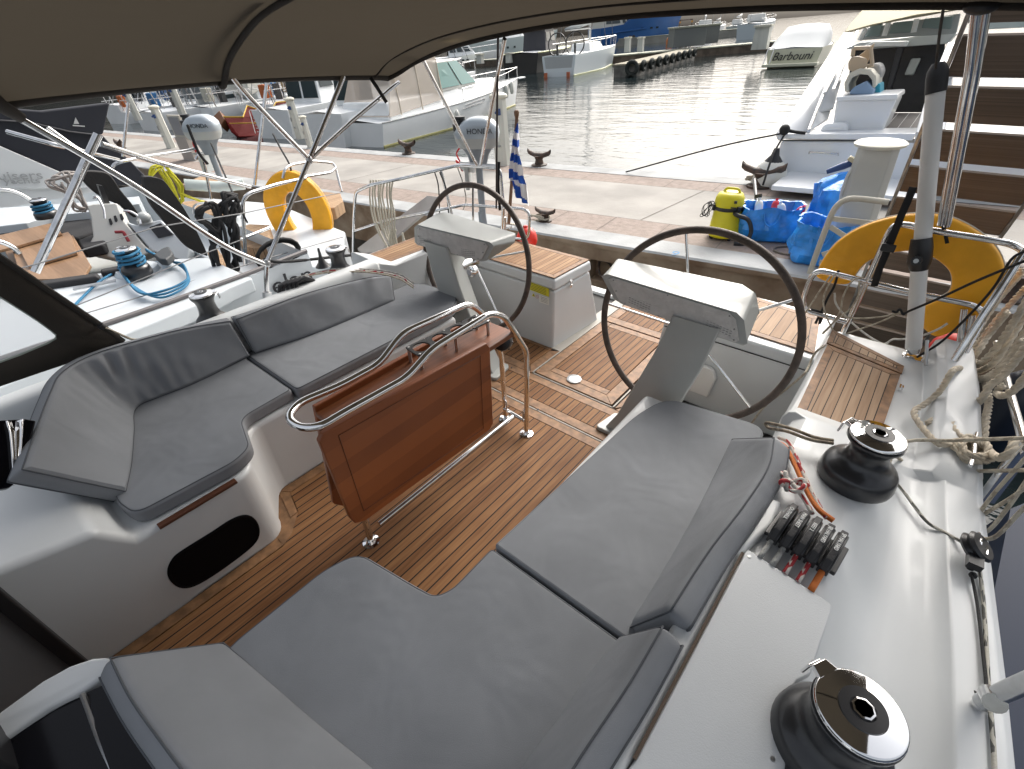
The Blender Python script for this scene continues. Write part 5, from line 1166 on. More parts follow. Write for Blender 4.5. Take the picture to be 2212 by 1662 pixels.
rows=[]
for i in range(NR+1):
    a=ev(L,i/NR); b_=ev(Rr,i/NR); r=[]
    for j in range(NC+1):
        f=j/NC; p=C_(a[0]*(1-f)+b_[0]*f,a[1]*(1-f)+b_[1]*f,YF-.02); p.y+=.018*math.sin(j*.85+i*.065)*min(1,i/18); r.append(p)
    rows.append(r)
for i in range(NR):
    for j in range(NC):
        tt_=i/NR; st=tt_*9.5-(j/NC)*(.35+2.6*max(0,tt_-.5)); s.cm=1 if int(st+20)%2 else 0
        if tt_<.10: s.cm=0
        s.add([rows[i][j],rows[i][j+1],rows[i+1][j+1],rows[i+1][j]],[(0,1,2,3)])
o=s.build('flag',[blu,wht],fs,smooth=180)
bm=bmesh.new(); bm.from_mesh(o.data); bmesh.ops.remove_doubles(bm,verts=bm.verts,dist=.0002); bm.to_mesh(o.data); bm.free()
# ---- outboard motors
ob_s=mat('outboard_silver',(.40,.45,.49),.28,.15,coat=.3); ob_g=mat('outboard_grey',(.22,.25,.28),.4); ob_p=mat('outboard_pale',(.42,.44,.43),.4)
def outboard(o,sc,label,yaw_,word=True):
    t=thing('outboard_motor',label,'outboard motor',o); Rz=Matrix.Rotation(yaw_,3,'Z')
    T=lambda x,y,z: V(o)+Rz@V((x*sc*1.12,y*sc,(z if z<0 else z*.66)*sc))
    def lf(secs,m_,name,n_=20,e=.5,**k):
        s=MB(); rows=[]
        for z,rx,ry,cx in secs:
            rows.append([T(cx+rx*(abs(math.cos(a))**e)*(1 if math.cos(a)>0 else -1),ry*(abs(math.sin(a))**e)*(1 if math.sin(a)>0 else -1),z) for a in [2*PI*i/n_ for i in range(n_)]])
        s.grid(rows,closed_u=True); s.add(rows[0],[list(range(n_))[::-1]]); s.add(rows[-1],[list(range(n_))]); return s.build(name,m_,t,smooth=60,**k)
    lf([(.0,.115,.085,0),(.06,.135,.095,.0),(.10,.14,.10,0)],ob_p,'lower_cowl',e=.6)
    cw_=lf([(.10,.14,.10,0),(.14,.145,.10,.0),(.20,.13,.095,.01),(.255,.095,.085,.015),(.285,.055,.06,.02),(.292,.02,.03,.02)],ob_s,'engine_cowl',e=.65)
    s=MB(); s.lathe([(.05,.16),(.052,.225),(.03,.235),(.026,.26),(.034,.265),(.034,.295),(.0,.297)],(0,0,0),12); 
    s.v=[T(p.x*1.-.10,p.y,p.z) for p in s.v]; s.build('fuel_cap',blk,t)
    lf([(-.13,.05,.035,0),(-.05,.07,.05,0),(.0,.10,.07,0)],ob_g,'mid_section',e=.7)
    s=MB(); s.tube([T(0,0,-.1),T(0.005,0,-.45)],.026*sc,12); s.tube([T(0,0,-.45),T(.01,0,-.62)],[.03*sc,.036*sc],12); s.build('shaft',ob_g,t)
    s=MB(); s.extr([T(-.04,-.006,-.60),T(.10,-.006,-.60),T(.105,-.006,-.615),T(.03,-.006,-.63),T(.02,-.006,-.72),T(-.02,-.006,-.78),T(-.045,-.006,-.72)],Rz@V((0,.012*sc,0))); s.tube([T(-.06,0,-.665),T(.0,0,-.665),T(.06,0,-.665)],[.012*sc,.03*sc,.022*sc],12); s.build('gearcase',ob_g,t,bevel=.004*sc)
    for k_ in range(3):
        a=k_*2*PI/3+.4; s=MB(); d=V((0,math.cos(a),math.sin(a))); e_=V((0,-math.sin(a),math.cos(a))); c=V((.075,0,-.665))
        s.face([T(*(c+d*.01)),T(*(c+d*.05+e_*.03+V((.012,0,0)))),T(*(c+d*.085+e_*.005)),T(*(c+d*.05-e_*.02-V((.01,0,0))))]); s.build('propeller_blade',ob_g,t,solid=.004)
    s=MB(); s.box(T(-.075,0,-.20),(.03*sc,.13*sc,.16*sc),Rz); s.tube([T(-.08,-.03,-.12),T(-.14,-.03,-.12)],.008*sc,8); s.tube([T(-.08,.03,-.12),T(-.14,.03,-.12)],.008*sc,8); s.build('clamp_bracket',ob_p,t,bevel=.006*sc)
    s=MB(); s.tube(spline([T(-.1,.02,.02),T(-.15,.05,-.05),T(-.12,.03,-.12),T(-.16,.06,-.1),T(-.11,.0,-.16)],5),.006*sc,6); s.build('kill_cord',mat('red_cord',(.6,.02,.02),.6),t)
    if word:
        ff=(CAMP-V(o)); ff=Rz.inverted()@ff; 
        if abs(ff.y)>=0:
            sgn=-1 if ff.y<0 else 1; xd=Rz@V((-sgn*1.,0,0)) if sgn>0 else Rz@V((1,0,0)); 
            text('cowl_lettering','HONDA',mat('lettering_grey',(.05,.06,.07),.4),T(.0+.03,sgn*.100,.17),xd,V((0,0,1)),.048*sc,cw_,.002)
    return t
ob1=outboard(GY(1032,318,2.86),1.05,'silver outboard motor with grey shaft clamped on our own stern rail bracket',.6)
s=MB(); s.box(C_(820,1075,2.80),(.14,.03,.07)); s.build('outboard_pad',whitep,SR,bevel=.006)
# ================= other boats =================
bw=mat('boat_white',(.86,.88,.88),.35,var=.06,vscale=.8); bg_=mat('boat_glass',(.03,.045,.05),.1,coat=.3); bcan=mat('boat_canvas',(.66,.66,.64),.85,bump=.2,bscale=6); bkn=mat('antifoul_dark',(.05,.055,.06),.6)
bsteel=mat('boat_steel',(.6,.6,.6),.25,.9); bteak=mat('boat_teak',(.36,.24,.14),.7); pale=mat('pale_spar',(.62,.62,.60),.4)
def boat(name,label,cat,st,bw_,beam,fb,m_hull=None,m_deck=None,group=None,stripe=None,tb=.85,sheer=.35,flare=.8,boot=None,L=None,full=2.4):
    """hull with transom at st and stem at bw_ (points on the water); returns thing,L"""
    st=V(st); bw_=V(bw_); LL=(bw_-st).length if L is None else L
    t=local(name,label,cat,st,bw_-st,group=group); rows=[]; dk=[]
    N=14
    for i in range(N+1):
        x=i/N; hb=beam/2*(tb+(1-tb)*min(1,x/.35) if x<.35 else max(.0,1-((x-.35)/.65)**full)); hb=max(hb,.02)
        z=fb*(1+sheer*x**1.6); wb=hb*(.88 if x<.5 else .88-(.55*((x-.5)/.5)**1.2)); xs=x*LL; xo=(fb*.55*max(0,(x-.8)/.2)) 
        rows.append([V((xs+xo,hb,z)),V((xs+xo*.9,hb*1.0,z*.86)),V((xs+xo*.5,hb*.5+wb*.5,z*.45)),V((xs,wb,.0)),V((xs-.05,wb*.6,-.3)),V((xs-.05,0,-.45)),V((xs-.05,-wb*.6,-.3)),V((xs,-wb,.0)),V((xs+xo*.5,-hb*.5-wb*.5,z*.45)),V((xs+xo*.9,-hb,z*.86)),V((xs+xo,-hb,z))])
        dk.append([V((xs+xo,hb*.97,z-.02)),V((xs+xo,0,z+.03*beam*(1-x))),V((xs+xo,-hb*.97,z-.02))])
    s=MB(); s.grid(rows); s.add(rows[0],[list(range(11))]); s.build('hull',m_hull or bw,t,smooth=40)
    s=MB(); s.grid(dk,flip=True); s.build('deck',m_deck or bw,t,smooth=0)
    if stripe:
        for sg in(0,10):
            s=MB(); s.tube([r[sg]*.0+r[sg] for r in rows],.035*fb,6); s.build('rub_rail',stripe,t)
    if boot:
        for sg in(3,7):
            s=MB(); s.tube([r[sg]+V((0,(.012 if sg==3 else -.012),.02)) for r in rows],.05*fb,6); s.build('boot_stripe',boot,t)
    return t,LL,rows
def house(t,x0,x1,w0,w1,z0,z1,m_=None,slope=.3,slope0=.1,name='cabin',win=None,wz=(.45,.85)):
    s=MB(); h=z1-z0
    B_=[V((x0,-w0/2,z0)),V((x1,-w1/2,z0)),V((x1,w1/2,z0)),V((x0,w0/2,z0))]; T_=[V((x0+slope0*h,-w0*.44,z1)),V((x1-slope*h,-w1*.42,z1)),V((x1-slope*h,w1*.42,z1)),V((x0+slope0*h,w0*.44,z1))]
    s.hexa(B_,T_); o=s.build(name,m_ or bw,t,bevel=.06,bseg=3)
    if win:
        for (a,b_) in win:
            for sg in(0,1):
                k=3 if sg else 0; k2=2 if sg else 1
                def P(fx,fz): 
                    lo=B_[k].lerp(B_[k2],fx); hi=T_[k].lerp(T_[k2],fx); p=lo.lerp(hi,fz); p.y*=1.015; return p
                s=MB(); q=[P(a,wz[0]),P(b_,wz[0]),P(b_,wz[1]),P(a,wz[1])]; s.extr(q,(0,.02 if sg else -.02,0)); s.build('window',bg_,o)
    return o,B_,T_
def frontglass(t,B_,T_,n=2,z=(.3,.88)):
    for i in range(n):
        a,b_=(i+.07)/n,(i+.93)/n; P=lambda f,g: (B_[1].lerp(B_[2],f)).lerp(T_[1].lerp(T_[2],f),g)+V((.02,0,.01))
        s=MB(); s.extr([P(a,z[0]),P(b_,z[0]),P(b_,z[1]),P(a,z[1])],(.015,0,0)); s.build('windscreen',bg_,t)
def rearglass(t,B_,T_,n=2,z=(.3,.88),m_=None):
    for i in range(n):
        a,b_=(i+.07)/n,(i+.93)/n; P=lambda f,g: (B_[0].lerp(B_[3],f)).lerp(T_[0].lerp(T_[3],f),g)+V((-.02,0,.0))
        s=MB(); s.extr([P(a,z[0]),P(b_,z[0]),P(b_,z[1]),P(a,z[1])],(-.015,0,0)); s.build('rear_window',m_ or bg_,t)
def mast(t,x,h,r=.07,boom=None,cover=None,spread=True,L=10,fb=1):
    s=MB(); s.tube([V((x,0,fb)),V((x,0,fb+h))],[r,r*.8],8); m_=s.build('mast',pale,t)
    s=MB(); 
    for a,b_ in(((x,0,fb+h*.95),(L*1.0,0,fb+.2)),((x,0,fb+h*.98),(0.05,0,fb+.1)),((x,0,fb+h*.6),(x-.3,-L*.13,fb)),((x,0,fb+h*.6),(x-.3,L*.13,fb))): s.tube([V(a),V(b_)],.018*max(1,L/12),4)
    s.build('rigging',mat('wire_grey',(.22,.22,.22),.5),t)
    if boom: s=MB(); s.tube([V((x,0,fb+1.3)),V((x-boom,0,fb+1.25))],.05,8); s.build('boom',pale,t); 
    if cover: s=MB(); s.tube([V((x-.1,0,fb+1.75)),V((x-boom*.5,0,fb+1.5)),V((x-boom,0,fb+1.32))],[.2,.17,.08],8); s.build('sail_cover',cover,t,smooth=180)
def rail(t,rows,z=.6,x0=.3,x1=1.,m_=bsteel,r=.014,inset=.95,side=(0,10),ns=6):
    N=len(rows)-1
    for sg in side:
        pts=[rows[i][sg]*1 for i in range(N+1) if x0<=i/N<=x1]; pts=[V((p.x,p.y*inset,p.z+z)) for p in pts]
        s=MB(); s.tube(pts,r,6)
        for i,p in enumerate(pts):
            if i%2==0: s.tube([p,V((p.x,p.y,p.z-z))],r*.8,5)
        s.build('guard_rail',m_,t)
def fender(t,rows,i,side_,col,L_=.7,r=.12,dz=-.1,label='white fender hanging on the white cruiser'):
    p=rows[i][side_]; y=p.y*1.0+(r if p.y>0 else -r); M_=t.matrix_world; s=MB(); s.lathe([(.0,-L_/2),(r*.6,-L_*.46),(r,-L_*.3),(r,L_*.25),(r*.75,L_*.38),(r*.25,L_*.5),(0,L_*.5)],(0,0,0),16)
    c=M_@V((p.x,y,p.z+dz-L_/2)); R=M_.to_3x3(); s.v=[c+R@q for q in s.v]; o=s.build('fender',col,None,smooth=60); tag(o,label,'fender'); return o
# --- white express cruiser beyond the quay
st=W(778,317,WZ); bo_=W(1112,228,WZ)
t,L,rows=boat('motor_cruiser','white motor cruiser with teal windscreen and clear cockpit enclosure moored bow out beyond the quay','motor cruiser',st,bo_,2.75,.70,stripe=mat('rub_grey',(.35,.36,.36),.5),sheer=.55,boot=mat('boot_yellow',(.38,.36,.14),.5),tb=.9)
print('cruiser L',L)
bm_=3.4
house(t,L*.42,L*.90,2.1,.8,.80,1.30,slope=2.4,name='foredeck_trunk'); house(t,L*.05,L*.45,2.3,2.2,.70,1.22,slope=.1,name='cabin_side')
_,B_,T_=house(t,L*.31,L*.60,2.1,1.7,1.20,2.15,mat('screen_frame',(.6,.6,.56),.4),slope=1.3,slope0=.1,name='windscreen_frame',win=[(.03,.55),(.60,.97)],wz=(.12,.92))
frontglass(t,B_,T_,2,(.1,.92))
teal=mat('teal_glass',(.10,.26,.24),.1,coat=.3)
for o in t.children_recursive if hasattr(t,'children_recursive') else []:
    if o.name.startswith('win') and o.data.materials and o.data.materials[0]==bg_: o.data.materials[0]=teal
enc=mat('clear_enclosure',(.72,.62,.52),.25,alpha=.55)
s=MB(); s.hexa([V((.5,-1.15,.8)),V((L*.34,-1.1,1.0)),V((L*.34,1.1,1.0)),V((.5,1.15,.8))],[V((1.2,-.9,2.2)),V((L*.34,-.95,2.3)),V((L*.34,.95,2.3)),V((1.2,.9,2.2))]); s.build('cockpit_enclosure',enc,t)
s=MB(); 
for x in(1.2,2.3,L*.34):
    s.tube(bend([V((x-.15,-1.16,.8)),V((x,-.95,2.25)),V((x,.95,2.25)),V((x-.15,1.16,.8))],.15),.018,6)
s.build('enclosure_frame',mat('cream_trim',(.55,.48,.38),.6),t)
rail(t,rows,.42,.42,1.,r=.013)
s=MB(); s.tube(bend([rows[6][9]+V((0,-.02,.0)),rows[8][9]+V((0,-.02,.02)),rows[8][9]+V((-.1,-.02,-.09)),rows[6][9]+V((-.2,-.02,-.10))],.03),.014,6); s.build('hull_vent',mat('vent_grey',(.45,.45,.44),.5),t)
wf=mat('fender_white',(.68,.68,.62),.4)
for i,dz,lab in((5,-.25,'long white fender hanging amidships on the white cruiser'),(9,-.02,'white fender with dark cap near the white cruiser shoulder'),(11,.1,'cream fender hanging near the bow of the white cruiser'),(12,.15,'white fender right at the bow of the white cruiser')):
    fender(t,rows,i,10,wf,.50,.09,dz*.6,lab)
# bow pulpit and anchor platform
s=MB(); bwp=rows[-1][0]; s.box(V((bwp.x+.2,0,bwp.z-.02)),(.6,.3,.06)); s.build('bow_platform',bw,t,bevel=.02)
# --- white racing sailboat
st=W(1207,166,WZ); bo_=W(1322,140,WZ); wdt=(GD(1168,160,(W(1207,164,WZ)-CAMP).dot(_d))-GD(1246,160,(W(1207,164,WZ)-CAMP).dot(_d))).length
t,L,rows=boat('racing_sailboat','white racing sailboat with twin wheels, open stern towards us, moored to the far pontoon','sailing boat',st,st+(bo_-st).normalized()*max(12,min(20,(bo_-st).length)),wdt,1.35,mat('boat_pale_blue',(.70,.76,.78),.3),bw,sheer=.15,tb=.97,boot=mat('boot_pale',(.5,.52,.3),.5))
print('race',L,wdt)
s=MB(); s.hexa([V((-.03,-wdt*.38,.55)),V((.02,-wdt*.38,.55)),V((.02,wdt*.38,.55)),V((-.03,wdt*.38,.55))],[V((-.03,-wdt*.42,1.30)),V((.02,-wdt*.42,1.30)),V((.02,wdt*.42,1.30)),V((-.03,wdt*.42,1.30))]); s.build('stern_opening',mat('cockpit_shade',(.45,.47,.47),.5),t)
house(t,L*.35,L*.72,wdt*.6,wdt*.3,1.35,1.95,slope=1.5,name='coachroof')
for sg in(-1,1):
    s=MB(); c=V((1.4,sg*wdt*.26,2.0)); s.tube([c+V((0,.75*math.cos(k*PI/12),.75*math.sin(k*PI/12))) for k in range(24)],.045,6,closed=True); s.tube([c,c+V((0,0,-.7))],.08,6); s.build('wheel',blk,t)
    s=MB(); s.box(V((-.35,sg*wdt*.33,-.0)),(.1,.25,.6)); s.build('rudder',mat('rudder_orange',(.5,.13,.05),.5),t)
s=MB(); s.box(V((1.6,-wdt*.32,2.9)),(1.2,1.7,.04)); s.build('solar_panel',mat('solar_grey',(.20,.21,.22),.4),t)
mast(t,L*.52,16,.11,5,mat('sail_cover_grey',(.42,.45,.45),.8),L=L,fb=1.6); rail(t,rows,.7,.1,1.,r=.02)
# --- dark hulled boat beside it
st=W(1120,158,WZ); bo_=W(1190,128,WZ)
t,L,rows=boat('motor_boat','small black hulled motor boat with pale deck left of the racing sailboat','motor boat',W(1125,160,WZ),W(1125,160,WZ)+(W(1300,125,WZ)-W(1125,160,WZ)).normalized()*11,4.2,1.5,mat('hull_black',(.01,.01,.011),.3),bw,sheer=.1,stripe=mat('stripe_lime',(.5,.52,.25),.5))
house(t,3,6,2.4,2.2,1.5,3.2,mat('cab_dark',(.04,.04,.05),.4),name='wheelhouse',win=[(.08,.45),(.55,.92)]); 
s=MB(); s.box(V((4.6,0,3.35)),(4.4,2.8,.14)); s.build('hardtop',mat('hardtop_cream',(.6,.6,.48),.5),t,bevel=.03)
# --- generic moored craft
def motoryacht(label,a,b_,beam,fb,h=2.2,hull=None,name='motor_yacht',fly=True,group=None,Lm=None):
    st=V(a); e=V(b_); L_=Lm or (e-st).length
    t,L,rows=boat(name,label,'motor yacht',st,st+(e-st).normalized()*L_,beam,fb,hull,bw,group,sheer=.35)
    _,B_,T_=house(t,L*.22,L*.66,beam*.78,beam*.55,fb*1.02,fb+h,slope=.9,name='cabin',win=[(.05,.3),(.36,.6),(.66,.9)],wz=(.42,.86)); frontglass(t,B_,T_,3,(.35,.9)); rearglass(t,B_,T_,2,(.15,.9))
    if fly:
        s=MB(); s.hexa([V((L*.18,-beam*.40,fb+h+.03)),V((L*.52,-beam*.32,fb+h+.03)),V((L*.52,beam*.32,fb+h+.03)),V((L*.18,beam*.40,fb+h+.03))],[V((L*.17,-beam*.42,fb+h+.7)),V((L*.56,-beam*.3,fb+h+.75)),V((L*.56,beam*.3,fb+h+.75)),V((L*.17,beam*.42,fb+h+.7))]); s.build('flybridge',bw,t,bevel=.05)
    for sg in(-1,1):
        for fx in(.45,.52,.68,.74):
            i=int(fx*14); p=rows[i][1 if sg>0 else 9]; s=MB(); s.box(V((p.x,p.y*1.003,fb*.62)),(.35,.06,.28)); s.build('porthole',bg_,t)
    rail(t,rows,.7,.4,1,r=.02); return t,L,rows
def sailboat(label,a,b_,beam,fb,hm=12,hull=None,cover=None,group=None,Lm=None,win=True):
    st=V(a); e=V(b_); L_=Lm or (e-st).length
    t,L,rows=boat('moored_sailboat',label,'sailing boat',st,st+(e-st).normalized()*L_,beam,fb,hull,bw,group,sheer=.25,tb=.8)
    house(t,L*.3,L*.68,beam*.62,beam*.3,fb*1.02,fb+.5,slope=1.3,name='coachroof',win=[(.1,.4),(.5,.8)] if win else None,wz=(.35,.75))
    s=MB(); s.hexa([V((L*.26,-beam*.33,fb+.3)),V((L*.36,-beam*.3,fb+.5)),V((L*.36,beam*.3,fb+.5)),V((L*.26,beam*.33,fb+.3))],[V((L*.25,-beam*.3,fb+1.2)),V((L*.32,-beam*.26,fb+1.25)),V((L*.32,beam*.26,fb+1.25)),V((L*.25,beam*.3,fb+1.2))]); s.build('sprayhood',cover or bcan,t,bevel=.05)
    mast(t,L*.52,hm,.08,L*.36,cover or bcan,L=L,fb=fb+.3); rail(t,rows,.6,.0,1,r=.016)
    return t,L,rows
Wz=lambda u,v: W(u,v,WZ)
t,L,rows=motoryacht('large pale blue-white motor yacht with square portholes behind the bow of the white cruiser',Wz(985,140),Wz(1185,118),4.6,2.6,2.4,mat('hull_pale_aqua',(.50,.57,.56),.3),Lm=21)
t,L,rows=motoryacht('low white sports cruiser seen over the teal windscreen',Wz(940,150),Wz(1050,140),3.4,1.2,1.2,fly=False,Lm=9)
# blue ship
blu2=mat('ship_blue',(.018,.105,.32),.35,var=.1,vscale=.4)
t=local('blue_ship','big royal blue hulled motor yacht with cream superstructure along the top of the picture','ship',Wz(1283,104),Wz(1500,84)-Wz(1283,104)); L=(Wz(1475,88)-Wz(1283,104)).length; print('ship L',L)
L=min(L,46); b_=6.5; rows=[]
for i in range(15):
    x=i/14; hb=b_/2*(1 if x<.55 else max(.02,1-((x-.55)/.45)**2.2)); z=3.2+2.2*min(1,max(0,(x-.32)/.1))+1.2*x; xo=2.5*max(0,(x-.75)/.25)
    rows.append([V((x*L+xo,hb,z)),V((x*L+xo*.3,hb*.95,1)),V((x*L,hb*.85,-.3)),V((x*L,-hb*.85,-.3)),V((x*L+xo*.3,-hb*.95,1)),V((x*L+xo,-hb,z))])
s=MB(); s.grid(rows,flip=False); s.add(rows[0],[list(range(6))]); s.grid([[r[0],r[5]] for r in rows],flip=True); s.build('hull',blu2,t,smooth=30)
_,B_,T_=house(t,.6,L*.52,5.4,5.0,3.2,6.6,mat('ship_cream',(.62,.60,.52),.4),slope=.5,name='superstructure',win=[(.08,.45),(.52,.60),(.64,.70),(.76,.94)],wz=(.18,.8))
s=MB(); s.tube([V((1,-3.3,2.2)),V((L*.55,-3.32,2.6))],.12,6); s.build('rub_rail',blu2,t)
s=MB(); 
for x in(.36,.4): s.lathe([(.45,-.05),(.45,.05),(.25,.1),(0,.1)],(L*x,-3.25,1.2),12,Matrix.Rotation(PI/2,3,'X'))
s.build('hawse',blk,t)
for x in(.5,.62,.7): 
    s=MB(); s.box(V((L*x,-b_/2*(1 if x<.55 else 1-((x-.55)/.45)**2.2)-.0,2.6)),(.5,.15,.3)); s.build('porthole',bg_,t)
# RIB with three outboards
o=Wz(1477,94); t=local('rigid_inflatable','orange and black rigid inflatable with three grey outboards, stern towards us, before the blue ship','inflatable boat',o,Wz(1462,80)-o)
s=MB(); s.tube(bend([V((0,-1.3,.55)),V((7,-1.2,.65)),V((9,0,.95)),V((7,1.2,.65)),V((0,1.3,.55))],1.0,6),.42,10); s.build('tube',mat('rib_tube',(.10,.07,.06),.6),t)
s=MB(); s.hexa([V((0,-1,.2)),V((7,-1,.2)),V((7,1,.2)),V((0,1,.2))],[V((0,-1,.7)),V((7,-1,.7)),V((7,1,.7)),V((0,1,.7))]); s.build('hull',blkmat,t)
s=MB(); s.box((2.6,0,1.6),(1.2,1.4,1.9)); s.box((2.4,0,3.3),(2.6,2.2,.12)); s.tube([V((1.3,-1,.8)),V((1.3,-1,3.3))],.05,6); s.tube([V((1.3,1,.8)),V((1.3,1,3.3))],.05,6); s.build('console',mat('rib_console',(.07,.03,.02),.5),t,bevel=.02)
s=MB(); s.box((1.2,-1,3.0),(.3,.3,.25)); s.box((1.2,1,3.0),(.3,.3,.25)); s.build('lamp',mat('lamp_orange',(.8,.4,.1),.4),t)
for y in(-.95,0,.95):
    s=MB(); s.lathe([(.0,-.9),(.06,-.8),(.1,-.2),(.16,.1),(.30,.3),(.34,.8),(.28,1.3),(.15,1.55),(.0,1.6)],(-.35,y,.6),14,Matrix.Diagonal((1,.75,1))); s.build('outboard',mat('ob_grey',(.33,.35,.38),.3,.3),t)
for k_,(u,v,c_) in enumerate(((1402,95,'hull_red'),)):
    s=MB(); s.lathe([(.0,-.1),(.5,.0),(.6,.6),(.4,1.0),(0,1.1)],(0,0,0),14); p=Wz(1445,97); s.v=[p+V((q.x,q.y,q.z)) for q in s.v]; o=s.build('orange_buoy',mat('buoy_orange',(.6,.2,.06),.5),None); tag(o,'orange float lying in the water left of the rigid inflatable','buoy')
# sailing boats berthed along the top
for (u0,v0,u1,v1,bm2,fb,hull,lab) in((1520,86,1500,72,4,1.9,bw,'white sailboat bow with grey window stripe just right of the blue ship'),(1580,76,1640,66,3.6,1.6,mat('hull_sage',(.42,.46,.43),.4),'sage grey old sailing boat in the upper right row'),(1612,86,1690,72,4.4,2.0,mat('hull_cool_white',(.56,.62,.64),.35),'white sailboat with a square dark hull window in the upper right row'),(1540,70,1600,62,4,1.6,bw,'white sailboat half hidden beyond the sage grey one')):
    a=Wz(u0,v0); e=a+(Wz(u1,v1)-a).normalized()*14; sailboat(lab,a,e,bm2,fb,14,hull,group='sailing boats berthed along the far pontoon')
# --- white day cruiser with cover and name on the transom
a=Wz(1707,146); e=Wz(1800,108); wd=(Wz(1645,147)-Wz(1765,143)).length; hd_=(e-a).normalized()
t,L,rows=boat('covered_speedboat','white sports boat under a pale tonneau cover with its name in script on the stern','speedboat',a,a+hd_*wd*2.4,wd,wd*.30,mat('hull_ivory',(.66,.65,.50),.35),bw,sheer=.1,tb=.95)
print('barb',wd,L); k=wd
cv=mat('tonneau_cover',(.60,.62,.62),.8,bump=.3,bscale=3)
s=MB(); rr=[]
for x,w_,h in((.02,.94,.31),(.10,.94,.33),(.42,.96,.50),(.8,.92,.66),(1.15,.88,.66),(1.5,.8,.55),(1.7,.7,.36)):
    rr.append([V((x*k,w_*k*.5*c_,(.29+(h-.29)*f_)*k)) for c_,f_ in((-1,0),(-.97,.55),(-.75,.93),(-.3,1.0),(.3,1.0),(.75,.93),(.97,.55),(1,0))])
s.grid(rr,flip=True); s.add(rr[0],[list(range(8))]); s.build('tonneau',cv,t,smooth=50)
s=MB(); s.box((-.10*k,0,.05*k),(.26*k,.96*k,.05*k)); s.build('swim_platform',MATS['hull_ivory'],t,bevel=.01*k)
f_=-t.matrix_world.to_3x3().col[0]; cw_=t.matrix_world@V((-.012*k,.02*k,.19*k)); lf_=t.matrix_world.to_3x3().col[1]
ORG[None]=V((0,0,0))
o=text('boat_name','Barbouni',mat('name_black',(.02,.02,.025),.4),(0,0,0),(1,0,0),(0,1,0),.19*k,None,.004*k,shear=.35)
o.data.transform(Matrix(((0,0,-1,-.02*k),(-1,0,0,.02*k),(0,1,0,.18*k),(0,0,0,1)))); o.parent=t
s=MB(); s.tube(bend([V((-.22*k,.46*k,.08*k)),V((-.03*k,.46*k,.33*k)),V((-.03*k,.35*k,.33*k)),V((-.22*k,.35*k,.08*k))],.02*k),.008*k,6); s.build('ladder',bsteel,t)
# --- flybridge motor yacht, stern to the quay at the right
a=W(1860,420,WZ+.1); yb=W(1860,425,.05)
Mo=thing('sport_fisher','white motor yacht moored stern-to on the right with black cockpit interior and cream canopy','motor yacht',yb)
YY=lambda u,v,d=0: GY(u,v,yb.y+.35+d)
Z6=lambda x,y,d=0: YY(*z6(x,y),d)
def qd4(name,pts,m_,dep,par=Mo,bevel=.01): s=MB(); s.extr(pts,(0,dep,0)); return s.build(name,m_,par,bevel=bevel)
mwh=mat('yacht_white',(.74,.76,.78),.25,coat=.2)
qd4('transom',[Z6(-110,1540),Z6(10,1255),Z6(880,1262),Z6(1200,1270),Z6(1120,1662),Z6(700,1640)],mwh,.3)
qd4('transom_cap',[Z6(-10,1190,-.05),Z6(1200,1185,-.05),Z6(1170,1250,-.05),Z6(-10,1235,-.05)],mwh,.45)
s=MB(); s.tube([Z6(0,1247,-.05),Z6(800,1250,-.05)],.008,6); s.build('trim_line',blk,Mo)
s=MB(); s.tube(bend([Z6(250,1370,.02),Z6(255,1350,-.05),Z6(510,1365,-.05),Z6(515,1385,.02)],.01),.008,8); s.build('grab_handle',bsteel,Mo)
s=MB(); pts=[W(1664,412,.12),W(1990,442,.12),W(2000,415,.12)+qn*.35,W(1700,385,.12)+qn*.45]; s.extr(pts,WU*.06); s.build('swim_platform',mwh,Mo,bevel=.015)
# port side of the hull running away to the bow (seen as the long slanting white band)
s=MB(); s.face([Z6(-15,1240),Z6(-30,1190),Z6(570,290,6.5),Z6(640,300,6.5),Z6(420,1060,.9),Z6(250,1160,.1)]); s.face([Z6(-15,1240),Z6(-30,1190),Z6(570,290,6.5),Z6(560,420,6.5)]); s.build('side_deck',mwh,Mo,solid=.03)
s=MB(); s.face([Z6(330,1000,.9),Z6(470,960,1.0),Z6(640,340,6.),Z6(590,330,6.)]); s.build('coaming_side',mwh,Mo,solid=.03)
s=MB()
for a_,b2 in(((250,1160,.0),(560,380,6)),((390,830,1.2),(640,330,6)),((470,800,1.2),(690,260,5))): s.tube([Z6(*a_),Z6(*b2)],.02,8)
s.build('rod',bsteel,Mo)
qd4('cockpit_bulkhead',[Z6(640,430,2.6),Z6(1130,400,2.6),Z6(1460,380,2.6),Z6(1420,1000,2.6),Z6(560,1000,2.6)],mat('cockpit_black',(.008,.008,.010),.25),.1)
qd4('door_frame',[Z6(1030,430,2.55),Z6(1100,400,2.55),Z6(970,830,2.55),Z6(930,830,2.55)],mat('frame_darkgrey',(.04,.04,.045),.4),.04)
qd4('side_window',[Z6(1160,520,2.55),Z6(1250,515,2.55),Z6(1180,670,2.55),Z6(1095,670,2.55)],mat('window_pale',(.42,.44,.42),.3),.04,bevel=.02)
qd4('cockpit_sole',[Z6(860,1180,.6),Z6(980,1005,1.8),Z6(1260,1005,1.8),Z6(1215,1180,.6)],plank('dark_deck',(.02,.016,.016),(.03,.025,.025),.12,seam=(.4,.4,.4),gap=.05),.03)
qd4('bulkhead_header',[Z6(730,415,2.4),Z6(820,370,2.4),Z6(1140,365,2.4),Z6(1120,415,2.4)],mwh,.3); qd4('bulkhead_header',[Z6(560,440,2.5),Z6(700,380,2.5),Z6(1500,290,2.5),Z6(1560,300,2.5),Z6(1480,390,2.5),Z6(760,440,2.5)],mat('flybridge_grey',(.50,.53,.53),.4),.5)
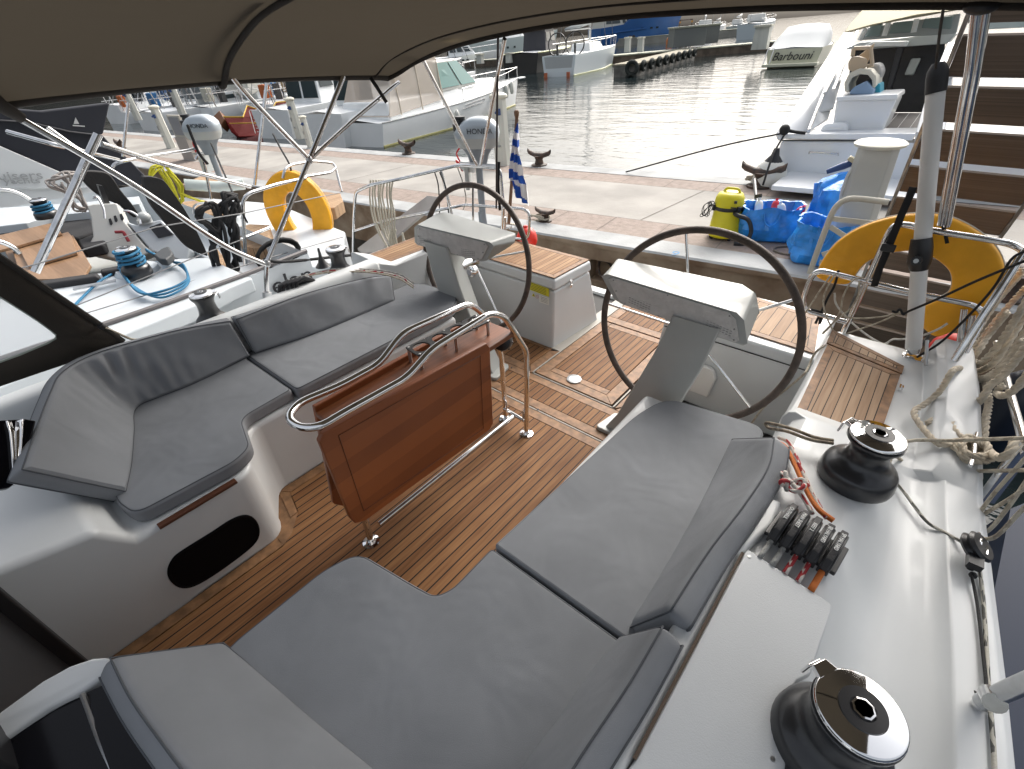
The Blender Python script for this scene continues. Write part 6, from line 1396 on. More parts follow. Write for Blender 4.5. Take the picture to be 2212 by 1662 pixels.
qd4('flybridge_side',[Z6(700,360,2.2),Z6(760,250,2.2),Z6(1600,120,2.2),Z6(1560,300,2.2)],mat('flybridge_grey2',(.36,.39,.39),.45),.06)
for q in([(740,330),(800,230),(910,210),(880,320)],[(960,300),(1000,200),(1180,180),(1150,290)],[(1250,250),(1280,165),(1540,140),(1510,260)]): qd4('screen_pane',[Z6(x,y,2.15) for x,y in q],mat('fly_glass',(.22,.29,.29),.1,coat=.3),.03)
for a_,b2 in(((920,320),(960,200)),((1180,290),(1210,170)),((760,250),(700,360))): 
    s=MB(); s.tube([Z6(*a_,2.0),Z6(*b2,2.0)],.03,8); s.build('flybridge_post',bw,Mo)
cvs=mat('cream_canopy',(.50,.45,.30),.8)
s=MB(); q=[Z6(545,300,1.2),Z6(610,215,1.4),Z6(760,40,2.0),Z6(900,-60,2.4),Z6(1700,-80,2.4),Z6(1640,75,1.4),Z6(1200,130,1.2),Z6(800,225,1.2)]; s.extr(q,(0,.35,0)); s.build('canopy',cvs,Mo,bevel=.04,bseg=3)
qd4('quarter_moulding',[Z6(1200,1180,-.0),Z6(1300,830,.3),Z6(1480,380,1.5),Z6(1560,380,1.5),Z6(1500,900,.3),Z6(1450,1200,0)],mwh,.25)
qd4('starboard_hull',[Z6(1200,1185,.0),Z6(1900,1180,.0),Z6(2400,1300,.0),Z6(2400,1662,0),Z6(1120,1662,0)],mwh,.5)
qd4('cabin_side',[Z6(1500,600,.6),Z6(2300,560,.6),Z6(2300,700,.6),Z6(1480,690,.6)],mwh,.2); qd4('cabin_side',[Z6(1800,150,1.2),Z6(2300,120,1.2),Z6(2300,240,1.2),Z6(1800,265,1.2)],mat('window_greyteal',(.36,.42,.41),.2),.1)
# big white storage bin and things piled on it
t=thing('storage_bin','big white lidless storage bin standing in the motor yacht cockpit','storage bin',Z6(720,1180,.5))
s=MB(); f=[Z6(495,880,.3),Z6(1035,875,.3),Z6(900,1180,.3),Z6(455,1150,.3)]; s.extr(f,(0,.55,0)); s.build('tub',mwh,t,bevel=.03); s=MB(); f=[Z6(495,860,.25),Z6(1040,835,.25),Z6(1038,885,.25),Z6(490,900,.25)]; s.extr(f,(0,.65,0)); s.build('rim',mwh,t,bevel=.015)
t=thing('cooler_box','low white box beside the storage bin behind the yacht transom','box',Z6(460,1185,.2)); s=MB(); f=[Z6(330,1190,.15),Z6(385,1095,.15),Z6(590,1095,.15),Z6(600,1190,.15)]; s.extr(f,(0,.4,0)); s.build('body',mwh,t,bevel=.05,bseg=3)
cus=mat('cushion_cream',(.56,.54,.46),.8)
t=thing('rolled_mattress','cream mattress folded into an arch on top of the storage bin','mattress',Z6(700,830,.5)); s=MB(); c=[(570,820),(565,740),(610,650),(700,610),(800,620),(850,680),(850,760),(820,790)]
o_=[Z6(x,y,.45) for x,y in c]; cc=Z6(710,790,.45); inn=[cc+(p-cc)*.72 for p in o_]; s.extr(o_+inn[::-1],(0,.45,0)); s.build('foam',cus,t,bevel=.02)
s=MB(); o_=[Z6(x,y,.7) for x,y in((760,640),(820,560),(880,570),(905,640),(860,740))]; s.extr(o_,(0,.3,0)); s.build('fold',mat('cushion_grey',(.40,.39,.37),.8),t,bevel=.03)
s=MB(); o_=[Z6(x,y,.4) for x,y in((600,840),(640,780),(760,720),(830,800),(810,850))]; s.extr(o_,(0,.35,0)); o=s.build('blue_towel',mat('towel_blue',(.22,.32,.46),.8),None,bevel=.02); tag(o,'pale blue cloth stuffed under the folded mattress','cloth')
s=MB(); o_=[Z6(x,y,.55) for x,y in((810,760),(885,740),(885,830),(820,830))]; s.extr(o_,(0,.3,0)); o=s.build('turquoise_cloth',mat('towel_turq',(.03,.30,.42),.7),None,bevel=.015); tag(o,'turquoise cloth at the right side of the folded mattress','cloth')
t=thing('plastic_chair','upturned beige plastic armchair on top of the folded mattress','chair',Z6(700,600,.6)); bg2=mat('chair_beige',(.46,.36,.25),.5)
s=MB(); o_=[Z6(x,y,.5) for x,y in((600,620),(598,560),(630,505),(690,500),(760,520),(770,590),(700,640),(640,645))]; s.extr(o_,(0,.05,0)); s.build('seat',bg2,t,bevel=.015)
s=MB(); o_=[Z6(x,y,.6) for x,y in((690,500),(790,420),(835,380),(825,420),(770,560))]; s.extr(o_,(0,.04,0)); s.build('backrest',bg2,t,bevel=.01)
for a_,b2 in(((640,500),(650,430)),((650,430),(800,425)),((800,430),(815,570)),((770,590),(825,575))): s=MB(); s.tube([Z6(*a_,.55),Z6(*b2,.55)],.02,8); s.build('leg',bg2,t)
# its big white fender and stern lines
s=MB(); c=YY(1676,375,.05)-V((0,.3,0)); s.ball(c,.20,20,(1,1,1.15)); fo=s.build('ball_fender',mat('fender_ivory',(.66,.65,.60),.4),None,smooth=180); tag(fo,'big white ball fender beside the motor yacht transom','fender')
s=MB(); s.lathe([(.15,.12),(.10,.20),(.05,.26),(.03,.34),(0,.34)],c,16); s.build('fender_top',blk,fo)
rope('stern_line',[YY(1697,287,-.05),YY(1670,335,-.4),W(1648,400,.15)],.012,rblk,'black stern line from the motor yacht corner down to the bollard')
rope('stern_line',[YY(1697,287,-.05),YY(1550,318,-.3),YY(1352,372,-.35)],.010,rblk,'long black line running left across the water from the motor yacht corner')
rope('stern_line',[YY(1695,280,-.05),YY(1715,285,-.05),YY(1740,288,-.05)],.018,rblk,'black rope turns on the motor yacht transom corner')
s=MB(); s.ball(YY(1695,281,-.08),.06,10,(1,1,1)); o=s.build('rope_knot',rblk,None); tag(o,'black rope knot on the corner of the motor yacht transom','knot')
# --- red wooden boat
red=mat('hull_red_wood',(.14,.006,.006),.6,spec=.15); tr_y=mat('trim_yellow',(.62,.38,.03),.45)
a=W(622,285,-.35); t=local('wooden_boat','dark red wooden boat with yellow trim and varnished stern, beyond the quay','wooden boat',W(640,300,WZ),W(480,286,WZ)-W(640,300,WZ)); Yc=t.matrix_world.inverted()
def PB(u,v,dd=0): return GD(u,v,((W(560,296,WZ)-CAMP).dot(_d))+dd)
zz=lambda x,y: ((330+x/2.765)/1.4828,(220+y/2.765)/1.4828)
def BL(x,y,dd=0): return Yc@PB(*zz(x,y),dd)
f0=[BL(1065,430),BL(1240,430),BL(1270,330,.8),BL(1500,380,1.2),BL(1530,300,1.6),BL(1640,290,2.2),BL(1640,420,2.2),BL(1510,590,.8),BL(1200,605),BL(1130,560)]
dv_=(Yc.to_3x3()@_d).normalized(); s=MB(); s.extr(f0,dv_*1.6); s.build('hull',red,t,bevel=.05)
s=MB(); s.tube([BL(1060,430,-.05),BL(1240,430,-.05),BL(1275,330,.7),BL(1480,400,1.0),BL(1530,300,1.5),BL(1640,290,2)],.03,6); s.tube([BL(1120,487,-.05),BL(1300,483,-.05),BL(1480,485,.3)],.018,6); s.build('trim',tr_y,t)
s=MB(); s.extr([BL(960,440,-.1),BL(1030,370,-.1),BL(1075,450,-.1),BL(1040,510,-.1)],dv_*.5); s.build('stern_locker',mat('varnish_brown',(.22,.10,.05),.4),t,bevel=.02)
lad=s=MB()
for x in(1295,1390): s.tube([BL(x,380,-.15),BL(x+55,575,-.2)],.015,6)
for k_ in range(5): s.tube([BL(1330+k_*9,440+k_*30,-.18),BL(1425+k_*7,440+k_*30,-.18)],.012,6)
s.tube(bend([BL(1295,380,-.15),BL(1300,368,-.15),BL(1385,372,-.15),BL(1390,382,-.15)],.03),.015,6)
s.build('boarding_ladder',pale,t)
# --- crowd of yachts beyond the far quay on the left
ms=[]
random.seed(12)
lab_s=['white sailboat with tan sail cover behind the wooden boat','white sailboat with grey sail cover left of the framed board','white sailboat nearest the round pillar cap','white sailboat partly behind the black cord','white sailboat with navy cover far left','white sailboat under the dark edge of the bimini','white sailboat with furled sail between two pillars','white sailboat right of the red wooden boat','white sailboat behind the cream enclosure of the cruiser','white sailboat just left of the white cruiser stern']
cols=[(.35,.25,.14),(.15,.17,.18),(.55,.55,.5),(.03,.04,.06),(.03,.07,.16),(.3,.3,.3),(.4,.4,.38),(.45,.36,.22),(.12,.13,.15),(.5,.5,.5)]
for i,(u,v) in enumerate(((560,262),(330,283),(440,270),(395,262),(262,268),(610,248),(500,252),(668,262),(760,236),(725,262))):
    a=Wz(u,v); dr=(qn*1.0+qd*random.uniform(-.25,.1)).normalized(); fb_=.62+.2*random.random()
    t,L,rows=sailboat(lab_s[i],a,a+dr*10.5,3.2,fb_,11+random.random()*2,bw,mat('cover%d'%i,cols[i],.8),'sailing boats moored beyond the quay on the left')
    # stern gear: radar arch, backstays, lockers, wheel
    s=MB(); 
    for sg in(-1,1): s.tube(bend([V((.3,sg*1.25,fb_)),V((.1,sg*1.15,fb_+1.6)),V((.1,0,fb_+1.75))],.2),.03,6); s.tube([V((.1,sg*1.2,fb_)),V((5.2,0,fb_+10))],.012,4)
    s.build('stern_arch',bsteel,t)
    for q_ in range(4):
        s=MB(); x_=random.uniform(.1,2.2); y_=random.uniform(-1.3,1.3); s.tube([V((x_,y_,fb_)),V((x_+random.uniform(-.6,.9),y_+random.uniform(-.4,.4),fb_+random.uniform(2.2,4.5)))],random.choice((.02,.03,.045)),5); s.build('pole',random.choice((pale,bsteel,mat('dark_pole',(.04,.04,.045),.5),bw)),t)
    s=MB(); c=V((1.5,0,fb_+.75)); s.tube([c+V((0,.42*math.cos(k*PI/9),.42*math.sin(k*PI/9))) for k in range(18)],.025,6,closed=True); s.box((1.65,0,fb_+.4),(.25,.3,.8)); s.build('helm',mat('helm_dark',(.06,.06,.06),.5),t)
    s=MB(); s.box((.35,random.choice((-.8,.8)),fb_+.55),(.35,.5,.6)); s.build('locker',mat('gear%d'%(i%4),[(.5,.12,.02),(.03,.15,.35),(.5,.48,.4),(.02,.02,.02)][i%4],.5),t,bevel=.04)
for i,(u,v,lab) in enumerate(((600,300,'small white motorboat with round stern right of the red wooden boat'),(705,318,'white motorboat stern with grey ball fender left of the white cruiser'),(255,268,'white motorboat with green tinted glass at the far left quay'))):
    a=Wz(u,v); dr=(qn+qd*-.1).normalized(); t,L,rows=motoryacht(lab,a,a+dr*8,2.6,1.0,1.3,fly=False,Lm=8)
s=MB(); s.ball(GD(757,238,(W(760,312,WZ)-CAMP).dot(_d)),.20,16); o=s.build('ball_fender',mat('fender_grey',(.22,.23,.23),.6),None,smooth=180); tag(o,'grey round fender at the stern of the white cruiser','fender')
for i,(u,v,lab) in enumerate(((470,256,'white cabin cruiser seen between the far silver outboard and the wooden boat'),(350,262,'white cabin cruiser behind the pillar left of the framed board'),(690,246,'white cabin cruiser above the pair of close pillars'),(640,238,'white cabin cruiser just right of the upper bimini pole'),(530,246,'white cabin cruiser directly behind the wooden boat stern'))):
    a=Wz(u,v); dr=(qn+qd*random.uniform(-.3,.2)).normalized(); t,L,rows=motoryacht(lab,a,a+dr*9,2.9,.8,1.3,fly=False,Lm=9,group='cabin cruisers beyond the quay on the left')
    s=MB()
    for q_ in range(3): x_=1.5+q_*1.2; s.tube([V((x_,random.uniform(-1,1),1.4)),V((x_-.3,random.uniform(-1,1),5+random.random()*2))],.025,5)
    s.build('antenna',pale,t)
# --- pontoons and what stands on them
def pontoon(name,label,a,b_,w_,h,m1,m2,z0=-.15):
    t=local(name,label,'pontoon',a,b_-a); L_=(b_-a).length
    s=MB(); s.box((L_/2,w_/2,h/2+z0),(L_,w_,h)); s.build('float',m1,t); s=MB(); s.box((L_/2,w_/2,h+z0+.05),(L_+.1,w_+.15,.1)); s.build('walkway',m2,t); return t,L_
brn=mat('pontoon_brown',(.15,.115,.085),.85,var=.4,vscale=1.5); plt=mat('pontoon_top',(.42,.42,.33),.85,var=.2,vscale=2)
pt,pL=pontoon('pontoon','long brown pontoon with pale walkway between the racing sailboat and the covered sports boat',W(1318,140,WZ),W(1700,106,WZ),2.6,.75,brn,plt)
pt2,_=pontoon('pontoon','short pontoon behind the dark hulled boat',W(930,150,WZ),W(1140,138,WZ),2.2,.75,brn,plt)
pt3,_=pontoon('pontoon','far pontoon in front of the blue ship',W(1240,108,WZ),W(1600,78,WZ),3,1.3,mat('pontoon_grey',(.32,.31,.27),.85,var=.2,vscale=.5),plt)
t,tl=pontoon('tyre_pontoon','low concrete float edged with black tyres jutting into the open water',W(1375,166,WZ),W(1500,128,WZ),1.6,.8,mat('float_conc',(.20,.19,.17),.9,var=.4,vscale=2),mat('float_top',(.30,.27,.2),.9))
for i in range(9):
    s=MB(); c=V((.8+i*tl/9,-.18,.55)); s.tube([c+V((.32*math.cos(k*PI/8),0,.22*math.sin(k*PI/8))) for k in range(16)],.13,8,closed=True); s.build('tyre',mat('tyre_black',(.03,.035,.03),.8,var=.5,vscale=3),t)
for i in range(2):
    s=MB(); c=V((-.18,.3,.5-.7*i)); s.tube([c+V((0,.35*math.cos(k*PI/8),.35*math.sin(k*PI/8))) for k in range(16)],.13,8,closed=True); s.build('tyre',MATS['tyre_black'],t)
def post(u,vt,vb,label,w_=.35,h0=.1,grp='white service posts on the pontoons'):
    b=W(u,vb,h0); lo,hi=0.,12.
    for _ in range(30):
        m_=(lo+hi)/2; q=b+WU*m_-CAMP; v=831-F*q.dot(UY)/q.dot(_d)
        if v>vt: lo=m_
        else: hi=m_
    t=local('service_post',label,'service post',b,qd,group=grp); s=MB(); s.box((0,0,lo/2),(w_,w_*.8,lo),taper=.9); s.build('body',pil_w,t); s=MB(); s.box((0,0,lo),(w_*1.15,w_,.12)); s.build('cap',pil_g,t)
for u,vt,vb,lab,w_ in((1355,82,113,'left one of the two white posts close together on the long pontoon',.5),(1383,82,113,'right one of the two white posts close together on the long pontoon',.5),(1292,66,84,'small white post in front of the blue ship near its stern',.7),(1414,56,75,'small white post in front of the blue ship amidships',.9),(1641,56,107,'tall white post with a framed face near the covered sports boat',.95),(932,168,192,'small post on the short pontoon left',.3),(1038,118,138,'white post on the short pontoon',.6),(1100,116,136,'white post on the short pontoon nearest the black backstay',.5)):
    post(u,vt,vb,lab,w_)
for u,v,sc_2,lab in((1490,102,1.,'grey dock box nearest the camera on the long pontoon'),(1520,97,1.,'second grey dock box behind the first on the long pontoon')):
    p=W(u,v,.0); t=local('dock_box',lab,'dock box',p,W(1700,106,WZ)-W(1318,140,WZ),group='grey dock boxes'); s=MB(); s.box((0,1.0,.8),(3.2,1.6,1.5)); s.build('body',mat('box_grey',(.13,.14,.14),.5),t,bevel=.05); s=MB(); s.box((0,1.0,1.6),(3.4,1.8,.15)); s.build('lid',mat('box_lid',(.30,.31,.25),.5),t,bevel=.03)
# distant shore band behind the masts
sh=mat('far_shore',(.22,.22,.21),.9,var=.4,vscale=.05)
s=MB(); far=[W(u,v,WZ) for u,v in((-600,240),(400,170),(1000,108),(1500,66))]
# ================= the yacht moored alongside, to the left =================
def za(x,y): return (x/5.467,269.8+y/5.467)
def zb(x,y): return (337.2+x/5.467,269.8+y/5.467)
def zd(x,y): return (x/3.521,539.5+y/3.521)
NB=thing('neighbour_yacht','pale yacht moored alongside on the left with twin covered wheels and dark cushions','sailing yacht',(-5,0,-.8))
nw=mat('neighbour_gelcoat',(.58,.62,.65),.35,var=.04,vscale=2,coat=.2); ncre=mat('neighbour_cream',(.55,.55,.52),.4)
def slabG(name,px,z,th,m_,par=NB,bevel=.008,**k):
    s=MB(); s.extr([G(u,v,z) for u,v in px],(0,0,-th)); return s.build(name,m_,par,bevel=bevel,**k)
def slabX(name,px,x,th,m_,par=NB,bevel=.008,**k):
    s=MB(); s.extr([GX(u,v,x) for u,v in px],(-th,0,0)); return s.build(name,m_,par,bevel=bevel,**k)
def pg(*a): return [GX(u,v,a[-1]) for u,v in a[:-1]]
zn=.52
slabG('side_deck',[(-60,690),(-60,625),(77,611),(284,579),(345,560),(447,556),(545,600),(497,620),(426,657),(230,738),(-60,860)],zn,.10,nw,bevel=.015)
# hull side with toe rail
yA,yB=-3.0,1.62
s=MB(); ys_=[yA+(yB-yA)*i/10 for i in range(11)]
rows=[]
for i,y in enumerate(ys_):
    p=G(230+(545-230)*0,738,zn); t_=max(0,(y-.3)/1.3); xo=-3.20-.07*min(0,0)-.10*t_*t_
    xo=GX(426,657,-3.2).x if False else xo
    rows.append([V((xo,y,zn-.005)),V((xo+.02,y,.3)),V((xo+.0,y,-.2)),V((xo-.15,y,-.95)),V((-5.0,y,-1.2)),V((-6.8-(xo+3.2)*-1,y,-.9)),V((-6.95+.1*t_*t_,y,zn-.005))])
s.grid(rows); s.add(rows[-1],[list(range(7))]); NH=s.build('hull',nw,NB,smooth=40)
s=MB(); q=[V((-3.215-.10*max(0,(y-.3)/1.3)**2,y,zn+.012)) for y in ys_]; s.tube(q,.016,6); s.build('toe_rail',mat('toe_rail_grey',(.16,.15,.15),.6),NB)
text('hull_lettering','elan',mat('lettering_black',(.02,.02,.025),.4),GX(632,606,-3.235),(0,1,0),(0,0,1),.17,NH,.003,sx=1.15)
# cockpit well, aft deck and seats
slabG('cockpit_sole',[(-60,640),(60,605),(284,579),(345,560),(447,556),(540,545),(420,440),(190,440),(-60,470)],-.02,.05,ncre)
slabG('far_coaming',[(-60,452),(85,444),(190,436),(300,424),(300,440),(190,458),(110,466),(55,482),(-60,496)],.58,.4,nw)
slabG('aft_deck',[(335,430),(420,425),(600,440),(745,500),(742,560),(690,575),(545,600),(440,556),(370,500)],.30,.8,nw,bevel=.02)
tk=plank('neighbour_teak',(.30,.19,.11),(.46,.32,.2),.05,axis=0,gap=.05)
for px in([(392,436),(440,432),(476,441),(468,463),(420,466),(398,456)],[(508,492),(540,484),(582,486),(582,533),(545,536),(522,530),(512,510)],[(664,420),(700,414),(735,418),(741,434),(722,448),(690,455),(668,440)],[(447,546),(470,538),(484,556),(480,572),(462,571)]):
    slabG('teak_seat',px,.42,.12,tk)
wd_=plank('table_wood',(.20,.115,.06),(.33,.20,.115),.09,axis=1,gap=0,rough=.4)
s=MB(); s.extr([G(u,v,.46) for u,v in((8,540),(122,515),(160,545),(150,600),(40,600))],(0,0,-.4)); NT=s.build('cockpit_table',wd_,NB,bevel=.006)
for px,z in(([(-20,512),(8,506),(110,482),(122,486),(132,503),(37,531),(-20,545)],.60),([(37,531),(147,501),(154,509),(166,545),(60,575)],.575),([(27,545),(157,508),(196,573),(178,602),(60,604),(37,574)],.55)):
    slabG('table_leaf',px,z,.02,wd_,NT,bevel=.004)
dkc=mat('charcoal_cushion',(.028,.028,.030),.85,bump=.2,bscale=300)
for px,z,lab in(([(-40,494),(55,481),(110,465),(190,459),(208,498),(165,515),(120,500),(-40,520)],.52,'charcoal cushion across the far side of the neighbouring cockpit'),([(165,517),(210,501),(229,517),(222,527),(176,536)],.50,'small folded charcoal cushion beside the neighbouring console'),([(-60,640),(-60,618),(77,606),(212,588),(212,597),(77,617)],.56,'charcoal cushion strip along the near edge of the neighbouring cockpit, left part'),([(215,588),(284,577),(290,570),(250,574),(215,580)],.56,'short charcoal cushion strip next to the blue rope winch')):
    s=MB(); s.extr([G(u,v,z) for u,v in px],(0,0,-.09)); o=s.build('dark_cushion',dkc,None,bevel=.02,bseg=3); tag(o,lab,'cushion','charcoal cushions on the neighbouring yacht')
# consoles
pn_=V((.75,-.35,.55)).normalized()
def slabP(name,px,p,n_,th,m_,par=NB,bevel=.008):
    s=MB(); s.extr([PL(u,v,p,n_) for u,v in px],-V(n_).normalized()*th); return s.build(name,m_,par,bevel=bevel,bseg=2)
pc1=G(245,500,.55)
con=slabP('helm_console',[(186,444),(200,440),(252,438),(269,478),(312,530),(330,545),(300,556),(256,562),(183,545),(200,510),(195,470)],pc1,pn_,.14,ncre,bevel=.015)
con2=slabP('helm_console',[(271,478),(296,487),(346,474),(410,536),(405,567),(329,543)],pc1+V((.0,.02,0)),pn_,.2,nw,bevel=.012)
slabP('console_display',[(322,491),(347,482),(374,506),(341,514)],pc1+pn_*.012,pn_,.02,mat('display_dark',(.015,.016,.02),.25),con2,.002)
for x,y in((1300,1140),(1360,1105),(1430,1085)):
    u,v=za(x,y); slabP('switch',[(u-4,v-5),(u+1,v-7),(u+5,v+3),(u+3,v+8),(u-1,v+7)],pc1+pn_*.008,pn_,.015,blk,con,.003)
s=MB(); s.tube(bend([PL(249,502,pc1+pn_*.03,pn_),PL(266,501,pc1+pn_*.04,pn_),PL(278,522,pc1+pn_*.03,pn_)],.01),.012,8); s.build('throttle_lever',mat('lever_red',(.25,.01,.02),.4),con)
for q in([(203,430),(204,424),(213,428),(225,452),(227,473)],[(267,456),(280,456),(292,462),(302,470),(304,484)]):
    s=MB(); s.tube(bend([PL(u,v,pc1+pn_*.06,pn_) for u,v in q],.03),.009,8); s.build('hand_hoop',chrome,con)
s=MB(); s.ball(PL(311,470,pc1+pn_*.03,pn_),.05,16,(1,1,.9)); s.lathe([(.055,-.03),(.055,.0),(.0,.0)],PL(311,474,pc1+pn_*.0,pn_),16); s.build('compass_dome',mat('dome_grey',(.40,.42,.42),.3),con)
cvw=mat('wheel_cover_black',(.016,.015,.015),.7,bump=.3,bscale=40)
def cover(px,x,lab):
    s=MB(); q=spline([GX(u,v,x) for u,v in px],4,closed=True); s.extr(q,(-.07,0,0)); s.build('covered_wheel',cvw,NB,bevel=.02,bseg=3)
cover([(311,388),(318,382),(337,384),(354,391),(374,416),(410,471),(447,546),(440,551),(407,535),(374,498),(337,455),(320,425)],-4.45,'')
cover([(178,372),(210,370),(238,378),(262,412),(285,440),(299,463),(290,470),(262,446),(228,431),(200,412),(179,388)],-5.6,'')
s=MB(); q=[GX(u,v,-5.2) for u,v in((212,400),(222,402),(240,445),(228,448))]; s.extr(q,(-.05,0,0)); s.build('wheel_pedestal',blk,NB)
# winches with blue rope
w=winch(G(300,594,.54),.85,200,1.25,parent=NB); 
s=MB(); s.lathe([(.15,-.02),(.14,.02),(.12,.045),(.0,.045)],G(302,592,.50),28); s.build('winch_plinth',nw,NB)
winch(G(104,470,.62),.85,200,1.0,parent=NB)
rbl=mat('blue_rope',(.02,.16,.30),.7,bump=.5,bscale=300)
c=G(300,594,.54); s=MB()
q=[c+V((math.cos(i*.55)*(.062+.003*(i%5)),math.sin(i*.55)*(.062+.003*(i%5)),.075+.0022*i)) for i in range(46)]
s.tube(spline(q,3),.0085,6)
DK=lambda x,y: G(*zd(x,y),.54)
for k_ in range(3):
    a=[(930,60),(920,160),(970,240),(1040,300+k_*14),(1120,345+k_*10),(1220,372-k_*12),(1320,345-k_*14),(1410,290-k_*10),(1440,230),(1400,150-k_*8),(1300,90+k_*10),(1180,40+k_*8),(1120,20)]
    s.tube(spline([DK(x,y)+V((0,0,.006+.008*k_)) for x,y in a],5),.0075,6)
s.tube(spline([c+V((-.05,-.02,.09)),DK(880,165),DK(760,240),DK(640,350),DK(560,435),DK(500,520)],5),.0075,6)
o=s.build('blue_rope_coil',rbl,None,smooth=180); tag(o,'bright blue rope wound on the near winch and looped on the neighbouring deck','rope')
s=MB(); c=G(104,470,.62); q=[c+V((math.cos(i*.7)*(.06+.01*math.sin(i)),math.sin(i*.7)*.065,.03+.0028*i)) for i in range(30)]; s.tube(spline(q,3),.010,6); o=s.build('blue_rope_coil',rbl,None,smooth=180); tag(o,'blue rope turns on the small far winch at the left edge','rope')
s=MB(); a,b_=G(*zd(560,305),.545),G(*zd(880,240),.545); d=(b_-a).normalized(); s.box((a+b_)/2+V((0,0,.004)),((b_-a).length,.035,.012),Matrix((d,V((-d.y,d.x,0)),V((0,0,1)))).transposed()); s.build('genoa_track',alu,NB,bevel=.003)
s=MB(); s.extr([G(*za(x,y),.62) for x,y in((1810,1530),(1900,1460),(1990,1430),(2035,1500),(2030,1530),(1960,1590),(1870,1580))],(0,0,-.05)); s.build('winch_handle_pocket',mat('pocket_grey',(.05,.055,.06),.6),NB,bevel=.012)
# rails and poles
def NP(pts,r,name='stern_rail',par=NB,rr=.05,m_=chrome):
    s=MB(); s.tube(bend(pts,rr,5),r,10); return s.build(name,m_,par)
nr=NP([GX(*zb(1060,1659),-3.75),GX(*zb(1020,900),-3.75),GX(*zb(1090,810),-3.75),GX(*zb(1440,700),-3.85),GX(600+60,385,-4.0)],.013)
NP([GX(*zb(1010,1350),-3.75),GX(*zb(1330,1220),-3.85)],.012,'lower_rail',nr)
NP([GX(611,386,-4.3),GX(615,365,-4.3),GX(630,356,-4.35),GX(675,348,-4.5),GX(718,352,-4.6),GX(727,362,-4.5),GX(714,373,-4.35),GX(648,384,-4.25)],.012,'top_ring',nr)
NP([GX(725,363,-4.5),GX(738,414,-4.4)],.012,'stanchion',nr)
NP([GX(418,462,-5.2),GX(418,446,-5.2),GX(429,440,-5.2),GX(465,436,-5.2),GX(473,445,-5.2)],.011,'seat_hoop',nr)
NP([GX(212,291,-3.5),GX(76,588,-3.5)],.021,'bimini_pole'); NP([GX(218,311,-3.52),GX(337,350,-3.8),GX(540,404,-4.2)],.016,'bimini_pole')
NP([GX(16,285,-4.4),GX(110,311,-4.2),GX(140,318,-4.2)],.014,'bimini_pole'); NP([GX(102,276,-4.3),GX(170,325,-4.3),GX(256,346,-4.6)],.014,'bimini_pole')
NP([GX(243,362,-5.4),GX(248,354,-5.4),GX(265,349,-5.4),GX(311,339,-5.5),GX(405,326,-5.6),GX(425,320,-5.6)],.014,'far_rail',nr)
NP([GX(277,222,-5.9),GX(265,339,-5.9)],.012,'far_stanchion',nr); NP([GX(577,171,-4.9),GX(550,400,-4.9)],.014,'arch_post',nr)
NP([GX(423,345,-4.9),GX(426,338,-4.9),GX(432,336,-4.9),GX(440,345,-4.9),GX(456,430,-4.9)],.012,'stanchion',nr)
for q in([(-20,597),(82,570),(337,491),(520,462),(742,415)],[(156,664),(447,546),(525,517)],[(182,678),(590,555),(742,512)]):
    s=MB(); s.tube([GX(u,v,-3.38-.5*max(0,(u-500)/242)) for u,v in q],.0035,6); s.build('guard_wire',mat('wire_grey',(.22,.22,.22),.5),nr)
# white fuel/life-raft tube
s=MB(); s.tube([GX(399,399,-5.3),GX(470,404,-5.2),GX(527,398,-5.1)],.05,12); s.build('inflatable_tube',bw_t:=mat('tube_pale',(.52,.58,.56),.4),NB)
slabG('stern_platform',[(392,398),(430,382),(480,376),(480,388),(440,400),(410,404)],.45,.05,tk)
# lifebuoy on the neighbour's rail
lc=GD(*zb(1650,1000),4.5); m_s=4.5/F/5.467
pth=[((x-1650)*m_s,(1000-y)*m_s*1.12) for x,y in((1530,1325),(1455,1180),(1420,1000),(1450,860),(1540,760),(1660,715),(1780,745),(1880,850),(1930,980),(1935,1120),(1890,1290))]
horseshoe('lifebuoy',lc,(RX.x,RX.y,0),(0,0,1),1,pth,.092,.05,'yellow-orange horseshoe lifebuoy hung on the rail of the neighbouring yacht',lc)
# ropes hanging on the neighbour
def hank(name,m_,label,loops,r,X_,n=1,jit=.012):
    s=MB()
    for li,lp in enumerate(loops):
        for k_ in range(n):
            q=[GX(u,v,X_)+V((random.uniform(-jit,jit),random.uniform(-jit,jit),random.uniform(-jit,jit))) for u,v in lp]; s.tube(spline(q,5),r,6)
    o=s.build(name,m_,None,smooth=180); tag(o,label,'rope coil'); return o
random.seed(3)
ZB=lambda *p: [zb(x,y) for x,y in p]
hank('black_rope_coil',rblk,'hank of black rope hanging from the neighbouring stern rail beside the lifebuoy',[ZB((960,850),(850,830),(790,900),(800,1050),(850,1180),(900,1060),(930,950)),ZB((640,950),(520,1010),(520,1090),(620,1200),(720,1250),(740,1100),(700,980),(640,950)),ZB((880,900),(760,1050),(740,1200),(780,1400),(830,1560),(860,1690),(930,1680),(930,1450),(900,1250),(880,1100)),ZB((650,1180),(680,1350),(700,1500),(740,1690)),ZB((940,880),(940,1000),(880,1150),(960,1250),(980,1450),(1000,1600))],.013,-3.6,4,.022)
hank('yellow_rope_coil',mat('yellow_rope',(.62,.58,.03),.6),'yellow line coiled on the far rail of the neighbouring yacht',[ZB((60,480),(-30,520),(-50,640),(10,700)),ZB((100,480),(220,620),(300,760),(300,880),(240,920),(180,800),(140,640)),ZB((40,500),(160,700),(260,900)),ZB((130,520),(280,700),(330,820),(590,900))],.008,-5.3,4,.02)
ZA=lambda *p: [za(x,y) for x,y in p]
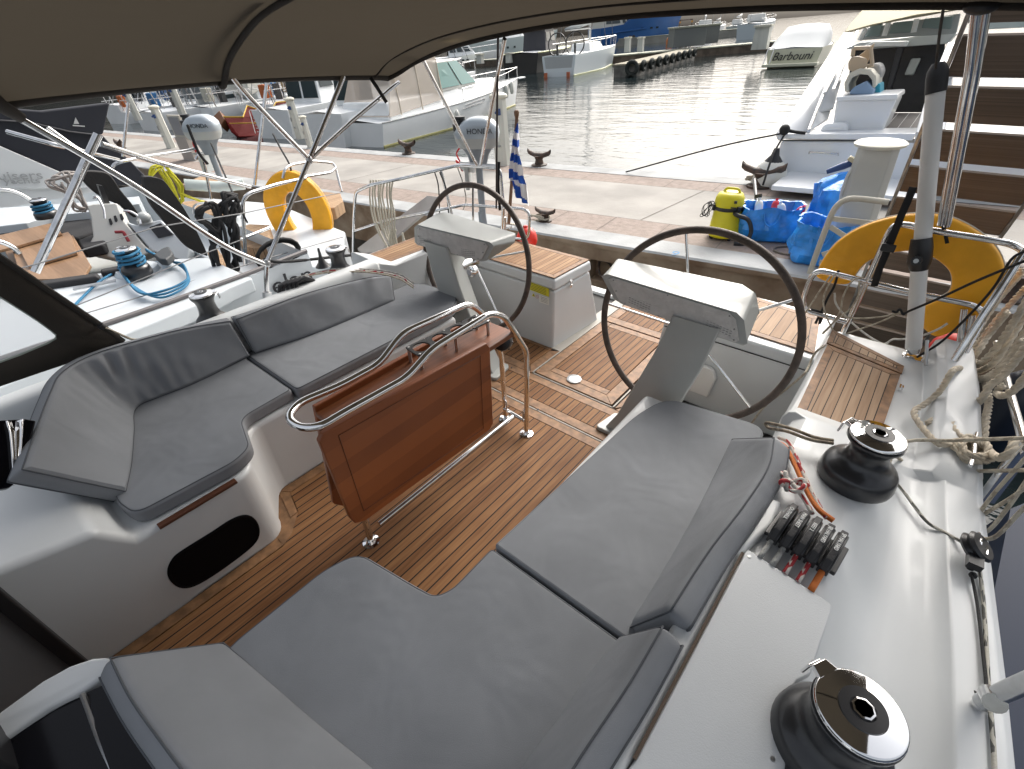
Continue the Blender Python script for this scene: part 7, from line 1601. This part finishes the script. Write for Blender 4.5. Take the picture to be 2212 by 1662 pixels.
hank('grey_rope_coil',mat('greybrown_rope',(.36,.33,.31),.8),'grey-brown line coiled over the dark covered wheel, far left',[ZA((900,600),(780,590),(640,620),(580,650),(620,720),(740,770)),ZA((760,600),(850,720),(930,850),(1010,940),(980,1010),(900,980),(840,850),(760,700)),ZA((800,600),(900,780),(1010,900),(1020,980),(940,1010))],.008,-5.2,4,.025)
rope('control_line',[GX(*zb(370,0),-4.8),GX(*zb(440,180),-4.8),GX(*zb(510,340),-4.8),GX(*zb(610,465),-4.8)],.012,rblk,'thick black cord hanging past the far silver outboard')
rope('control_line',[GX(*zb(650,220),-4.8),GX(*zb(740,430),-4.6),GX(*zb(850,680),-4.2),GX(*zb(930,860),-3.8),GX(*zb(1080,1160),-3.7)],.007,rblk,'thin black line dropping from the far outboard to the rail')
rope('control_line',[GX(*zb(1380,110),-4.9),GX(*zb(1470,280),-4.7),GX(*zb(1580,480),-4.5),GX(*zb(1600,630),-4.5)],.008,rblk,'black strap dropping from a bimini pole onto the orange lifebuoy')
rope('mooring_line',[GX(570,560,-3.3),GX(600,566,-3.25),GX(660,562,-3.3),GX(745,553,-3.4),GX(850,545,-3.5)],.011,rblk,'thick black mooring line leading aft along the neighbouring quarter')
s=MB(); c=GX(601,553,-3.5); 
for k_ in range(4): s.tube([c+V((.0+.01*k_,.16*math.cos(a),.10*math.sin(a)+.008*k_)) for a in [i*PI/8 for i in range(16)]],.012,6,closed=True)
o=s.build('black_hose_coil',rblk,None,smooth=180); tag(o,'coil of black line lying on the neighbouring quarter above its hull lettering','rope coil')
s=MB(); s.lathe([(.008,.09),(.012,.03),(.03,-.02),(.055,-.05),(.0,-.05)],GX(694,562,-3.3),16); o=s.build('black_cone',blk,None); tag(o,'small black cone hanging from the black mooring line','mooring cone')
outboard(GD(444,300,4.5),1.05,'silver outboard motor on the neighbouring yacht, seen beyond the bimini poles',.65)
# --- the motor yacht beyond it
CY=thing('white_cruiser','white motor yacht with grey lettering and dark canvas, cut by the left edge','motor yacht',(-7.5,0,-.8))
slabX('topsides',[(-160,260),(0,316),(139,376),(205,402),(240,440),(240,520),(-160,520)],-7.3,.5,mat('cruiser_white',(.60,.62,.63),.35),CY)
slabX('rub_band',[(-80,408),(190,405),(190,408),(-80,412)],-7.28,.02,mat('band_grey',(.5,.52,.53),.4),CY,bevel=0)
nt=mat('lettering_silver',(.32,.33,.34),.4)
p=GX(37,381,-7.285); text('hull_lettering','cruisers',nt,GX(26,380.5,-7.285),GX(74,379,-7.285)-GX(0,381,-7.285),(0,0,1),.115,CY,.003,sx=1.3); text('hull_lettering','yachts',nt,GX(48,391.5,-7.285),GX(74,390,-7.285)-GX(0,392,-7.285),(0,0,1),.08,CY,.003,sx=1.4)
cn=mat('navy_canvas',(.012,.014,.022),.7,bump=.5,bscale=4)
slabX('canvas_canopy',[(-160,220),(90,240),(238,222),(223,292),(150,283),(60,262),(-160,250)],-7.35,.1,cn,CY,bevel=.02)
slabX('canvas_side',[(-160,250),(60,262),(150,283),(222,292),(240,312),(280,345),(318,384),(305,402),(250,402),(180,380),(139,376),(0,316),(-160,262)],-7.45,.1,cn,CY,bevel=.02)
s=MB(); s.extr([GX(u,v,-7.34) for u,v in((159,268),(171,268),(163,254))],(.004,0,0)); s.extr([GX(u,v,-7.34) for u,v in((157,270),(183,272),(183,274.5),(157,272.5))],(.004,0,0)); s.build('sail_emblem',mat('emblem_white',(.5,.5,.5),.6),CY)
NP([GX(-20,412,-6.9),GX(15,410,-6.9),GX(45,420,-6.9),GX(70,436,-6.9)],.02,'grab_rail',CY)
NP([GX(-20,520,-4.1),GX(5,523,-4.1),GX(30,535,-4.1),GX(42,548,-4.1)],.014,'hand_hoop',NB)
# ================= own sprayhood and starboard odds and ends =================
can2=mat('sprayhood_canvas',(.030,.024,.018),.9,bump=.3,bscale=300)
XS=-2.47
out=[(-60,515),(0,556),(100,624),(210,698),(266,738),(196,768),(100,800),(0,834),(-60,852)]
inn=[(-60,600),(0,640),(57,676),(90,698),(121,722),(121,732),(104,742),(42,768),(-60,805)]
s=MB(); a=[GX(u,v,XS) for u,v in out]; b_=[GX(u,v,XS) for u,v in inn]
s.grid([a,b_]); SP=thing('sprayhood','dark brown canvas sprayhood with a clear side window at the left edge','sprayhood',(-2.4,0,.6)); s.build('canvas',can2,SP,solid=.012)
s=MB(); s.tube(a[:5],.012,8); s.build('edge_binding',hemm,SP); s=MB(); s.tube(spline(b_,3),.006,6); s.build('window_binding',mat('binding_greygreen',(.22,.25,.22),.6),SP)
s=MB(); s.face([p+V((-.002,0,0)) for p in b_]); s.build('clear_window',mat('clear_vinyl',(.75,.8,.85),.12,alpha=.45,spec=.8),SP,smooth=0)
s=MB(); s.cyl(GX(216,703,-2.44),GX(224,708,-2.44),.014,12); s.build('buckle',blk,SP)
rope('reefing_line',[GX(222,706,-2.46),GX(250,718,-2.47),GX(290,734,-2.47),GX(330,728,-2.48)],.005,rpale,'pale line from the sprayhood buckle to the deck')
for k_ in range(5):
    s=MB(); c=G(618+k_*9,622-k_*2.2,.66); s.tube([c+V((0,-.05,-.02)),c+V((0,-.03,.02)),c+V((0,.02,.028)),c+V((0,.06,.0)),c+V((0,.09,-.03))],[.008,.013,.014,.012,.007],8); s.build('rope_clutch',blk,YT)
for k_,m_ in enumerate((rgr,rwr,rpale)): rope('halyard',[G(640+k_*14,600-k_*2,.64),G(720,582+k_*3,.65),G(800,583+k_*3,.64),G(860,592+k_*5,.62),G(893,612+k_*5,.60)],.005,m_,['grey line','red-flecked line','cream line'][k_]+' running aft along the starboard coaming behind the cushions')
# coil of pale rope hung on the starboard stern rail
s=MB(); random.seed(5)
for k_ in range(9):
    x0=195+k_*18; dy=random.uniform(-12,12); q=[C_(x0,1160,2.58),C_(x0-8+random.uniform(-6,6),1260+dy,2.56),C_(x0+10,1380+dy,2.55),C_(x0*.5+150+k_*4,1500+dy,2.54),C_(340+k_*6,1640+dy*2,2.53),C_(365+k_*6,1690+random.uniform(-60,10),2.52),C_(390+k_*4,1600,2.53)]
    s.rope(spline(q,5),.0085)
for k_ in range(3): s.rope(spline([C_(330+k_*14,1480,2.53),C_(320+k_*10,1580,2.52),C_(370,1640+k_*8,2.51),C_(420-k_*8,1600,2.52),C_(400,1500,2.53)],5),.0085)
for k_ in range(5): s.rope(spline([C_(350+random.uniform(-10,10),1770+k_*10,2.4),C_(420,1730+k_*14,2.42),C_(500+random.uniform(-10,20),1740+k_*12,2.44),C_(480,1800+k_*6,2.42),C_(400,1810,2.4)],5),.009)
o=s.build('rope_coil',mat('coil_pale',(.50,.46,.38),.9,bump=.3,bscale=400),None,smooth=180); tag(o,'pale laid rope coil hung over the starboard stern rail by the far wheel','rope coil')
for a_,b2 in(((605,1100),(640,1390)),((640,1110),(700,1400))): rope('lashing',[C_(*a_,2.7),C_((a_[0]+b2[0])/2+10,(a_[1]+b2[1])/2-40,2.72),C_(*b2,2.72)],.005,rblk,'black lashing hanging from the starboard stern rail, '+('left' if a_[0]<620 else 'right')+' of the pair')
rope('engine_cord',[C_(755,1080,2.76),C_(790,1180,2.77),C_(810,1290,2.77),C_(790,1355,2.77)],.004,rfl,'thin flecked cord hanging below the near outboard bracket')
s=MB(); s.tube([C_(400,1180,2.7)*0+GY(868,456,3.0),GY(760,585,2.2)],.001,3)
# wooden plank leaning from the quay to the neighbour's stern
s=MB(); a=W(955,420,.05)+V((0,0,.03)); 
q=[zc(110,1600),zc(560,1260),zc(660,1270),zc(200,1660)]; s.extr([GY(u,v,2.95+.5*(1 if i in(1,2) else 0)) for i,(u,v) in enumerate(q)],(0,0,-.03)); o=s.build('boarding_plank',mat('grey_plank',(.42,.40,.38),.7,var=.2,vscale=3),None,bevel=.004); tag(o,'pale grey boarding plank slanting from the quay down behind the far wheel','gangplank')
s=MB(); s.ball(GY(1138,517,2.95),.085,20,(1,1,1.15)); s.cyl(GY(1136,500,2.95),GY(1135,488,2.95),.02,8); o=s.build('mooring_buoy',MATS['red_buoy'],None,smooth=180); tag(o,'red ball buoy hanging under the starboard stern rail','buoy')

# navy hull of the boat lying on our other side
HN=thing('navy_boat','dark navy hull lying alongside at the right edge, mostly hidden by rope and rail','boat',(1.2,.5,-.8))
s=MB(); rr=[]
for y,x,z in((-3,.60,.33),(-1,.60,.33),(.5,.60,.33),(1.4,.60,.33),(2.0,.66,.32),(2.4,.9,.30)): rr.append([V((x+1.6,y,z)),V((x,y,z)),V((x-.02,y,z-.12)),V((x+.02,y,-.4)),V((x+.15,y,-1.0)),V((x+1.6,y,-1.0))])
s.grid(rr); s.add(rr[-1],[list(range(6))]); s.build('hull',mat('hull_navy',(.008,.016,.038),.55,spec=.25),HN,smooth=40)
